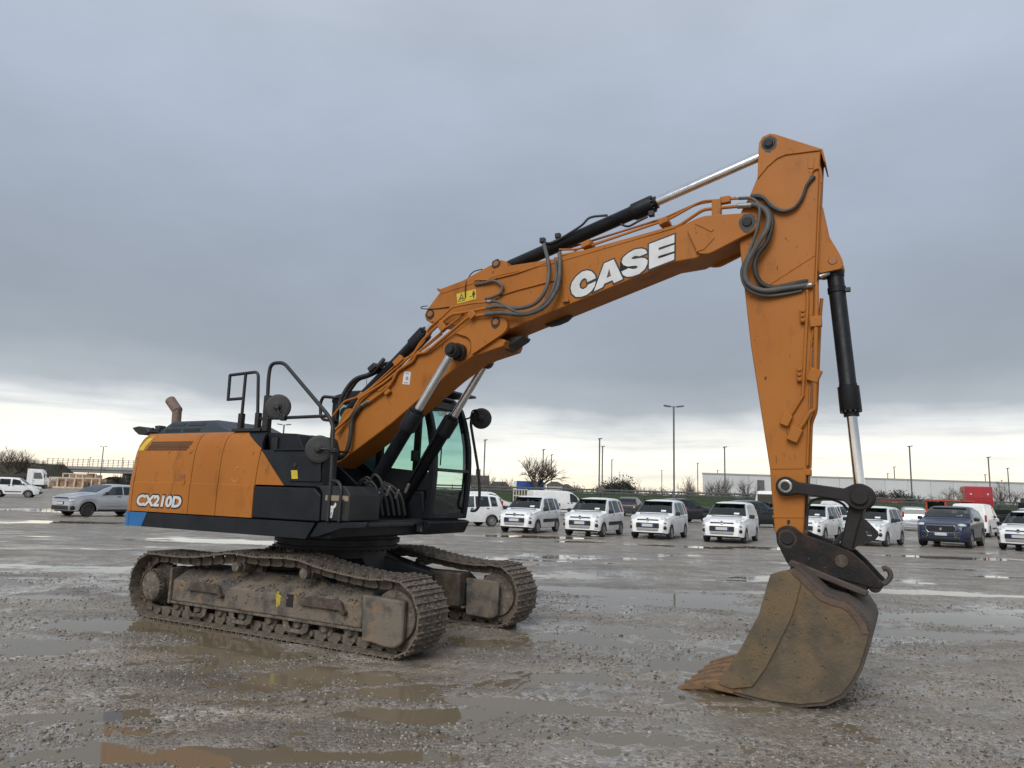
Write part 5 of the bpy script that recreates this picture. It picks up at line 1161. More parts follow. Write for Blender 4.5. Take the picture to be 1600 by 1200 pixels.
# arm cylinder lugs sit on the upper boom, arm between the tip plates
AR = [(5.169, 5.001), (5.176, 5.066), (5.207, 5.112), (5.273, 5.13), (5.326, 5.112), (5.74, 4.871), (5.722, 4.83), (5.476, 1.411), (5.462, 1.267), (5.386, 1.196), (5.29, 1.207), (5.229, 1.354), (5.202, 1.9), (5.058, 3.048), (4.973, 4.053), (4.956, 4.25), (4.995, 4.388), (5.082, 4.543), (5.157, 4.719)]
arm = prism('arm', AR, -.172, .172, ORANGE, EX, .010)
TP = [(5.172, 4.993), (5.179, 5.058), (5.21, 5.109), (5.277, 5.127), (5.328, 5.109), (5.727, 4.875), (5.723, 4.854), (5.671, 4.86), (5.545, 4.868), (5.417, 4.877), (5.344, 4.858), (5.255, 4.794), (5.179, 4.711), (5.155, 4.683), (5.164, 4.862)]
for s in (-1, 1): prism('top_lug_plate', TP, s * .168, s * .186, ORANGE, arm, .006)
prism('end_cap', [(5.706, 4.886), (5.743, 4.873), (5.761, 4.737), (5.749, 4.736), (5.725, 4.854)], -.18, .18, ORANGE, arm, .006)
prism('cover_plate', [(5.613, 4.821), (5.67, 4.809), (5.658, 4.693), (5.608, 4.703)], -.178, -.17, ORANGE, arm, .003)
LG = [(5.702, 4.421), (5.763, 4.036), (5.849, 3.849), (5.875, 3.772), (5.86, 3.714), (5.662, 3.69), (5.657, 4.052)]
for y in (-.125, .085): prism('cylinder_lug', rnd(LG, .03, 3), y, y + .04, ORANGE, arm, .008)
for q in ([(5.039, 3.528), (5.634, 3.864), (5.641, 3.845), (5.047, 3.504)], [(5.21, 1.923), (5.484, 1.925), (5.487, 1.9), (5.209, 1.894)], [(5.214, 1.481), (5.469, 1.484), (5.468, 1.469), (5.217, 1.462)]):
    prism('weld_seam', q, -.178, -.170, ORANGE, arm, .002)
prism('slot', rnd([(5.339, 1.449), (5.367, 1.447), (5.359, 1.408), (5.338, 1.407)], .01, 2), -.1745, -.17, BLACK, arm)
for s in (-1, 1): 
    o = pin('arm_pin', P_top, s * .17, s * .196, .060, BLACK, arm); pin('pin_cap', P_top, s * .17, s * .212, .043, LINKM, o)
    o = pin('lug_pin', P_bk, s * .08, s * .132, .042, ORANGE_WORN, arm)

# ---------------------------------------------------------------- hydraulic cylinders
def hyd(nm, base, gland, tip, rb, rr, parent=EX, cap=None, ring=True, rm=None):
    base, gland, tip = Vector(base), Vector(gland), Vector(tip); L = (gland - base).length
    b = lathe(nm, base, gland, [(0, rb * .6), (.0, rb * .92), (.05, rb * .98), (.055, rb), (L - .30, rb), (L - .295, rb * 1.05), (L - .275, rb * 1.05), (L - .27, rb * 1.26), (L - .06, rb * 1.28), (L - .05, rb * 1.22), (L - .045, rb * .9), (L, rb * .9), (L, rr)], CYL, parent, 28)
    d = (gland - base).normalized(); x_, y_ = frame_of(d)
    bm = bmesh.new()
    for k in range(12):
        a = 2 * math.pi * k / 12; p = base + d * (L - .045) + (x_ * math.cos(a) + y_ * math.sin(a)) * rb * 1.1
        r_ = bmesh.ops.create_cone(bm, cap_ends=True, segments=6, radius1=.012, radius2=.012, depth=.02); bmesh.ops.transform(bm, matrix=Matrix.Translation(p) @ d.to_track_quat('Z', 'Y').to_matrix().to_4x4(), verts=r_['verts'])
    tag(bmobj('gland_bolts', bm, BLACK, b), kind='stuff')
    cyl('rod', gland - d * .02, tip, rr, rm or CHROME, b, 24)
    return b
def eye(nm, p, r, w, m, parent, yc=0.0): return lathe(nm, (p[0], yc - w, p[1]), (p[0], yc + w, p[1]), [(0, r * .5), (0, r * .93), (.01, r), (2 * w - .01, r), (2 * w, r * .93)], m, parent, 26)
# boom cylinders (both sides)
CB = (0.525, 1.43); CG = (1.402, 2.532)
dirc = Vector((P_cyl[0] - CG[0], P_cyl[1] - CG[1])).normalized(); CBx = Vector(CG) - dirc * 1.36
for s in (-1, 1):
    o = hyd('boom_cylinder', (CBx.x, s * .37, CBx.y), (CG[0], s * .37, CG[1]), (P_cyl[0], s * .37, P_cyl[1]), .078, .048)
    eye('rod_eye', P_cyl, .085, .055, BLACK, o, s * .37); eye('base_eye', (CBx.x - dirc.x * .04, CBx.y - dirc.y * .04), .085, .05, CYL, o, s * .37)
    tube('oil_pipe', [(CBx.x + dirc.x * .2 + .02, s * .37 - s * .095, CBx.y + dirc.y * .2 + .05), (CG[0] - dirc.x * .35 - .03, s * .37 - s * .10, CG[1] - dirc.y * .35), (CG[0] - dirc.x * .1 - .02, s * .37 - s * .10, CG[1] - dirc.y * .1), (CG[0] - dirc.x * .06 + .03, s * .37 - s * .09, CG[1])], .014, BLACK, o)
cyl('cylinder_pin', (P_cyl[0], -.47, P_cyl[1]), (P_cyl[0], .47, P_cyl[1]), .052, LINKM, lb)
cyl('pin_collar', (P_cyl[0], -.31, P_cyl[1]), (P_cyl[0], -.225, P_cyl[1]), .10, BLACK, lb)
# positioning cylinder above the lower boom, arm cylinder above the upper boom
Pb0 = (0.016, 2.561); Pb1 = (1.238, 3.755); Pg = (1.135, 3.611)
q0 = Vector((Pb0[0], 0, Pb0[1])); q1 = Vector((P_nose[0], 0, P_nose[1])); dq = (q1 - q0).normalized()
pc = hyd('positioning_cylinder', q0 + dq * .05, q1 - dq * .22, q1, .075, .048); eye('base_eye', (q0.x, q0.z), .075, .07, CYL, pc); eye('rod_eye', (q1.x, q1.z), .075, .07, CYL, pc)
ac0 = Vector((P_lug[0], 0, P_lug[1])); ac1 = Vector((P_top[0], 0, P_top[1])); da = (ac1 - ac0).normalized()
gl = (4.1, 4.72)
lg_ = (Vector((gl[0], 0, gl[1])) - ac0).dot(da)
ac = hyd('arm_cylinder', ac0 + da * .04, ac0 + da * lg_, ac1 - da * .02, .074, .045); eye('base_eye', P_lug, .072, .075, CYL, ac); eye('rod_eye', P_top, .072, .07, CYL, ac)
FILM = glass_mat('clear_guard', (.93, .94, .96), .02, .1)
gv = ac0 + da * (lg_ + .02); gw = ac1 - da * .12; nn = Vector((-da.z, 0, da.x)) * .062
mesh('rod_guard', [gv + nn * .6 + Vector((0, -.05, 0)), gw + nn * .6 + Vector((0, -.05, 0)), gw + nn + Vector((0, -.02, .0)), gv + nn + Vector((0, -.02, 0)), gw + nn + Vector((0, .05, 0)), gv + nn + Vector((0, .05, 0))], [(0, 1, 2, 3), (3, 2, 4, 5)], FILM, ac)
# bucket cylinder and linkage
bg = (5.878, 2.375); P_rod = (5.93, 1.667)
b0 = Vector((P_bk[0], 0, P_bk[1])); b1 = Vector((P_rod[0], 0, P_rod[1])); db = (b1 - b0).normalized(); lgb = (Vector((bg[0], 0, bg[1])) - b0).dot(db)
bc = hyd('bucket_cylinder', b0 + db * .05, b0 + db * lgb, b1 - db * .02, .072, .046); eye('base_eye', P_bk, .068, .08, CYL, bc); eye('rod_eye', P_rod, .075, .06, LINKM, bc)
for t_ in (.24, .30): pass
cyl('cylinder_band', b0 + db * .22, b0 + db * .28, .080, CYL, bc); box('band_lug', (b0 + db * .26) + Vector((.09, -.02, 0)), (.05, .04, .04), BLACK, bc, .005)
cyl('top_collar', b0 + db * .06, b0 + db * .13, .078, CYL, bc)
P_ln = (5.344, 1.742)
def dogbone(nm, a, b, ra, rb, h, y0, y1, m, parent):
    a, b = Vector(a), Vector(b); d = (b - a).normalized(); n = Vector((-d.y, d.x)); out = []
    for t in np.linspace(60, 300, 15): out.append(a + (d * math.cos(R(t)) + n * math.sin(R(t))) * ra)
    out += [a + d * ra * 1.15 - n * h, b - d * rb * 1.1 - n * h]
    for t in np.linspace(-120, 120, 15): out.append(b + (d * math.cos(R(t)) + n * math.sin(R(t))) * rb)
    out += [b - d * rb * 1.1 + n * h, a + d * ra * 1.15 + n * h]
    return prism(nm, [tuple(p) for p in out], y0, y1, m, parent, .010)
for s in (-1, 1):
    lk = dogbone('side_link', P_ln, P_rod, .085, .112, .052, s * .20, s * .255, LINKM, EX)
    o = cyl('link_pin', (P_ln[0], s * .19, P_ln[1]), (P_ln[0], s * .272, P_ln[1]), .058, BLACK, lk); lathe('pin_ring', (P_ln[0], s * .256, P_ln[1]), (P_ln[0], s * .277, P_ln[1]), [(0, .058), (.019, .058), (.021, .05), (.021, .040), (.017, .038)], STEEL, lk, 26); cyl('pin_bore', (P_ln[0], s * .26, P_ln[1]), (P_ln[0], s * .279, P_ln[1]), .037, BLACK, lk, 18)
    cyl('rod_pin', (P_rod[0], s * .06, P_rod[1]), (P_rod[0], s * .285, P_rod[1]), .068, LINKM, lk)
P_c2 = (5.775, 1.126); P_c1 = (5.351, 1.293)
HL = [(5.851, 1.617), (5.928, 1.595), (5.972, 1.601), (5.934, 1.483), (5.897, 1.361), (5.854, 1.2), (5.759, 1.242), (5.803, 1.421)]
hl = prism('connecting_link', HL, -.19, .19, LINKM, EX, .015)
TR = [(5.939, 1.495), (5.974, 1.469), (6.023, 1.415), (6.057, 1.378), (6.059, 1.346), (6.033, 1.313), (5.951, 1.269), (5.892, 1.25), (5.87, 1.233), (5.847, 1.215)]
hole = [(5.963, 1.377), (5.996, 1.39), (6.013, 1.367), (6.005, 1.339), (5.973, 1.342)]
prism('lifting_lug', TR, -.17, -.13, LINKM, hl, 0, holes=[hole])
tube('grease_hose', [(5.499, -0.12, 1.489), (5.52, -0.14, 1.581), (5.57, -0.15, 1.633), (5.678, -0.15, 1.643), (5.784, -0.15, 1.607), (5.831, -0.15, 1.547)], .011, RUBBER, hl)
tube('grease_hose', [(5.699, -0.1, 1.254), (5.731, -0.1, 1.293), (5.775, -0.1, 1.352)], .011, RUBBER, hl); tube('grease_hose', [(5.722, -0.1, 1.256), (5.754, -0.1, 1.294), (5.782, -0.1, 1.336)], .011, RUBBER, hl)

# ---------------------------------------------------------------- quick coupler and bucket
CP = [(5.256, 1.331), (5.277, 1.372), (5.317, 1.393), (5.353, 1.402), (5.404, 1.392), (5.457, 1.348), (5.503, 1.327), (5.706, 1.258), (5.779, 1.235), (5.823, 1.222), (5.866, 1.197), (5.942, 1.124), (6.017, 1.037), (6.057, 0.991), (6.081, 0.966), (6.076, 0.931), (6.047, 0.921), (5.984, 0.927), (5.379, 1.06), (5.341, 1.082), (5.262, 1.249)]
for s in (-1, 1): 
    pl = prism('coupler_plate', CP, s * .225, s * .275, COUPLER, EX, .010)
    cyl('coupler_pin', (P_c1[0], s * .20, P_c1[1]), (P_c1[0], s * .295, P_c1[1]), .056, LINKM, pl); cyl('coupler_pin', (P_c2[0], s * .20, P_c2[1]), (P_c2[0], s * .285, P_c2[1]), .054, MUD_DARK, pl)
RL = [(5.379, 1.117), (5.352, 1.067), (5.949, 0.856), (5.978, 0.903)]
prism('coupler_rail', RL, -.33, -.275, BROWN, EX, .012); prism('coupler_rail', RL, .275, .33, BROWN, EX, .012)
CL = [(5.373, 1.062), (5.408, 1.099), (5.962, 0.902), (5.937, 0.857)]
prism('coupler_bed', CL, -.274, .274, COUPLER, EX, .01)
cyl('lifting_eye', (6.01, -0.1, 0.926), Vector((6.01, -0.1, 0.926)) + Vector((0, .2, 0)), .055, BROWN, EX)
hk = [(6.044, -0.05, 0.937), (6.091, -0.05, 0.958), (6.128, -0.05, 1.003), (6.127, -0.05, 1.05), (6.097, -0.05, 1.076), (6.073, -0.05, 1.066)]
tube('lifting_hook', hk, .022, BROWN, EX, n=10)
BY = .64
YB = -.64
BO = [(5.263, 1.009), (5.325, 1.033), (5.382, 1.049), (5.446, 1.068), (5.508, 1.028), (5.584, 0.952), (5.659, 0.878), (5.734, 0.853), (5.809, 0.84), (5.867, 0.806), (5.916, 0.752), (5.957, 0.687), (5.976, 0.619), (5.957, 0.548), (5.934, 0.476), (5.912, 0.411), (5.893, 0.355)]
bo_low = [(5.835, .24), (5.76, .14), (5.64, .065), (5.46, .022), (5.25, .012), (5.03, .030)]
lip = [(4.919, 0.24), (5.023, 0.41), (5.092, 0.543), (5.161, 0.674), (5.205, 0.82), (5.236, 0.931)]
# shell swept along the outline, open towards the machine
shell_line = BO[3:] + bo_low + [(4.86, .06)]
def shell(name, line, y0, y1, t, m, parent):
    vs, fs = [], []; k = len(line)
    nrm = []
    for i in range(k):
        a = Vector(line[max(i - 1, 0)]); b = Vector(line[min(i + 1, k - 1)]); d = (b - a).normalized(); nrm.append(Vector((-d.y, d.x)))
    for (y, inn) in ((y0, 0), (y1, 0), (y1, 1), (y0, 1)):
        for i, p in enumerate(line):
            q = Vector(p) - nrm[i] * (t if inn else 0); vs.append((q.x, y, q.y))
    for e in range(4):
        f_ = (e + 1) % 4
        for i in range(k - 1): fs.append((e * k + i, e * k + i + 1, f_ * k + i + 1, f_ * k + i))
    fs += [(0, k, 2 * k, 3 * k), (k - 1, 4 * k - 1, 3 * k - 1, 2 * k - 1)]
    o = fixn(mesh(name, vs, fs, m, parent)); o.data.polygons.foreach_set('use_smooth', [True] * len(o.data.polygons)); o.data.set_sharp_from_angle(angle=R(40)); return o
bk = shell('bucket', shell_line, -BY + .02, BY - .02, -.03, BROWN, EX)
side_out = [BO[0], BO[1], BO[2]] + [tuple(p) for p in BO[3:]] + bo_low + lip
for s in (-1, 1):
    prism('side_plate', side_out, s * (BY - .045), s * (BY - .006), CLAY if s < 0 else BROWN, bk, 0)
    cut = [BO[0], BO[1], BO[2]] + ([(5.429, 1.022), (5.498, 0.953), (5.472, 0.861), (5.446, 0.769), (5.403, 0.651), (5.353, 0.548), (5.285, 0.41), (5.209, 0.262)]) + [(5.10, .10), (4.93, .06), (4.82, .085)] + lip
    prism('side_cutter', cut, s * (BY - .02), s * (BY + .012), CLAY_TAN, bk, .006)
    # proud edge strip round the back
    shell('edge_strip', BO[3:13], s * (BY - .05), s * (BY + .004), .048, CLAY_PINK, bk)
dk = [(4.80, .085), (4.78, .06), (5.1, .012), (5.5, .0), (5.5, .035), (5.1, .06)]
prism('cutting_edge', [(4.76, .050), (4.78, .082), (5.12, .075), (5.12, .018)], -BY + .01, BY - .01, TOOTH, bk, .006)
for k in range(6):
    yt = -BY + .05 + k * (2 * BY - .10) / 5
    ad = [(4.95, .10), (4.80, .115), (4.70, .085), (4.70, .035), (4.80, .025), (4.95, .015)]
    o = prism('tooth_adapter', ad, yt - .05, yt + .05, TOOTH, bk, .012)
    vs = [(4.745, yt - .046, .022), (4.745, yt + .046, .022), (4.745, yt + .046, .105), (4.745, yt - .046, .105), (4.60, yt - .040, .0), (4.60, yt + .040, .0), (4.60, yt + .034, .055), (4.60, yt - .034, .055), (4.46, yt - .030, -.022), (4.46, yt + .030, -.022), (4.46, yt + .026, -.006), (4.46, yt - .026, -.006)]
    fs = [(0, 1, 2, 3), (11, 10, 9, 8)] + [(i * 4 + j, i * 4 + (j + 1) % 4, (i + 1) * 4 + (j + 1) % 4, (i + 1) * 4 + j) for i in range(2) for j in range(4)]
    bevel(fixn(mesh('tooth', vs, fs, TOOTH, bk)), .008)

# ---------------------------------------------------------------- lettering on the upper boom
YL = -.2015
letters = {
 'C': [[(3.5, 3.883), (3.489, 3.923), (3.451, 3.965), (3.4, 3.983), (3.339, 3.976), (3.274, 3.932), (3.226, 3.872), (3.209, 3.81), (3.226, 3.745), (3.273, 3.703), (3.334, 3.697), (3.399, 3.712), (3.454, 3.749), (3.488, 3.793), (3.503, 3.852), (3.41, 3.822), (3.393, 3.794), (3.353, 3.779), (3.322, 3.798), (3.313, 3.836), (3.336, 3.882), (3.369, 3.901), (3.395, 3.884), (3.402, 3.85)]],
 'A': [[(3.591, 4.035), (3.699, 4.066), (3.802, 3.838), (3.704, 3.805), (3.686, 3.839), (3.598, 3.811), (3.579, 3.775), (3.478, 3.74)], [(3.649, 3.969), (3.669, 3.888), (3.621, 3.871)]],
 'S': [[(4.063, 4.082), (4.046, 4.12), (4.003, 4.14), (3.928, 4.141), (3.852, 4.109), (3.801, 4.07), (3.785, 4.022), (3.806, 3.986), (3.853, 3.965), (3.933, 3.965), (3.962, 3.954), (3.95, 3.934), (3.91, 3.932), (3.862, 3.948), (3.784, 3.92), (3.801, 3.882), (3.844, 3.855), (3.901, 3.854), (3.976, 3.87), (4.035, 3.912), (4.063, 3.964), (4.067, 4.004), (4.041, 4.031), (3.994, 4.042), (3.93, 4.037), (3.895, 4.043), (3.896, 4.056), (3.928, 4.07), (3.964, 4.065), (3.974, 4.056)]],
 'E': [[(4.08, 4.176), (4.346, 4.239), (4.344, 4.151), (4.182, 4.122), (4.182, 4.096), (4.344, 4.133), (4.343, 4.062), (4.178, 4.033), (4.178, 4.007), (4.343, 4.042), (4.341, 3.974), (4.079, 3.907)]]}
for ch, lp in letters.items():
    outl = [grow(lp[0], .015)] + [grow(h_, -.012) for h_ in lp[1:]]
    decal('letter_outline', outl, YL, DECAL_B, fb, .0015); decal('letter', [grow(lp[0], -.001)] + lp[1:], YL - .002, DECAL_W, fb, .0015)
wp = [(1.746, 3.904), (2.011, 3.935), (2.023, 3.816), (1.766, 3.783)]
wd = decal('warning_decal', [wp], YL, YELLOW, fb, .0015)
wq = lambda pts: pts
tri_o = [(1.815, 3.901), (1.773, 3.804), (1.869, 3.813)]; tri_i = [(1.816, 3.884), (1.786, 3.811), (1.856, 3.82)]
decal('warning_triangle', [tri_o, tri_i], YL - .002, DECAL_B, wd, .001)
decal('warning_figure', [[(1.807, 3.849), (1.823, 3.857), (1.843, 3.829), (1.832, 3.824), (1.818, 3.843), (1.808, 3.829), (1.797, 3.828)]], YL - .002, DECAL_B, wd, .001)
for q in ([(1.971, 3.913), (1.992, 3.915), (1.993, 3.896), (1.972, 3.894)], [(1.962, 3.89), (2.002, 3.894), (2.001, 3.862), (1.991, 3.861), (1.996, 3.833), (1.977, 3.832), (1.975, 3.859), (1.967, 3.858)], [(1.925, 3.855), (1.96, 3.858), (1.961, 3.851), (1.926, 3.848)]):
    decal('warning_figure', [q], YL - .002, DECAL_B, wd, .001)
dq_ = [(1.054, 3.015), (1.155, 3.004), (1.142, 2.85), (1.035, 2.863)]
dd_ = decal('white_decal', [dq_], -.2165, DECAL_W, lb, .0015)
for q in ([(1.084, 2.947), (1.107, 2.954), (1.123, 2.93), (1.115, 2.903), (1.091, 2.908), (1.079, 2.928)], [(1.071, 2.998), (1.128, 2.991), (1.127, 2.981), (1.07, 2.988)], [(1.057, 2.886), (1.122, 2.879), (1.12, 2.866), (1.056, 2.874)]):
    decal('decal_print', [q], -.2185, MATS['print_grey'], dd_, .001)
# ghost of the peeled name on the arm
for q in ([(628,480),(700,470),(760,500),(700,510),(640,520)], [(650,560),(740,545),(745,590),(660,600)]): pass

# ---------------------------------------------------------------- steel pipes, clamps and hoses
PIPE = lambda pts, r=.014, par=fb: tube('steel_pipe', pts, r, ORANGE, par, n=8, mode='poly', fr=.05)
PIPE([(3.042, -0.15, 4.281), (3.227, -0.15, 4.255), (3.384, -0.15, 4.264), (4.292, -0.15, 4.435), (4.611, -0.17, 4.558), (4.986, -0.18, 4.517)], .012)
PIPE([(3.088, -0.18, 4.199), (3.301, -0.18, 4.206), (3.331, -0.18, 4.202), (4.379, -0.18, 4.329), (4.636, -0.2, 4.455), (4.989, -0.2, 4.43)], .018)
PIPE([(2.958, -0.1, 4.212), (3.145, -0.1, 4.194), (3.196, -0.08, 4.274), (3.729, -0.08, 4.37), (4.231, -0.08, 4.465), (4.55, -0.08, 4.573), (4.931, -0.08, 4.576)], .010)
PIPE([(2.996, 0.05, 4.349), (4.151, 0.05, 4.531), (4.518, 0.05, 4.639)], .012)
for z, x, y, w, h in (('z6',130,640,.10,.10), ('z6',540,520,.10,.09)): pass
for q, sz in (((3.376, -0.14, 4.277), (.10, .16, .06)), ((4.225, -0.13, 4.402), (.10, .16, .06)), ((4.766, -0.19, 4.429), (.09, .06, .20)), ((4.847, -0.17, 4.526), (.10, .06, .07)), ((3.371, -0.12, 4.295), (.11, .14, .06))):
    box('pipe_clamp', q, sz, ORANGE, fb, .008, Matrix.Rotation(R(-17), 3, 'Y') if sz[1] > .1 else None)
YP = -.285
PIPE([(2.212, -0.29, 3.736), (2.042, -0.29, 3.741), (1.749, -0.29, 3.722), (1.614, -0.28, 3.622), (1.408, -0.26, 3.505), (1.36, -0.25, 3.366), (1.236, -0.25, 3.252), (1.048, -0.24, 3.124), (0.752, -0.24, 2.929), (0.427, -0.24, 2.741), (0.165, -0.24, 2.683), (-0.005, -0.26, 2.484)], .013, lb)
PIPE([(2.226, -0.29, 3.666), (1.918, -0.29, 3.643), (1.748, -0.29, 3.638), (1.512, -0.27, 3.504), (1.301, -0.25, 3.346), (1.138, -0.245, 3.118), (0.779, -0.245, 2.887), (0.491, -0.245, 2.75), (0.41, -0.245, 2.697), (0.35, -0.25, 2.603), (0.292, -0.26, 2.488), (0.086, -0.28, 2.323)], .018, lb)
PIPE([(2.214, -0.3, 3.589), (1.986, -0.3, 3.583), (1.789, -0.28, 3.464), (1.389, -0.25, 3.219), (1.239, -0.25, 3.21), (1.207, -0.25, 3.128), (0.968, -0.25, 3.018), (0.918, -0.25, 2.903), (0.828, -0.25, 2.806), (0.582, -0.25, 2.667)], .019, lb)
PIPE([(1.899, -0.26, 3.633), (1.707, -0.26, 3.523), (1.57, -0.25, 3.431), (1.276, -0.24, 3.243), (1.076, -0.235, 3.077), (0.676, -0.235, 2.846), (0.428, -0.235, 2.682), (0.359, -0.24, 2.572), (0.236, -0.25, 2.431), (0.103, -0.27, 2.264)], .013, lb)
PIPE([(1.598, -0.24, 3.426), (1.333, -0.24, 3.259), (0.992, -0.23, 3.145), (0.553, -0.23, 2.829), (0.388, -0.23, 2.74)], .010, lb)
for q, sz in (((2.039, -0.3, 3.601), (.09, .06, .09)), ((1.613, -0.27, 3.509), (.09, .06, .12)), ((0.98, -0.24, 3.144), (.14, .06, .08)), ((0.85, -0.25, 2.766), (.08, .05, .05)), ((0.428, -0.24, 2.737), (.09, .05, .07))):
    box('pipe_clamp', q, sz, ORANGE, lb, .008, Matrix.Rotation(R(-38), 3, 'Y'))
prism('pipe_bracket', [(0.675, 2.8), (0.881, 2.924), (0.911, 2.911), (0.706, 2.783)], -.235, -.22, ORANGE, lb, .002)
HOSE = lambda pts, r=.02, m=HOSE_GREY, par=fb: tube('hose', pts, r, m, par, n=10)
HOSE([(2.215, -0.29, 3.668), (2.387, -0.3, 3.667), (2.637, -0.31, 3.616), (2.84, -0.31, 3.65), (2.955, -0.3, 3.783), (2.979, -0.27, 3.976), (2.934, -0.22, 4.171), (2.836, -0.12, 4.38)], .022)
HOSE([(2.208, -0.3, 3.589), (2.428, -0.31, 3.583), (2.723, -0.32, 3.538), (2.954, -0.32, 3.594), (3.082, -0.31, 3.752), (3.107, -0.28, 3.9), (3.095, -0.24, 4.085), (3.06, -0.18, 4.232)], .024)
HOSE([(2.221, -0.29, 3.741), (2.369, -0.3, 3.716), (2.53, -0.32, 3.621), (2.697, -0.33, 3.552), (2.883, -0.33, 3.584), (3.013, -0.32, 3.701), (3.07, -0.29, 3.873), (3.056, -0.25, 4.03), (3.019, -0.2, 4.151)], .016)
HOSE([(2.003, -0.215, 3.982), (2.13, -0.225, 3.984), (2.271, -0.235, 3.99), (2.376, -0.24, 3.924), (2.371, -0.24, 3.843), (2.264, -0.24, 3.802), (2.17, -0.25, 3.787)], .017)
tube('thin_line', [(1.875, -0.21, 3.836), (1.876, -0.21, 4.006), (1.926, -0.16, 4.153), (2.029, -0.1, 4.202)], .007, BLACK, fb); tube('thin_line', [(1.657, -0.21, 3.754), (1.453, -0.205, 3.753), (1.262, -0.2, 3.774), (1.215, -0.15, 3.816), (1.278, -0.12, 3.827)], .006, BLACK, fb)
for q in ([(2.215, -0.29, 3.668), (2.282, -0.29, 3.664)], [(2.211, -0.3, 3.588), (2.291, -0.3, 3.587)], [(2.221, -0.29, 3.741), (2.279, -0.29, 3.734)]): cyl('hose_fitting', q[0], q[1], .022, STEEL, fb, 12)
PIPE([(1.986, -0.205, 4.025), (2.015, -0.21, 4.043), (2.188, -0.21, 4.018), (2.536, -0.21, 4.055), (2.804, -0.2, 4.106), (2.96, -0.2, 4.144)], .011)
PIPE([(2.33, -0.21, 3.818), (2.559, -0.21, 3.859), (3.016, -0.21, 3.916)], .009)
# hoses across the knuckle to the arm
HOSE([(4.979, -0.19, 4.515), (5.11, -0.22, 4.475), (5.178, -0.25, 4.359), (5.156, -0.27, 4.145), (5.073, -0.27, 3.911), (5.006, -0.26, 3.753), (5.044, -0.24, 3.594), (5.186, -0.22, 3.509), (5.353, -0.2, 3.505), (5.527, -0.19, 3.525)], .016, HOSE_GREY, arm)
HOSE([(5.007, -0.2, 4.431), (5.154, -0.23, 4.398), (5.255, -0.27, 4.281), (5.246, -0.29, 4.124), (5.138, -0.29, 3.952), (5.046, -0.28, 3.78), (5.057, -0.26, 3.634), (5.19, -0.24, 3.549), (5.374, -0.22, 3.553), (5.603, -0.2, 3.568)], .026, HOSE_GREY, arm)
HOSE([(5.125, -0.16, 4.441), (5.238, -0.21, 4.354), (5.288, -0.24, 4.211), (5.245, -0.25, 4.025), (5.147, -0.25, 3.888), (5.122, -0.24, 3.763), (5.171, -0.22, 3.632), (5.287, -0.2, 3.577), (5.455, -0.19, 3.597), (5.575, -0.15, 3.622), (5.661, -0.1, 3.663), (5.757, -0.06, 3.708)], .024, RUBBER, arm)
HOSE([(5.093, -0.17, 4.533), (5.185, -0.19, 4.509), (5.264, -0.2, 4.412), (5.357, -0.2, 4.328), (5.459, -0.2, 4.32), (5.545, -0.195, 4.393), (5.594, -0.19, 4.518), (5.642, -0.185, 4.615)], .014, HOSE_GREY, arm)
HOSE([(5.105, -0.19, 4.512), (5.205, -0.21, 4.47), (5.282, -0.215, 4.364), (5.384, -0.215, 4.303), (5.486, -0.21, 4.322), (5.555, -0.205, 4.415), (5.599, -0.2, 4.532), (5.667, -0.19, 4.608)], .014, RUBBER, arm)
PIPE([(5.634, -0.185, 4.617), (5.652, -0.185, 4.68), (5.719, -0.185, 4.685), (5.722, -0.185, 4.534)], .009, arm)
for q in ([(4.962, -0.2, 4.435), (5.109, -0.22, 4.41)], [(5.529, -0.2, 3.562), (5.619, -0.2, 3.566)], [(5.661, -0.1, 3.659), (5.749, -0.07, 3.701)]): cyl('hose_fitting', q[0], q[1], .028, STEEL, arm, 12)
PIPE([(5.649, -0.2, 3.581), (5.649, -0.2, 3.469), (5.598, -0.2, 2.421), (5.558, -0.2, 2.401), (5.491, -0.2, 2.288), (5.447, -0.2, 2.227)], .020, arm)
PIPE([(5.568, -0.19, 3.526), (5.571, -0.19, 3.424), (5.504, -0.19, 2.573), (5.505, -0.19, 2.555), (5.414, -0.19, 2.406), (5.377, -0.19, 2.36)], .014, arm)
PIPE([(5.676, -0.05, 3.47), (5.658, -0.05, 3.309), (5.595, -0.05, 2.418), (5.551, -0.05, 2.321), (5.527, -0.05, 1.909)], .016, arm)
PIPE([(5.708, -0.18, 4.703), (5.715, -0.18, 4.606), (5.686, -0.18, 4.205), (5.625, -0.18, 3.301), (5.589, -0.18, 3.007), (5.521, -0.18, 1.933)], .010, arm)
for q, sz in (((5.525, -0.19, 3.288), (.05, .03, .14)), ((5.482, -0.19, 2.745), (.05, .03, .14)), ((5.635, -0.2, 3.22), (.10, .05, .10)), ((5.607, -0.2, 2.729), (.10, .05, .12)), ((5.358, -0.195, 2.337), (.08, .05, .11)), ((5.427, -0.2, 2.202), (.10, .06, .13)), ((5.522, -0.12, 1.872), (.05, .10, .06))):
    box('pipe_clamp', q, sz, ORANGE, arm, .008, Matrix.Rotation(R(25), 3, 'Y') if sz[1] >= .05 and sz[2] > .1 else None)
for q in ([(5.528, -0.2, 3.33), (5.526, -0.2, 3.286), (5.525, -0.2, 3.241), (5.484, -0.2, 2.788), (5.483, -0.2, 2.743), (5.482, -0.2, 2.698)]): cyl('clamp_bolt', (q[0], -.205, q[2]), (q[0], -.225, q[2]), .018, ORANGE, arm, 8)
tube('grease_line', [(5.511, -0.1, 1.906), (5.5, -0.12, 1.694), (5.496, -0.12, 1.485), (5.487, -0.12, 1.366)], .012, RUBBER, arm)
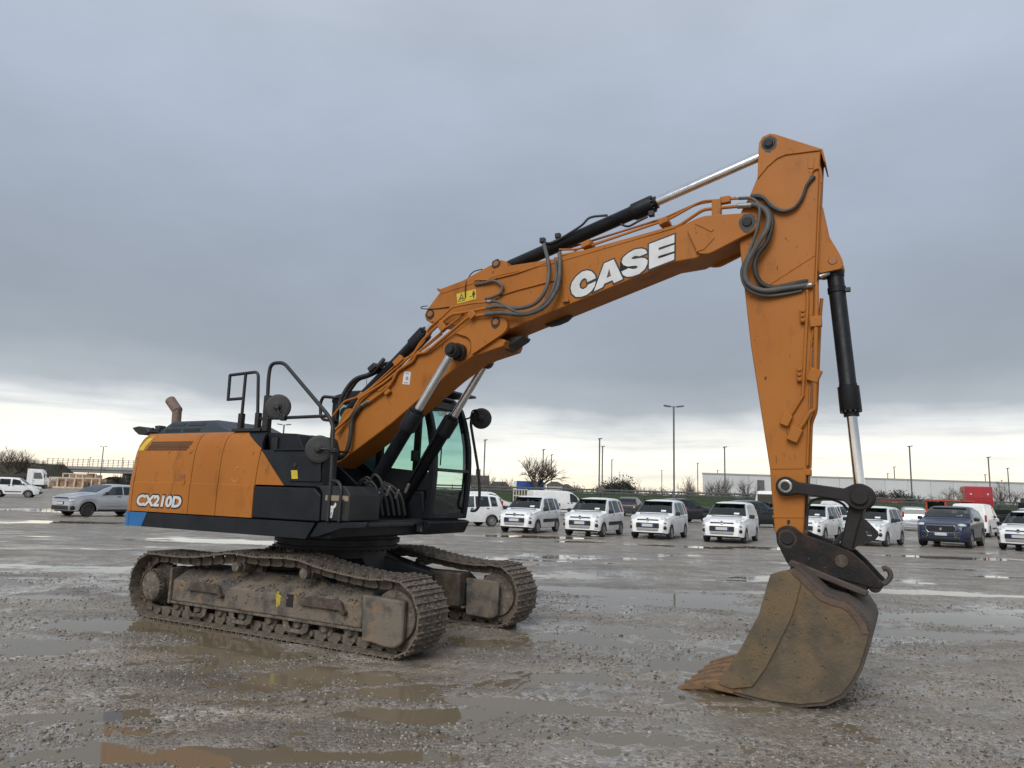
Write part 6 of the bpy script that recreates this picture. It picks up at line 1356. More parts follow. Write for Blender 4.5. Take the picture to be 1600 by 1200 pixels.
# arm cylinder hoses
HOSE([(2.805, -0.06, 4.442), (2.864, -0.08, 4.404), (2.98, -0.09, 4.413), (3.264, -0.09, 4.537), (3.377, -0.09, 4.618), (3.574, -0.08, 4.616)], .013, RUBBER, ac)
HOSE([(3.725, -0.07, 4.493), (3.814, -0.08, 4.453), (3.924, -0.09, 4.486), (4.022, -0.07, 4.53)], .012, RUBBER, ac)
for q in ((2.952, 0, 4.501), (2.784, -0.05, 4.456), (4.057, -0.05, 4.563)): box('hose_port', q, (.06, .06, .06), BLACK, ac, .008)
# big hose pair rising to the boom from the swivel, foot hoses, lower loops
HOSE([(0.097, -0.3, 1.963), (0.212, -0.3, 1.977), (0.299, -0.29, 2.057), (0.333, -0.28, 2.233), (0.332, -0.27, 2.411), (0.324, -0.27, 2.332), (0.335, -0.26, 2.459), (0.389, -0.26, 2.545), (0.456, -0.25, 2.616)], .028, RUBBER, lb)
cyl('hose_fitting', *[(0.456, -0.25, 2.616), (0.577, -0.25, 2.671)], .026, STEEL, lb, 12)
HOSE([(-0.041, -0.1, 2.633), (-0.017, -0.1, 2.732), (0.048, -0.1, 2.845), (0.145, -0.1, 2.948), (0.246, -0.1, 3.0), (0.409, -0.1, 3.033), (0.508, -0.1, 3.084), (0.574, -0.1, 3.154), (0.599, -0.05, 3.226)], .026, RUBBER, lb)
HOSE([(-0.048, 0, 2.679), (-0.015, 0, 2.795), (0.062, 0, 2.9), (0.161, 0, 2.995), (0.306, 0, 3.03), (0.447, 0, 3.08), (0.543, 0, 3.165), (0.638, 0.02, 3.183)], .026, RUBBER, lb)
box('hose_clamp', (0.485, -0.05, 3.11), (.12, .2, .07), BLACK, lb, .008, Matrix.Rotation(R(-35), 3, 'Y'))
for i, (r0, dx, dz) in enumerate(((.016, 0, 0), (.016, .05, .02), (.016, .12, -.03), (.018, .2, .05))):
    HOSE([(0.52 + dx, -.42 - .03 * i, 1.30 + dz), (.60 + dx, -.46, 1.55 + dz), (.74 + dx * .8, -.47, 1.72 + dz), (.86 + dx * .7, -.45, 1.62 + dz), (.84 + dx * .6, -.42, 1.45), (.74, -.40, 1.32)], r0, RUBBER, EX)
for i in range(5):
    y = -.22 + i * .11
    HOSE([(.25, y, 1.26), (.35, y, 1.55 + .03 * i), (.55, y, 1.68), (.75, y + .02, 1.55), (.82, y + .04, 1.30)], .020, RUBBER, EX)
for k in range(4):
    q = Vector((.92 + .07 * k, -.44 + .26 * (k % 2), 1.47 + .035 * k)); cyl('hose_fitting', q, q + Vector((.05, 0, .11)), .018, STEEL, EX, 10)
span('centre_deck', (.2, -.40, 1.20), (1.05, .34, 1.26), CHAR_DUST, EX, .01)

# ---------------------------------------------------------------- caked mud
def mud_lumps(name, spots, m, parent, seed):
    """spots: (point, normal, radius)"""
    rs = random.Random(seed); bm = bmesh.new()
    for p, n_, rad in spots:
        v = bmesh.ops.create_icosphere(bm, subdivisions=1, radius=1)['verts']
        for q_ in v: q_.co *= 1 + rs.uniform(-.3, .3)
        rot = Vector(n_).to_track_quat('Z', 'Y').to_matrix().to_4x4()
        bmesh.ops.transform(bm, matrix=Matrix.Translation(p) @ rot @ Matrix.Rotation(rs.uniform(0, 6), 4, 'Z') @ Matrix.Diagonal((rad * rs.uniform(.7, 1.5), rad, rad * .38, 1)), verts=v)
    o = bmobj(name, bm, m, parent, 180); tag(o, kind='stuff'); return o
rs_ = random.Random(4)
sp_ = []
for k in range(240):
    x = rs_.uniform(-1.45, 1.4); t = rs_.random() ** 1.5; sp_.append(((x, -1.165 + .28 * t, .463 + .16 * t), (0, -.5, .86), rs_.uniform(.008, .030)))
for k in range(60): sp_.append(((rs_.uniform(-1.45, 1.42), -1.172, rs_.uniform(.225, .45)), (0, -1, 0), rs_.uniform(.006, .016)))
mud_lumps('caked_mud', sp_, MUD, EX, 2)
sp_ = []
for k in range(150):
    x = rs_.uniform(5.05, 5.9); z = rs_.uniform(.1, .95)
    # keep inside the side plate
    if x > 5.86 - .6 * max(0, z - .55) or x > 5.55 + z * .6 or x < 5.42 - z * .25: continue
    sp_.append(((x, -BY + .006, z), (0, -1, 0), rs_.uniform(.004, .011)))
for k in range(60):
    t = rs_.random(); sp_.append(((5.0 + .3 * t + rs_.uniform(0, .12), -BY - .012, .15 + .75 * t), (0, -1, 0), rs_.uniform(.003, .008)))
mud_lumps('caked_mud', sp_, CLAY, bk, 3)

GREASE = mat('dark_grease', (.022, .016, .012), .5, col2=(.05, .032, .02), scale=20)
def stain(nm, c_, r0, y, par, drip, seed):
    rs = random.Random(seed); out = []
    for k in range(26):
        a = 2 * math.pi * k / 26; d = max(0, -math.sin(a)) ** 3 * drip * .35; rr = r0 * rs.uniform(.92, 1.12); out.append((c_[0] + rr * math.cos(a), c_[1] + rr * math.sin(a) - d * rs.uniform(.5, 1)))
    decal(nm, [out], y, GREASE, par, .0012)
stain('grease_stain', P_top, .074, -.187, arm, .05, 1); stain('grease_stain', P_tip, .080, -.2362, fb, .07, 2); stain('grease_stain', P_nose, .060, -.2015, fb, .03, 3); stain('grease_stain', P_mid, .060, -.2615, lb, .04, 4); stain('grease_stain', P_lug, .056, -.2015, fb, .03, 5); stain('grease_stain', P_c1, .075, -.2762, pl, .03, 6)
for k in range(7):      # scrapes and drips low on the arm
    x_ = rs_.uniform(5.22, 5.42); z_ = rs_.uniform(1.42, 2.3); w_ = rs_.uniform(.001, .003); l_ = rs_.uniform(.015, .07); a_ = rs_.uniform(-.5, .5)
    decal('scratch', [[(x_ - w_, z_), (x_ + w_, z_), (x_ + w_ * .4 + a_ * l_, z_ - l_), (x_ - w_ * .4 + a_ * l_, z_ - l_)]], -.1735, GREASE, arm, .0008)

# ================================================================== VEHICLES  (local +x forward, origin on the ground at mid length)
def wheel_meshes(r, w, rim_m, spokes=7, tag_='a'):
    n = 28
    t = lathe('tmp', (0, 0, 0), (0, w, 0), [(0.02, r * .66), (0.0, r * .70), (0.0, r * .90), (.02, r * .97), (.05, r), (w - .05, r), (w - .02, r * .97), (w, r * .9), (w, r * .6)], TYRE, None, n)
    tm = t.data; bpy.data.objects.remove(t)
    bm = bmesh.new()
    R0 = r * .68
    ring = [(.012, R0), (.004, R0 * .96), (.02, R0 * .90), (.045, R0 * .88)]
    for k in range(len(ring) - 1):
        for i in range(n):
            a, b = 2 * math.pi * i / n, 2 * math.pi * (i + 1) / n
            bm.faces.new([bm.verts.new((ring[q][1] * math.cos(th), ring[q][0], ring[q][1] * math.sin(th))) for q, th in ((k, a), (k, b), (k + 1, b), (k + 1, a))])
    for i in range(spokes):
        a = 2 * math.pi * i / spokes; bm_box(bm, (R0 * .52 * math.cos(a), .024, R0 * .52 * math.sin(a)), (R0 * .86, .02, R0 * .24), Matrix.Rotation(-a, 3, 'Y'))
    rc = bmesh.ops.create_cone(bm, cap_ends=True, segments=16, radius1=R0 * .26, radius2=R0 * .22, depth=.03); bmesh.ops.transform(bm, matrix=Matrix.Translation((0, .018, 0)) @ Matrix.Rotation(R(90), 4, 'X'), verts=rc['verts'])
    rm = bpy.data.meshes.new('rim'); bm.to_mesh(rm); bm.free(); rm.materials.append(rim_m)
    bm = bmesh.new(); rc = bmesh.ops.create_cone(bm, cap_ends=True, segments=24, radius1=R0 * .9, radius2=R0 * .9, depth=.02); bmesh.ops.transform(bm, matrix=Matrix.Translation((0, .06, 0)) @ Matrix.Rotation(R(90), 4, 'X'), verts=rc['verts'])
    dm = bpy.data.meshes.new('brake_disc'); bm.to_mesh(dm); bm.free(); dm.materials.append(BLACK)
    return tm, rm, dm
def add_wheels(root, L, sf, sr, half, wm, r):
    for s in (sf, sr):
        for sy in (-1, 1):
            o = link('wheel', wm[0], None, root); o.location = (L / 2 - s, sy * half, r)
            if sy > 0: o.rotation_euler = (0, 0, math.pi)
            link('rim', wm[1], None, o); link('brake_disc', wm[2], None, o)
class Body:
    def __init__(s, L, W, zt, sill, belt, sf, sr, rw, tumble=.16, nose=.26, tail=.14, nose_l=.55, tail_l=.45, flare=0.0, rr=.13):
        s.rr = rr; s.cut_top = []; s.cut_side = []
        s.L, s.W, s.zt, s.sill, s.belt, s.sf, s.sr, s.rw, s.tumble, s.nose, s.tail, s.nl, s.tl = L, W, zt, sill, belt, sf, sr, rw, tumble, nose, tail, nose_l, tail_l
    def top(s, x): return lerp_tab(s.zt, x)
    def w(s, x):
        a = s.W
        if x < s.nl: a *= 1 - s.nose * (1 - x / s.nl) ** 2.2
        if s.L - x < s.tl: a *= 1 - s.tail * (1 - (s.L - x) / s.tl) ** 2.2
        return a
    def bot(s, x):
        z = s.sill
        for c in (s.sf, s.sr):
            d = abs(x - c); q = s.rw
            if d < q: z = max(z, math.sqrt(q * q - d * d) * .98 + s.rw * .86 - .03)
        if x < .25: z = max(z, s.sill + .04 * (1 - x / .25))
        return z
    def sec(s, x):
        """half section at station x: list of (y, z) from sill to the centre line"""
        w, zb, zt, be = s.w(x), s.bot(x), s.top(x), lerp_tab(s.belt, x)
        be = min(be, zt - .03); be = max(be, zb + .06); g = zt - be
        wt = w * (1 - s.tumble * max(0, g) / .5) if g > .05 else w * .97
        P = [(w * .965, zb), (w * .992, zb + (be - zb) * .22), (w, zb + (be - zb) * .55), (w * .992, zb + (be - zb) * .85), (w * .975, be)]
        r_ = min(s.rr, g * .5)
        e = w * .975
        P += [(e + (wt - e) * .5, be + (g - r_) * .5), (wt + .004, zt - r_), (wt - .02, zt - r_ * .45), (wt - .07, zt - r_ * .1), (wt - .16, zt), (wt * .5, zt + .012), (0, zt + .016)]
        return P
    def side_y(s, x, z):
        P = s.sec(x)
        for (ya, za), (yb, zb) in zip(P, P[1:]):
            if za <= z <= zb and zb > za: return ya + (yb - ya) * (z - za) / (zb - za)
        return P[0][0] if z < P[0][1] else P[6][0]
    def build(s, paint, root):
        st = set()
        for x, _ in s.zt: st.add(round(x, 4))
        for c in (s.sf, s.sr):
            for t in np.linspace(-1, 1, 17): st.add(round(c + s.rw * math.sin(t * math.pi / 2) * .999, 4))
        for x in np.arange(0, s.L, .12): st.add(round(float(x), 4))
        cx_ = [round(x, 4) for c in s.cut_top + s.cut_side for x in c]
        st = {x for x in st if all(abs(x - c) > .012 for c in cx_)} | set(cx_)
        st.add(s.L); st = sorted(x for x in st if 0 <= x <= s.L)
        keep = [st[0]]
        for x in st[1:]:
            if x - keep[-1] > .008: keep.append(x)
        st = keep; vs, fs = [], []; k = 12
        for x in st:
            P = s.sec(x)
            for y, z in P: vs.append((s.L / 2 - x, -y, z))
            for y, z in P: vs.append((s.L / 2 - x, y, z))
        for i in range(len(st) - 1):
            a, b = i * 24, (i + 1) * 24
            sm = (st[i] + st[i + 1]) / 2
            ct = any(c[0] < sm < c[1] for c in s.cut_top); cs_ = any(c[0] < sm < c[1] for c in s.cut_side)
            for j in range(11):
                if (ct and j >= 8) or (cs_ and j in (4, 5)): continue          # openings for the glazing
                fs.append((a + j, b + j, b + j + 1, a + j + 1)); fs.append((a + 12 + j, a + 12 + j + 1, b + 12 + j + 1, b + 12 + j))
        for a in (0, (len(st) - 1) * 24): fs.append(tuple(a + j for j in range(12)) + tuple(a + 12 + j for j in range(11, -1, -1)))
        o = fixn(mesh('body', vs, fs, paint, root)); bmx = bmesh.new(); bmx.from_mesh(o.data); bmesh.ops.remove_doubles(bmx, verts=bmx.verts, dist=.0005); bmx.to_mesh(o.data); bmx.free()
        o.data.polygons.foreach_set('use_smooth', [True] * len(o.data.polygons)); o.data.set_sharp_from_angle(angle=R(38))
        span('underbody', (-s.L / 2 + .15, -s.W * .80, s.sill - .03), (s.L / 2 - .15, s.W * .80, s.sill + .42), BLACK, root)
        return o
    def side_glass(s, nm, x0b, x0t, x1b, x1t, z0, ztop, root, m, off=.006, sides=(-1, 1)):
        for sy in sides:
            vs, fs = [], []; nx, nz = 6, 3
            for j in range(nz + 1):
                v = j / nz
                for i in range(nx + 1):
                    u_ = i / nx; x = (x0b + (x0t - x0b) * v) * (1 - u_) + (x1b + (x1t - x1b) * v) * u_; zt_ = min(ztop, s.top(x) - .085); zl = min(z0, lerp_tab(s.belt, x) - .012); z = zl + (zt_ - zl) * v
                    vs.append((s.L / 2 - x, sy * (s.side_y(x, z) + off), z))
            for j in range(nz):
                for i in range(nx): fs.append((j * (nx + 1) + i, j * (nx + 1) + i + 1, (j + 1) * (nx + 1) + i + 1, (j + 1) * (nx + 1) + i))
            fixn(mesh(nm, vs, fs, m, root, 180))
    def top_glass(s, nm, x0, x1, inset0, inset1, root, m, off=.008, n=6, dx=0):
        vs, fs = [], []; c = 8
        for j in range(n + 1):
            v = j / n; x = x0 + (x1 - x0) * v; P = s.sec(x); h = P[6][0] - min(.05, inset0); z0 = s.top(x)
            sl = (s.top(min(s.L, x + .03)) - s.top(max(0, x - .03))) / .06; nl = math.hypot(1, sl); ox, oz = sl / nl * off, off / nl
            for i in range(c + 1):
                t = -1 + 2 * i / c; y = h * t; z = z0 + .016 * (1 - t * t) + .002
                vs.append((s.L / 2 - x + ox, y, z + oz))
        for j in range(n):
            for i in range(c): fs.append((j * (c + 1) + i, j * (c + 1) + i + 1, (j + 1) * (c + 1) + i + 1, (j + 1) * (c + 1) + i))
        return fixn(mesh(nm, vs, fs, m, root, 180))
    def side_line(s, nm, pts, root, m, w=.006, off=.003, sides=(-1, 1)):
        for sy in sides:
            vs, fs = [], []
            for i, (x, z) in enumerate(pts):
                p = Vector(pts[max(0, i - 1)]); q = Vector(pts[min(len(pts) - 1, i + 1)]); d = (q - p).normalized(); n_ = Vector((-d.y, d.x)) * w
                for sg in (-1, 1): xx, zz = x + n_.x * sg, z + n_.y * sg; vs.append((s.L / 2 - xx, sy * (s.side_y(xx, zz) + off), zz))
            for i in range(len(pts) - 1): fs.append((2 * i, 2 * i + 1, 2 * i + 3, 2 * i + 2))
            mesh(nm, vs, fs, m, root)
    def side_patch(s, nm, x0, x1, z0, z1, root, m, off=.008, sides=(-1, 1)):
        for sy in sides:
            vs = []
            n = 5
            for i in range(n + 1):
                x = x0 + (x1 - x0) * i / n
                for z in (z0, z1): vs.append((s.L / 2 - x, sy * (s.side_y(x, z) + off), z))
            mesh(nm, vs, [(2 * i, 2 * i + 1, 2 * i + 3, 2 * i + 2) for i in range(n)], m, root)
def ellipsoid(nm, c, r, m, parent, n=14):
    bm = bmesh.new(); v = bmesh.ops.create_uvsphere(bm, u_segments=n, v_segments=n // 2, radius=1); bmesh.ops.transform(bm, matrix=Matrix.Translation(c) @ Matrix.Diagonal((*r, 1)), verts=v['verts']); return bmobj(nm, bm, m, parent, 180)
def rbox(nm, c, s, m, parent, b=.03): return box(nm, c, s, m, parent, min(b, min(s) * .45))
def mirrors(B, x, z, root, m=PLASTIC):
    for sy in (-1, 1):
        y = B.side_y(x, z); rbox('door_mirror', (B.L / 2 - x, sy * (y + .12), z + .06), (.10, .20, .15), m, root, .04)

W_CITY = wheel_meshes(.29, .18, RIM, 9); W_SUV = wheel_meshes(.37, .24, RIM, 5); W_BLK = wheel_meshes(.31, .2, RIM_DARK, 10); W_VAN = wheel_meshes(.32, .2, RIM, 6)
GREYTRIM = mat('grey_plastic_trim', (.33, .33, .33), .5, col2=(.28, .28, .28), scale=8)
def city_car(paint=WHITE_PAINT, strip=False, rack=False):
    """small boxy five-door hatchback"""
    root = empty('hatchback')
    B = Body(3.65, .82, [(0, .58), (.03, .70), (.10, .81), (.26, .875), (.60, .93), (.90, .965), (.97, .99), (1.28, 1.26), (1.55, 1.455), (1.80, 1.525), (2.4, 1.55), (3.0, 1.535), (3.28, 1.50), (3.42, 1.43), (3.50, 1.24), (3.56, 1.02), (3.62, .88), (3.65, .62)],
             .24, [(0, .70), (.3, .82), (1, .915), (3.0, .985), (3.65, 1.0)], .70, 3.0, .345, .19)
    B.cut_top = [(1.02, 1.58), (3.44, 3.54)]; B.cut_side = [(1.70, 2.03), (2.13, 2.80), (2.95, 3.22)]
    b = B.build(paint, root)
    B.top_glass('windscreen', 1.00, 1.60, .07, .08, root, DARK_GLASS); B.top_glass('rear_window', 3.435, 3.545, .10, .08, root, DARK_GLASS)
    B.side_glass('side_window', 1.26, 1.70, 2.03, 2.06, .985, 1.46, root, DARK_GLASS); B.side_glass('side_window', 2.10, 2.13, 2.86, 2.80, 1.0, 1.46, root, DARK_GLASS); B.side_glass('quarter_window', 2.95, 2.90, 3.30, 3.22, 1.05, 1.45, root, DARK_GLASS)
    for pts in ([(1.14, .38), (1.16, .90), (1.20, .95)], [(2.06, .32), (2.07, .97)], [(2.86, .66), (2.92, .98)]): B.side_line('door_seam', pts, b, BLACK, .005)
    for x in (1.92, 2.76): B.side_patch('door_handle', x - .08, x + .06, .86, .90, root, PLASTIC, .02)
    if strip: B.side_patch('side_moulding', 1.22, 2.80, .46, .60, root, PLASTIC, .012)
    mirrors(B, 1.22, .95, root)
    f = 3.65 / 2
    g_ = rbox('lower_grille', (f + .000, 0, .545), (.06, .92, .20), PLASTIC, root, .05); rbox('skid_plate', (f + .012, 0, .40), (.05, .86, .11), GREYTRIM, root, .03)
    pl = span('number_plate', (f + .031, -.26, .50), (f + .040, .26, .61), PLATE, root); span('plate_band', (f + .0405, -.26, .50), (f + .043, -.21, .61), PLATE_BLUE, pl); span('plate_band', (f + .0405, .21, .50), (f + .043, .26, .61), PLATE_BLUE, pl)
    rbox('upper_grille', (f - .045, 0, .765), (.05, .86, .04), PLASTIC, root, .015); em = cyl('badge', (f - .03, 0, .77), (f - .006, 0, .775), .068, CHROME_TRIM, root, 18); cyl('badge_centre', (f - .008, 0, .775), (f - .003, 0, .775), .05, DARKCAR, em, 16)
    for sy in (-1, 1):
        ellipsoid('headlight', (f - .275, sy * .58, .79), (.205, .165, .105), LAMP_GLASS, root); o = ellipsoid('fog_lamp_pod', (f - .108, sy * .63, .47), (.085, .12, .085), PLASTIC, root); ellipsoid('fog_lamp', (f - .034, sy * .61, .47), (.02, .035, .035), GREYTRIM, o, 10)
        rbox('bumper_insert', (f - .10, sy * .60, .645), (.08, .24, .035), PLASTIC, root, .012)
        rbox('tail_light', (-f + .085, sy * .655, 1.06), (.12, .12, .40), RED_LAMP, root, .03)
    # wiper scuttle and the paper left behind the windscreen
    sc_ = rbox('scuttle', (f - .965, 0, 1.0), (.10, 1.16, .02), PLASTIC, root, .008)
    n_ = B.top(1.08); box('paper_note', (f - 1.09 + .012, .36, n_ + .028), (.10, .20, .004), PAPER, root, 0, Matrix.Rotation(R(38), 3, 'Y'))
    rear = rbox('rear_bumper', (-f + .03, 0, .46), (.1, 1.3, .22), paint, root, .04); span('rear_plate', (-f - .025, -.26, .66), (-f - .015, .26, .77), PLATE, root)
    add_wheels(root, 3.65, .70, 3.0, .80, W_CITY, .29)
    for y in (-.3, .3): rbox('seat', (.15, y, .95), (.14, .42, .62), BLACK, root, .05)
    for y in (-.3, .3): rbox('headrest', (.10, y, 1.30), (.10, .24, .18), BLACK, root, .04)
    rbox('rear_bench', (-.95, 0, .92), (.16, 1.2, .70), BLACK, root, .05); rbox('parcel_shelf', (-1.32, 0, 1.0), (.6, 1.25, .04), BLACK, root, .01); span('interior_floor', (-1.6, -.7, .655), (1.0, .7, .69), BLACK, root); rbox('dashboard', (.85, 0, .86), (.35, 1.3, .2), BLACK, root, .05); rbox('headliner', (-.4, 0, 1.475), (1.7, 1.15, .03), BLACK, root, .01)
    if rack:
        for y in (-.6, .6): tube('roof_rail', [(-1.2, y, 1.56), (-.2, y, 1.6), (.5, y, 1.57)], .02, PLASTIC, root)
    return root
def place(root, loc, phi, lab, cat, group=None):
    """phi: degrees the nose is turned to the left of pointing straight at the viewer"""
    root.location = (loc[0], loc[1], 0); a = R(phi); root.rotation_euler = (0, 0, math.atan2(-math.cos(a), -math.sin(a))); tag(root, lab, cat, group); return root
def suv(paint, name='suv', lab='', grille=True):
    root = empty(name); L = 4.40
    B = Body(L, .95, [(0, .62), (.03, .80), (.10, .93), (.35, 1.02), (.9, 1.10), (1.22, 1.14), (1.30, 1.17), (1.75, 1.44), (2.10, 1.59), (2.5, 1.645), (3.0, 1.64), (3.5, 1.585), (3.85, 1.50), (4.05, 1.28), (4.22, 1.06), (4.34, .96), (4.40, .66)],
             .26, [(0, .78), (.4, .95), (1.3, 1.05), (4.4, 1.10)], .88, 3.56, .43, .20, .24, .14, .7, .5)
    B.cut_top = [(1.36, 2.10), (3.88, 4.07)]; B.cut_side = [(2.08, 2.48), (2.54, 3.36)]
    b = B.build(paint, root); f = L / 2
    B.top_glass('windscreen', 1.34, 2.12, .11, .10, root, DARK_GLASS); B.top_glass('rear_window', 3.87, 4.08, .12, .08, root, DARK_GLASS)
    B.side_glass('side_window', 1.62, 2.08, 2.48, 2.48, 1.10, 1.56, root, DARK_GLASS); B.side_glass('side_window', 2.54, 2.54, 3.62, 3.36, 1.12, 1.56, root, DARK_GLASS)
    for pts in ([(1.42, .40), (1.46, 1.05)], [(2.52, .36), (2.52, 1.08)], [(3.28, .70), (3.42, 1.08)]): B.side_line('door_seam', pts, b, BLACK, .005)
    for x in (2.36, 3.25): B.side_patch('door_handle', x - .1, x + .08, .97, 1.01, root, paint, .02)
    B.side_patch('sill_trim', 1.32, 3.1, .27, .40, root, PLASTIC, .008)
    mirrors(B, 1.58, 1.08, root, DARKCAR)
    go = rnd([(-.54, .72), (-.50, .88), (.50, .88), (.54, .72), (.44, .60), (-.44, .60)], .05)
    vs = [(f + .012, y, z) for y, z in go]; gr = mesh('grille', vs, [tuple(range(len(vs)))], BLACK, root)
    tube('grille_surround', [Vector((f + .014, y, z)) for y, z in go] + [Vector((f + .014, *go[0]))], .011, CHROME_TRIM, root, n=6, mode='poly', fr=.01)
    for k in range(11): span('grille_bar', (f + .013, -.45 + k * .09 - .007, .615), (f + .020, -.45 + k * .09 + .007, .87), GREYCAR, gr)
    cyl('badge', (f + .015, 0, .74), (f + .026, 0, .74), .05, CHROME_TRIM, root, 16)
    pl = span('number_plate', (f + .022, -.26, .485), (f + .032, .26, .595), PLATE, root); span('plate_band', (f + .0325, -.26, .485), (f + .035, -.21, .595), PLATE_BLUE, pl); span('plate_band', (f + .0325, .21, .485), (f + .035, .26, .595), PLATE_BLUE, pl)
    rbox('lower_intake', (f - .005, 0, .38), (.06, 1.25, .13), PLASTIC, root, .03)
    for sy in (-1, 1):
        ellipsoid('headlight', (f - .26, sy * .70, .90), (.26, .17, .075), LAMP_GLASS, root)
        io = [(-.11, .44), (-.13, .58), (.02, .64), (.12, .60), (.10, .46), (0, .40)]
        it = mesh('side_intake', [(f + .012 - max(0, (.6 + y) - .62) * .5, sy * .60 + y * sy, z) for y, z in io], [tuple(range(6))], BLACK, root)
        P = [Vector((f + .016 - max(0, (.6 + y) - .62) * .5, sy * .60 + y * sy, z)) for y, z in io]; tube('intake_trim', P + [P[0]], .007, GREYTRIM, root, n=6, mode='poly', fr=.005)
        rbox('tail_light', (-f + .12, sy * .78, .98), (.16, .2, .14), RED_LAMP, root, .03)
    n_ = B.top(1.42); box('paper_note', (f - 1.44, .44, n_ + .03), (.10, .20, .004), PAPER, root, 0, Matrix.Rotation(R(32), 3, 'Y'))
    rbox('rear_bench', (-1.0, 0, .98), (.16, 1.4, .76), BLACK, root, .05); rbox('dashboard', (.75, 0, 1.0), (.4, 1.5, .2), BLACK, root, .05); span('interior_floor', (-1.9, -.8, .70), (1.3, .8, .74), BLACK, root); rbox('headliner', (-.5, 0, 1.58), (1.5, 1.2, .03), BLACK, root, .01)
    for y in (-.36, .36): rbox('seat', (.0, y, 1.0), (.16, .46, .66), BLACK, root, .05); rbox('headrest', (-.05, y, 1.38), (.10, .26, .2), BLACK, root, .04)
    add_wheels(root, L, .88, 3.56, .935, W_SUV, .37)
    return root
def box_van(paint, L, W, H, zt, name, windows=True, rear_glass=False, wm=None, r=.32, sf=.8, sr=None, nose=.2):
    root = empty(name); sr = sr or L - .85
    B = Body(L, W, zt, .28, [(0, .80), (.4, .92), (1.1, 1.08), (L, 1.12)], sf, sr, .39, .10, nose, .06, .6, .25)
    xs = [x for x, z in zt]; cow = next(x for x, z in zt if z > 1.06); rf_ = next(x for x, z in zt if z > H - .10)
    B.cut_top = [(cow + .05, rf_ - .04)]; B.cut_side = [(cow + .62, cow + 1.22)] + ([(cow + 1.34, cow + 2.12)] if windows else [])
    b = B.build(paint, root); f = L / 2
    span('interior_floor', (-f + .3, -W * .85, .70), (f - .5, W * .85, .74), BLACK, root); rbox('bulkhead', (f - cow - 1.3, 0, 1.2), (.04, W * 1.7, .9), BLACK, root, .01)
    for y in (-.38, .38): rbox('seat', (f - cow - 1.05, y, 1.1), (.14, .46, .75), BLACK, root, .05)
    rbox('dashboard', (f - cow - .25, 0, 1.0), (.4, W * 1.6, .14), BLACK, root, .04)
    B.top_glass('windscreen', cow + .03, rf_ - .02, .10, .10, root, DARK_GLASS)
    B.side_glass('cab_window', cow + .34, cow + .62, cow + 1.22, cow + 1.22, 1.12, H - .22, root, DARK_GLASS)
    if windows: B.side_glass('side_window', cow + 1.34, cow + 1.34, cow + 2.15, cow + 2.12, 1.14, H - .24, root, DARK_GLASS)
    for pts in ([(cow + .2, .45), (cow + .24, 1.10)], [(cow + 1.28, .4), (cow + 1.28, H - .2)], [(cow + 2.25, .75 if abs(cow + 2.25 - sr) < .4 else .4), (cow + 2.25, H - .2)]): B.side_line('door_seam', pts, b, BLACK, .006)
    for x in (cow + 1.12, cow + 1.42): B.side_patch('door_handle', x - .09, x + .06, .98, 1.05, root, PLASTIC, .02)
    B.side_patch('side_moulding', sf + .5, sr - .5, .46, .54, root, PLASTIC, .012)
    mirrors(B, cow + .34, 1.10, root)
    rbox('front_bumper', (f - .03, 0, .45), (.16, W * 1.5, .26), PLASTIC, root, .06); rbox('grille', (f - .02, 0, .70), (.06, W * 1.0, .10), PLASTIC, root, .03)
    for sy in (-1, 1):
        ellipsoid('headlight', (f - .25, sy * W * .74, .84), (.22, .14, .13), LAMP_GLASS, root); rbox('tail_light', (-f + .05, sy * W * .90, 1.05), (.12, .10, .38), RED_LAMP, root, .03)
    rbox('rear_bumper', (-f + .02, 0, .42), (.14, W * 1.8, .2), PLASTIC, root, .04)
    if rear_glass:
        span('rear_window', (-f - .012, -W * .72, 1.12), (-f - .004, W * .72, H - .28), DARK_GLASS, root)
        span('rear_plate', (-f - .03, -.26, .78), (-f - .02, .26, .89), PLATE, root); rbox('tailgate_handle', (-f - .02, 0, .98), (.04, .7, .05), PLASTIC, root, .015)
    else: span('rear_door_gap', (-f - .006, -.006, .5), (-f - .002, .006, H - .2), BLACK, root)
    add_wheels(root, L, sf, sr, W - .02, wm or W_VAN, r)
    return root
VAN_S = [(0, .58), (.03, .78), (.15, .90), (.5, 1.00), (.85, 1.09), (.95, 1.13), (1.25, 1.40), (1.55, 1.62), (1.85, 1.70), (2.4, 1.72), (3.6, 1.71), (3.76, 1.66), (3.80, 1.40), (3.84, .8), (3.86, .60)]
VAN_D = [(0, .60), (.03, .80), (.15, .93), (.6, 1.05), (1.0, 1.16), (1.35, 1.48), (1.7, 1.73), (2.05, 1.83), (3.2, 1.85), (4.2, 1.83), (4.32, 1.77), (4.36, 1.5), (4.38, .9), (4.40, .62)]
VAN_L = [(0, .62), (.03, .90), (.15, 1.05), (.6, 1.18), (.85, 1.26), (1.25, 1.62), (1.6, 1.88), (1.95, 1.96), (3.2, 1.98), (4.85, 1.96), (4.94, 1.90), (4.97, 1.5), (4.98, .9), (5.0, .62)]

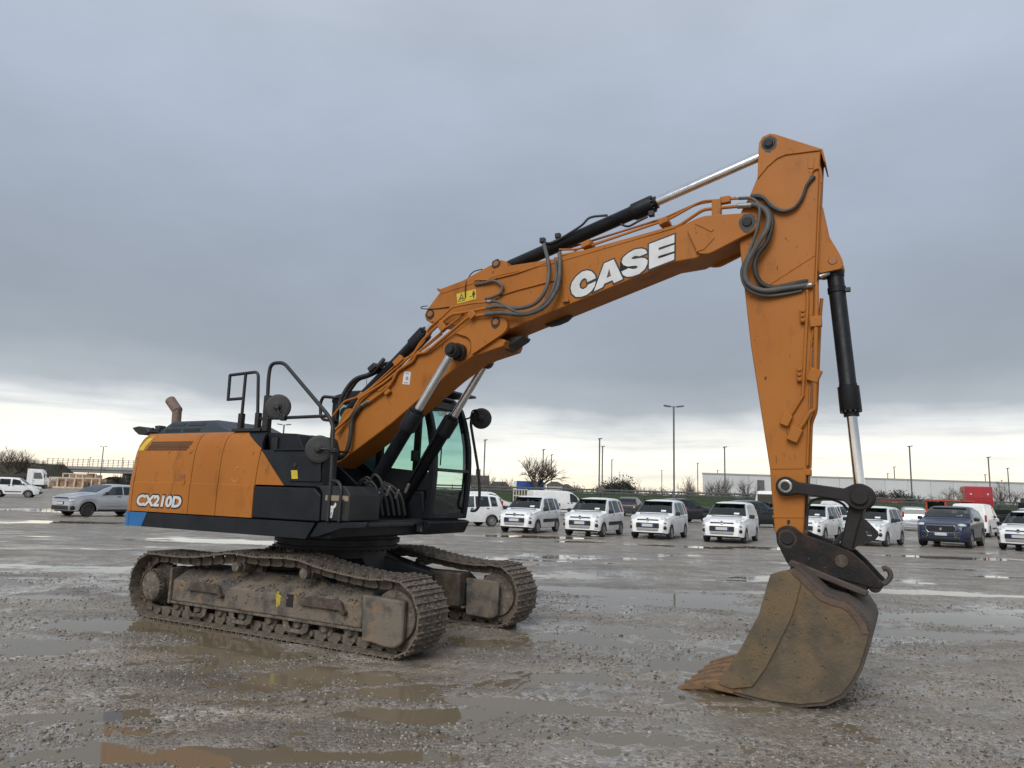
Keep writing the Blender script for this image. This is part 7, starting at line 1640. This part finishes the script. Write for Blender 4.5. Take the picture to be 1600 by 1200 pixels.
HG = 'white hatchbacks parked in a loose row'
hb = city_car(strip=False); hbs = city_car(strip=True)
CITY = [(hb, *(-2.17, 35.3), 62, 'white hatchback half hidden behind the excavator cab'),
        (hbs, *(1.0, 31.82), 24, 'white hatchback with black side moulding in front of the white panel van'),
        (hbs, *(3.67, 30.8), 26, 'white hatchback with black side moulding, second one right of the cab'),
        (hb, *(6.33, 30.36), 27, 'plain white hatchback just left of the dark saloon behind, beneath the tall lamp post'),
        (hb, *(8.93, 29.14), 28, 'plain white hatchback immediately left of the excavator stick'),
        (hb, *(13.72, 32.68), 38, 'white hatchback seen through the bucket linkage'),
        (hb, *(15.05, 29.98), 41, 'white hatchback just right of the bucket linkage'),
        (hb, *(21.34, 29.75), 48, 'white hatchback cut off by the right picture edge')]
used = set()
for src, x, y, ph, lab in CITY:
    o = src if id(src) not in used else copy_tree(src)
    used.add(id(src)); place(o, (x, y), ph, lab, 'car', HG)
o = copy_tree(hb); place(o, (19.3, 44.0), 52, 'white hatchback directly behind the one seen through the bucket linkage', 'car', HG)
# other parked vehicles
place(suv(NAVY), (18.78, 30.84), 41, 'dark blue SUV with chrome grille bars parked on the right', 'car')
place(suv(DARKCAR), (10.92, 64.98), 200, 'black SUV behind the second moulded white hatchback', 'car')
o = suv(DARKCAR, 'suv'); place(o, (12.41, 51.49), 238, 'dark navy SUV behind the white hatchback beneath the tall lamp post', 'car')
place(suv(GREYCAR), (15.3, 45.54), 238, 'dark grey car half hidden behind the hatchback beside the stick', 'car')
place(box_van(WHITE_DIRTY, 3.86, .86, 1.72, VAN_S, 'small_van', False), (-1.6, 57.3), 256, 'small white panel van behind the cab and first hatchback', 'van')
place(box_van(WHITE_DIRTY, 5.0, .95, 1.98, VAN_L, 'panel_van', False), (4.11, 59.83), 252, 'long white panel van behind the hatchback with black moulding', 'van')
place(box_van(WHITE_PAINT, 3.86, .86, 1.72, VAN_S, 'passenger_van', True), (-43.47, 64.03), 246, 'small white windowed van at the far left edge', 'van')
VAN_T = [(0, .65), (.03, .95), (.2, 1.1), (.7, 1.22), (.9, 1.30), (1.3, 1.75), (1.7, 2.15), (2.0, 2.42), (2.4, 2.5), (4.0, 2.52), (5.3, 2.5), (5.36, 2.42), (5.38, 1.6), (5.39, .9), (5.4, .65)]
place(box_van(WHITE_DIRTY, 5.4, 1.0, 2.52, VAN_T, 'tall_van', False, True), (22.62, 63.81), 198, 'white van seen from behind, left of the excavator stick', 'van')
place(box_van(WHITE_DIRTY, 4.4, .90, 1.85, VAN_D, 'delivery_van', False, True), (29.6, 64.96), 225, 'white delivery van with red tail lights behind the bucket linkage', 'van')
place(box_van(WHITE_PAINT, 4.4, .90, 1.85, VAN_D, 'delivery_van', False), (27.14, 42.15), 222, 'white delivery van parked behind the dark blue SUV', 'van')
place(city_car(SILVER, False, True), (27.12, 48.74), 205, 'silver hatchback with roof rails seen from behind, left of the blue SUV', 'car')
place(box_van(WHITE_DIRTY, 3.86, .86, 1.72, VAN_S, 'small_van', False), (41.18, 57.25), 60, 'white van at the right edge behind the last hatchback', 'van')

def compact():
    root = empty('compact_car'); L = 4.0
    B = Body(L, .87, [(0, .60), (.03, .80), (.10, .90), (.32, .96), (.70, 1.0), (.95, 1.03), (1.06, 1.07), (1.48, 1.30), (1.85, 1.43), (2.3, 1.48), (3.0, 1.455), (3.5, 1.40), (3.7, 1.28), (3.86, 1.0), (3.95, .88), (4.0, .60)], .25, [(0, .74), (.4, .90), (1.1, .98), (4, 1.03)], .80, 3.33, .39, .19, .22, .16, .6, .5)
    B.cut_top = [(1.12, 1.85), (3.53, 3.74)]; B.cut_side = [(1.90, 2.36), (2.42, 3.1)]
    b = B.build(SILVER, root); f = L / 2
    B.top_glass('windscreen', 1.10, 1.87, .10, .09, root, DARK_GLASS); B.top_glass('rear_window', 3.52, 3.75, .1, .08, root, DARK_GLASS)
    B.side_glass('side_window', 1.42, 1.90, 2.36, 2.36, 1.02, 1.38, root, DARK_GLASS); B.side_glass('side_window', 2.42, 2.42, 3.3, 3.1, 1.04, 1.38, root, DARK_GLASS)
    for pts in ([(1.30, .36), (1.34, .98)], [(2.39, .32), (2.39, 1.02)], [(3.0, .70), (3.12, 1.02)]): B.side_line('door_seam', pts, b, BLACK, .005)
    for x in (2.2, 3.0): B.side_patch('door_handle', x - .1, x + .08, .89, .93, root, PLASTIC, .02)
    B.side_patch('door_moulding', 1.4, 3.0, .44, .50, root, CHROME_TRIM, .006); B.side_patch('sill_trim', 1.22, 2.92, .255, .33, root, PLASTIC, .008)
    mirrors(B, 1.52, 1.0, root)
    rbox('lower_bumper', (f - .05, 0, .40), (.18, 1.34, .20), PLASTIC, root, .06); rbox('grille', (f - .0, 0, .60), (.05, .6, .14), PLASTIC, root, .04); span('number_plate', (f + .026, -.26, .55), (f + .034, .26, .65), PLATE, root)
    rbox('upper_grille', (f - .03, 0, .83), (.06, 1.1, .05), PLASTIC, root, .02)
    for sy in (-1, 1):
        ellipsoid('headlight', (f - .22, sy * .66, .72), (.22, .13, .085), LAMP_GLASS, root); rbox('bumper_corner', (f - .22, sy * .70, .40), (.34, .2, .2), PLASTIC, root, .06); rbox('running_light', (f - .12, sy * .62, .845), (.22, .24, .035), LAMP_GLASS, root, .015)
        rbox('tail_light', (-f + .12, sy * .74, .95), (.2, .16, .16), RED_LAMP, root, .03)
    for y in (-.33, .33): rbox('seat', (.05, y, .93), (.14, .44, .6), BLACK, root, .05); rbox('headrest', (.0, y, 1.27), (.1, .24, .18), BLACK, root, .04)
    rbox('rear_bench', (-.95, 0, .92), (.16, 1.3, .7), BLACK, root, .05); rbox('dashboard', (.72, 0, .93), (.35, 1.4, .2), BLACK, root, .05); span('interior_floor', (-1.7, -.75, .66), (1.2, .75, .70), BLACK, root)
    add_wheels(root, L, .80, 3.33, .86, W_BLK, .31)
    return root
place(compact(), (-19.15, 34.51), 30, 'silver compact car with black bumper left of the counterweight', 'car')

# ---------------------------------------------------------------- lorries and odd plant
RED = mat('red_lorry_paint', (.38, .012, .022), .4, col2=(.32, .01, .02), scale=1.5, coat=.3); ORED = mat('orange_red_paint', (.50, .085, .035), .5, col2=(.42, .07, .03), scale=2)
W_TRK = wheel_meshes(.5, .3, RIM_DARK, 8)
def lorry(name, paint, loc, phi, lab, bed=True, cabh=3.0, clen=2.0):
    root = empty(name); L = 6.6 if bed else 5.2; f = L / 2
    prof = [(f, .9), (f + .02, 1.5), (f - .06, 2.0), (f - .32, cabh - .2), (f - .55, cabh), (f - clen, cabh + .02), (f - clen, .9)]
    cab = prism('cab', rnd(prof, .12, 4), -1.2, 1.2, paint, root, .06)
    vs = [(f - .00, -1.0, 1.62), (f - .00, 1.0, 1.62), (f - .235, .95, cabh - .38), (f - .235, -.95, cabh - .38)]
    mesh('windscreen', [(x + .035, y, z) for x, y, z in vs], [(0, 1, 2, 3)], DARK_GLASS, root)
    for sy in (-1, 1):
        mesh('side_window', [(f - .25, sy * 1.207, 1.70), (f - 1.25, sy * 1.207, 1.70), (f - 1.25, sy * 1.207, cabh - .45), (f - .50, sy * 1.207, cabh - .45), (f - .30, sy * 1.207, 2.0)], [(0, 1, 2, 3, 4)], DARK_GLASS, root)
        span('door_seam', (f - 1.32, sy * 1.203, .95), (f - 1.30, sy * 1.207, cabh - .3), BLACK, cab); rbox('door_handle', (f - 1.18, sy * 1.215, 1.45), (.16, .03, .05), PLASTIC, root, .01)
        rbox('lorry_mirror', (f - .02, sy * 1.36, 2.1), (.12, .2, .5), PLASTIC, root, .04); rbox('headlight', (f - .02, sy * .9, .78), (.12, .36, .2), LAMP_GLASS, root, .04); rbox('step', (f - .8, sy * 1.08, .62), (1.2, .24, .36), PLASTIC, root, .05)
        rbox('rear_lamp', (f - clen - .03, sy * .8, 1.25), (.05, .16, .16), RED_LAMP, root, .02)
    rbox('bumper', (f - .05, 0, .68), (.3, 2.3, .5), PLASTIC, root, .08); span('chassis', (-f, -.42, .62), (f - .4, .42, .9), BLACK, root)
    for z_ in (1.9, 2.6): span('panel_seam', (f - clen - .012, -1.1, z_), (f - clen - .003, 1.1, z_ + .03), BLACK, cab)
    for sy in (-1, 1): cyl('work_lamp', (f - clen - .05, sy * .75, cabh - .75), (f - clen - .0, sy * .75, cabh - .75), .09, LAMP_GLASS, root, 12)
    span('rear_cab_panel', (f - clen - .02, -.9, 1.0), (f - clen - .006, .9, 1.3), PLASTIC, root)
    if bed:
        span('flatbed', (-f, -1.2, .98), (f - clen - .25, 1.2, 1.12), BLACK, root, .02)
        for sy in (-1, 1): span('side_board', (-f, sy * 1.2 - .02, 1.125), (f - clen - .25, sy * 1.2 + .02, 1.55), GREYCAR, root, .01)
        span('headboard', (f - clen - .32, -1.18, 1.125), (f - clen - .26, 1.18, 2.2), BLACK, root)
    for s in (1.3, L - 1.2):
        for sy in (-1, 1):
            o = link('wheel', W_TRK[0], None, root); o.location = (f - s, sy * 1.18, .5)
            if sy > 0: o.rotation_euler = (0, 0, math.pi)
            link('rim', W_TRK[1], None, o); link('brake_disc', W_TRK[2], None, o)
    root.location = (*loc, 0); a = R(phi); root.rotation_euler = (0, 0, math.atan2(-math.cos(a), -math.sin(a))); tag(root, lab, 'lorry')
    return root
lorry('lorry', WHITE_PAINT, (-64.48, 95.0), 246, 'white lorry cab behind the small windowed van at far left', True, 2.95)
lorry('lorry', RED, (46.99, 72.0), 196, 'red lorry with tall cab behind the white delivery van', False, 3.75, 2.2)
lorry('lorry', GREYCAR, (45.5, 64.0), 250, 'dark flatbed lorry at the right picture edge', True, 2.6)
def loader():
    """orange-red works vehicle with an open frame cab"""
    x, y = (40.17, 66.0); root = empty('works_vehicle', (x, y, 0), R(200)); tag(root, 'orange red works vehicle with framed cab left of the red lorry', 'works vehicle')
    span('chassis', (-1.9, -1.0, .7), (1.9, 1.0, 1.35), ORED, root, .05)
    for px_ in (-1.75, -.1, 1.7):
        for py_ in (-.95, .95): span('cab_post', (px_ - .06, py_ - .05, 1.35), (px_ + .06, py_ + .05, 2.12), ORED, root, .01)
    span('cab_roof', (-1.85, -1.05, 2.12), (1.85, 1.05, 2.24), ORED, root, .03)
    for py_ in (-.92, .92): span('cab_window', (-1.68, py_ - .01, 1.40), (1.62, py_ + .01, 2.10), DARK_GLASS, root)
    for px_ in (-1.1, 1.1):
        for sy in (-1, 1): cyl('wheel', (px_, sy * .85, .42), (px_, sy * 1.15, .42), .42, TYRE, root)
loader()
# cream skips and stacked crates far left, trolley behind the hatchbacks
CREAM = mat('cream_steel', (.62, .53, .41), .7, col2=(.40, .30, .22), scale=1.2, col3=(.2, .10, .06), scale3=4, lo3=.6, hi3=.7); RUSTY = mat('rust_brown', (.20, .11, .07), .85, col2=(.36, .25, .17), scale=1.4)
def skip(px, d, w, h, lab, n=5):
    x, y = px, d; root = empty('skip_container', (x, y, 0)); tag(root, lab, 'container', 'cream steel containers at far left')
    span('back_wall', (-w / 2, 1.2, .2), (w / 2, 1.3, h), RUSTY, root); span('floor', (-w / 2, -1.2, .1), (w / 2, 1.2, .3), CREAM, root); span('load', (-w / 2 + .2, -.9, .31), (w / 2 - .2, 1.1, h * .75), RUSTY, root, .1)
    for k in range(n): 
        xx = -w / 2 + .15 + k * (w - .3) / (n - 1); span('post', (xx - .16, -1.3, .1), (xx + .16, -1.05, h), CREAM, root)
    span('top_rail', (-w / 2, -1.32, h), (w / 2, -1.03, h + .25), CREAM, root); span('bottom_rail', (-w / 2, -1.35, .02), (w / 2, -1.31, .35), CREAM, root)
skip((-90.82, 150.0)[0], 150, 7.2, 2.0, 'long open cream container with brown load at far left'); skip((-91.06, 158.0)[0], 158, 5.5, 2.1, 'shorter cream container beside the long one', 4); skip((-101.26, 172.0)[0], 172, 8, 3.1, 'taller cream container standing behind the long one', 6)
def crate(px, d, w, h, m, lab, cat='crate'):
    root = empty('storage_crate', ((-89.59, 140.0)[0] if px is None else px, d, 0)); tag(root, lab, cat)
    span('side_panel', (-w / 2, -.6, .15), (w / 2, .6, h - .1), m, root, .04); span('lid', (-w / 2 - .05, -.65, h - .1), (w / 2 + .05, .65, h), m, root, .02)
    for sx in (-1, 1): span('runner', (sx * w * .35 - .1, -.6, 0), (sx * w * .35 + .1, .6, .14), BLACK, root)
crate((-89.46, 140.0)[0], 140, 2.4, 1.3, CREAM, 'small cream crate beside the white lorry cab'); crate((-94.66, 150.0)[0], 150, 2.6, 2.2, WHITE_DIRTY, 'white storage cabin between the lorry cab and the containers', 'cabin')
def site_cabin():
    x = (-94.07, 170.0)[0]; root = empty('rusty_post', (x - 1.2, 165, 0)); tag(root, 'rusty brown steel column right of the cream containers', 'column'); span('column', (-.7, -.3, 0), (.7, .3, 3.2), RUSTY, root, .03); span('cap_plate', (-.85, -.4, 3.2), (.85, .4, 3.35), RUSTY, root)
site_cabin()
def trolley():
    x, y = (1.35, 84.0); root = empty('cage_trolley', (x, y, 0)); tag(root, 'cream cage trolley behind the white hatchback and before the blue trailer', 'trolley')
    PALE = mat('cream_cage', (.55, .50, .42), .6, col2=(.45, .41, .35), scale=3)
    span('bed', (-.85, -.5, .55), (.85, .5, .72), PALE, root, .02)
    for k in range(6): span('upright', (-.8 + k * .32 - .05, -.5, .72), (-.8 + k * .32 + .05, -.44, 2.1), PALE, root)
    for z in (2.1, 1.4): span('rail', (-.86, -.52, z), (.86, -.42, z + .1), PALE, root)
    for sx in (-.6, .6):
        for sy in (-.35, .35): cyl('wheel', (sx, sy - .05, .27), (sx, sy + .05, .27), .27, TYRE, root)
trolley()
def red_box():
    x = (63.48, 120.0, 3.4); root = empty('site_hut', (x[0], 121, 1.5)); tag(root, 'small red hut among the scrub behind the guardrail', 'hut'); span('wall', (-1.9, -.8, 0), (1.9, .8, 1.0), RED, root); span('roof', (-2.0, -.9, 1.0), (2.0, .9, 1.15), RED, root); span('window', (.1, -.82, .3), (1.0, -.805, .8), PAPER, root)
red_box()
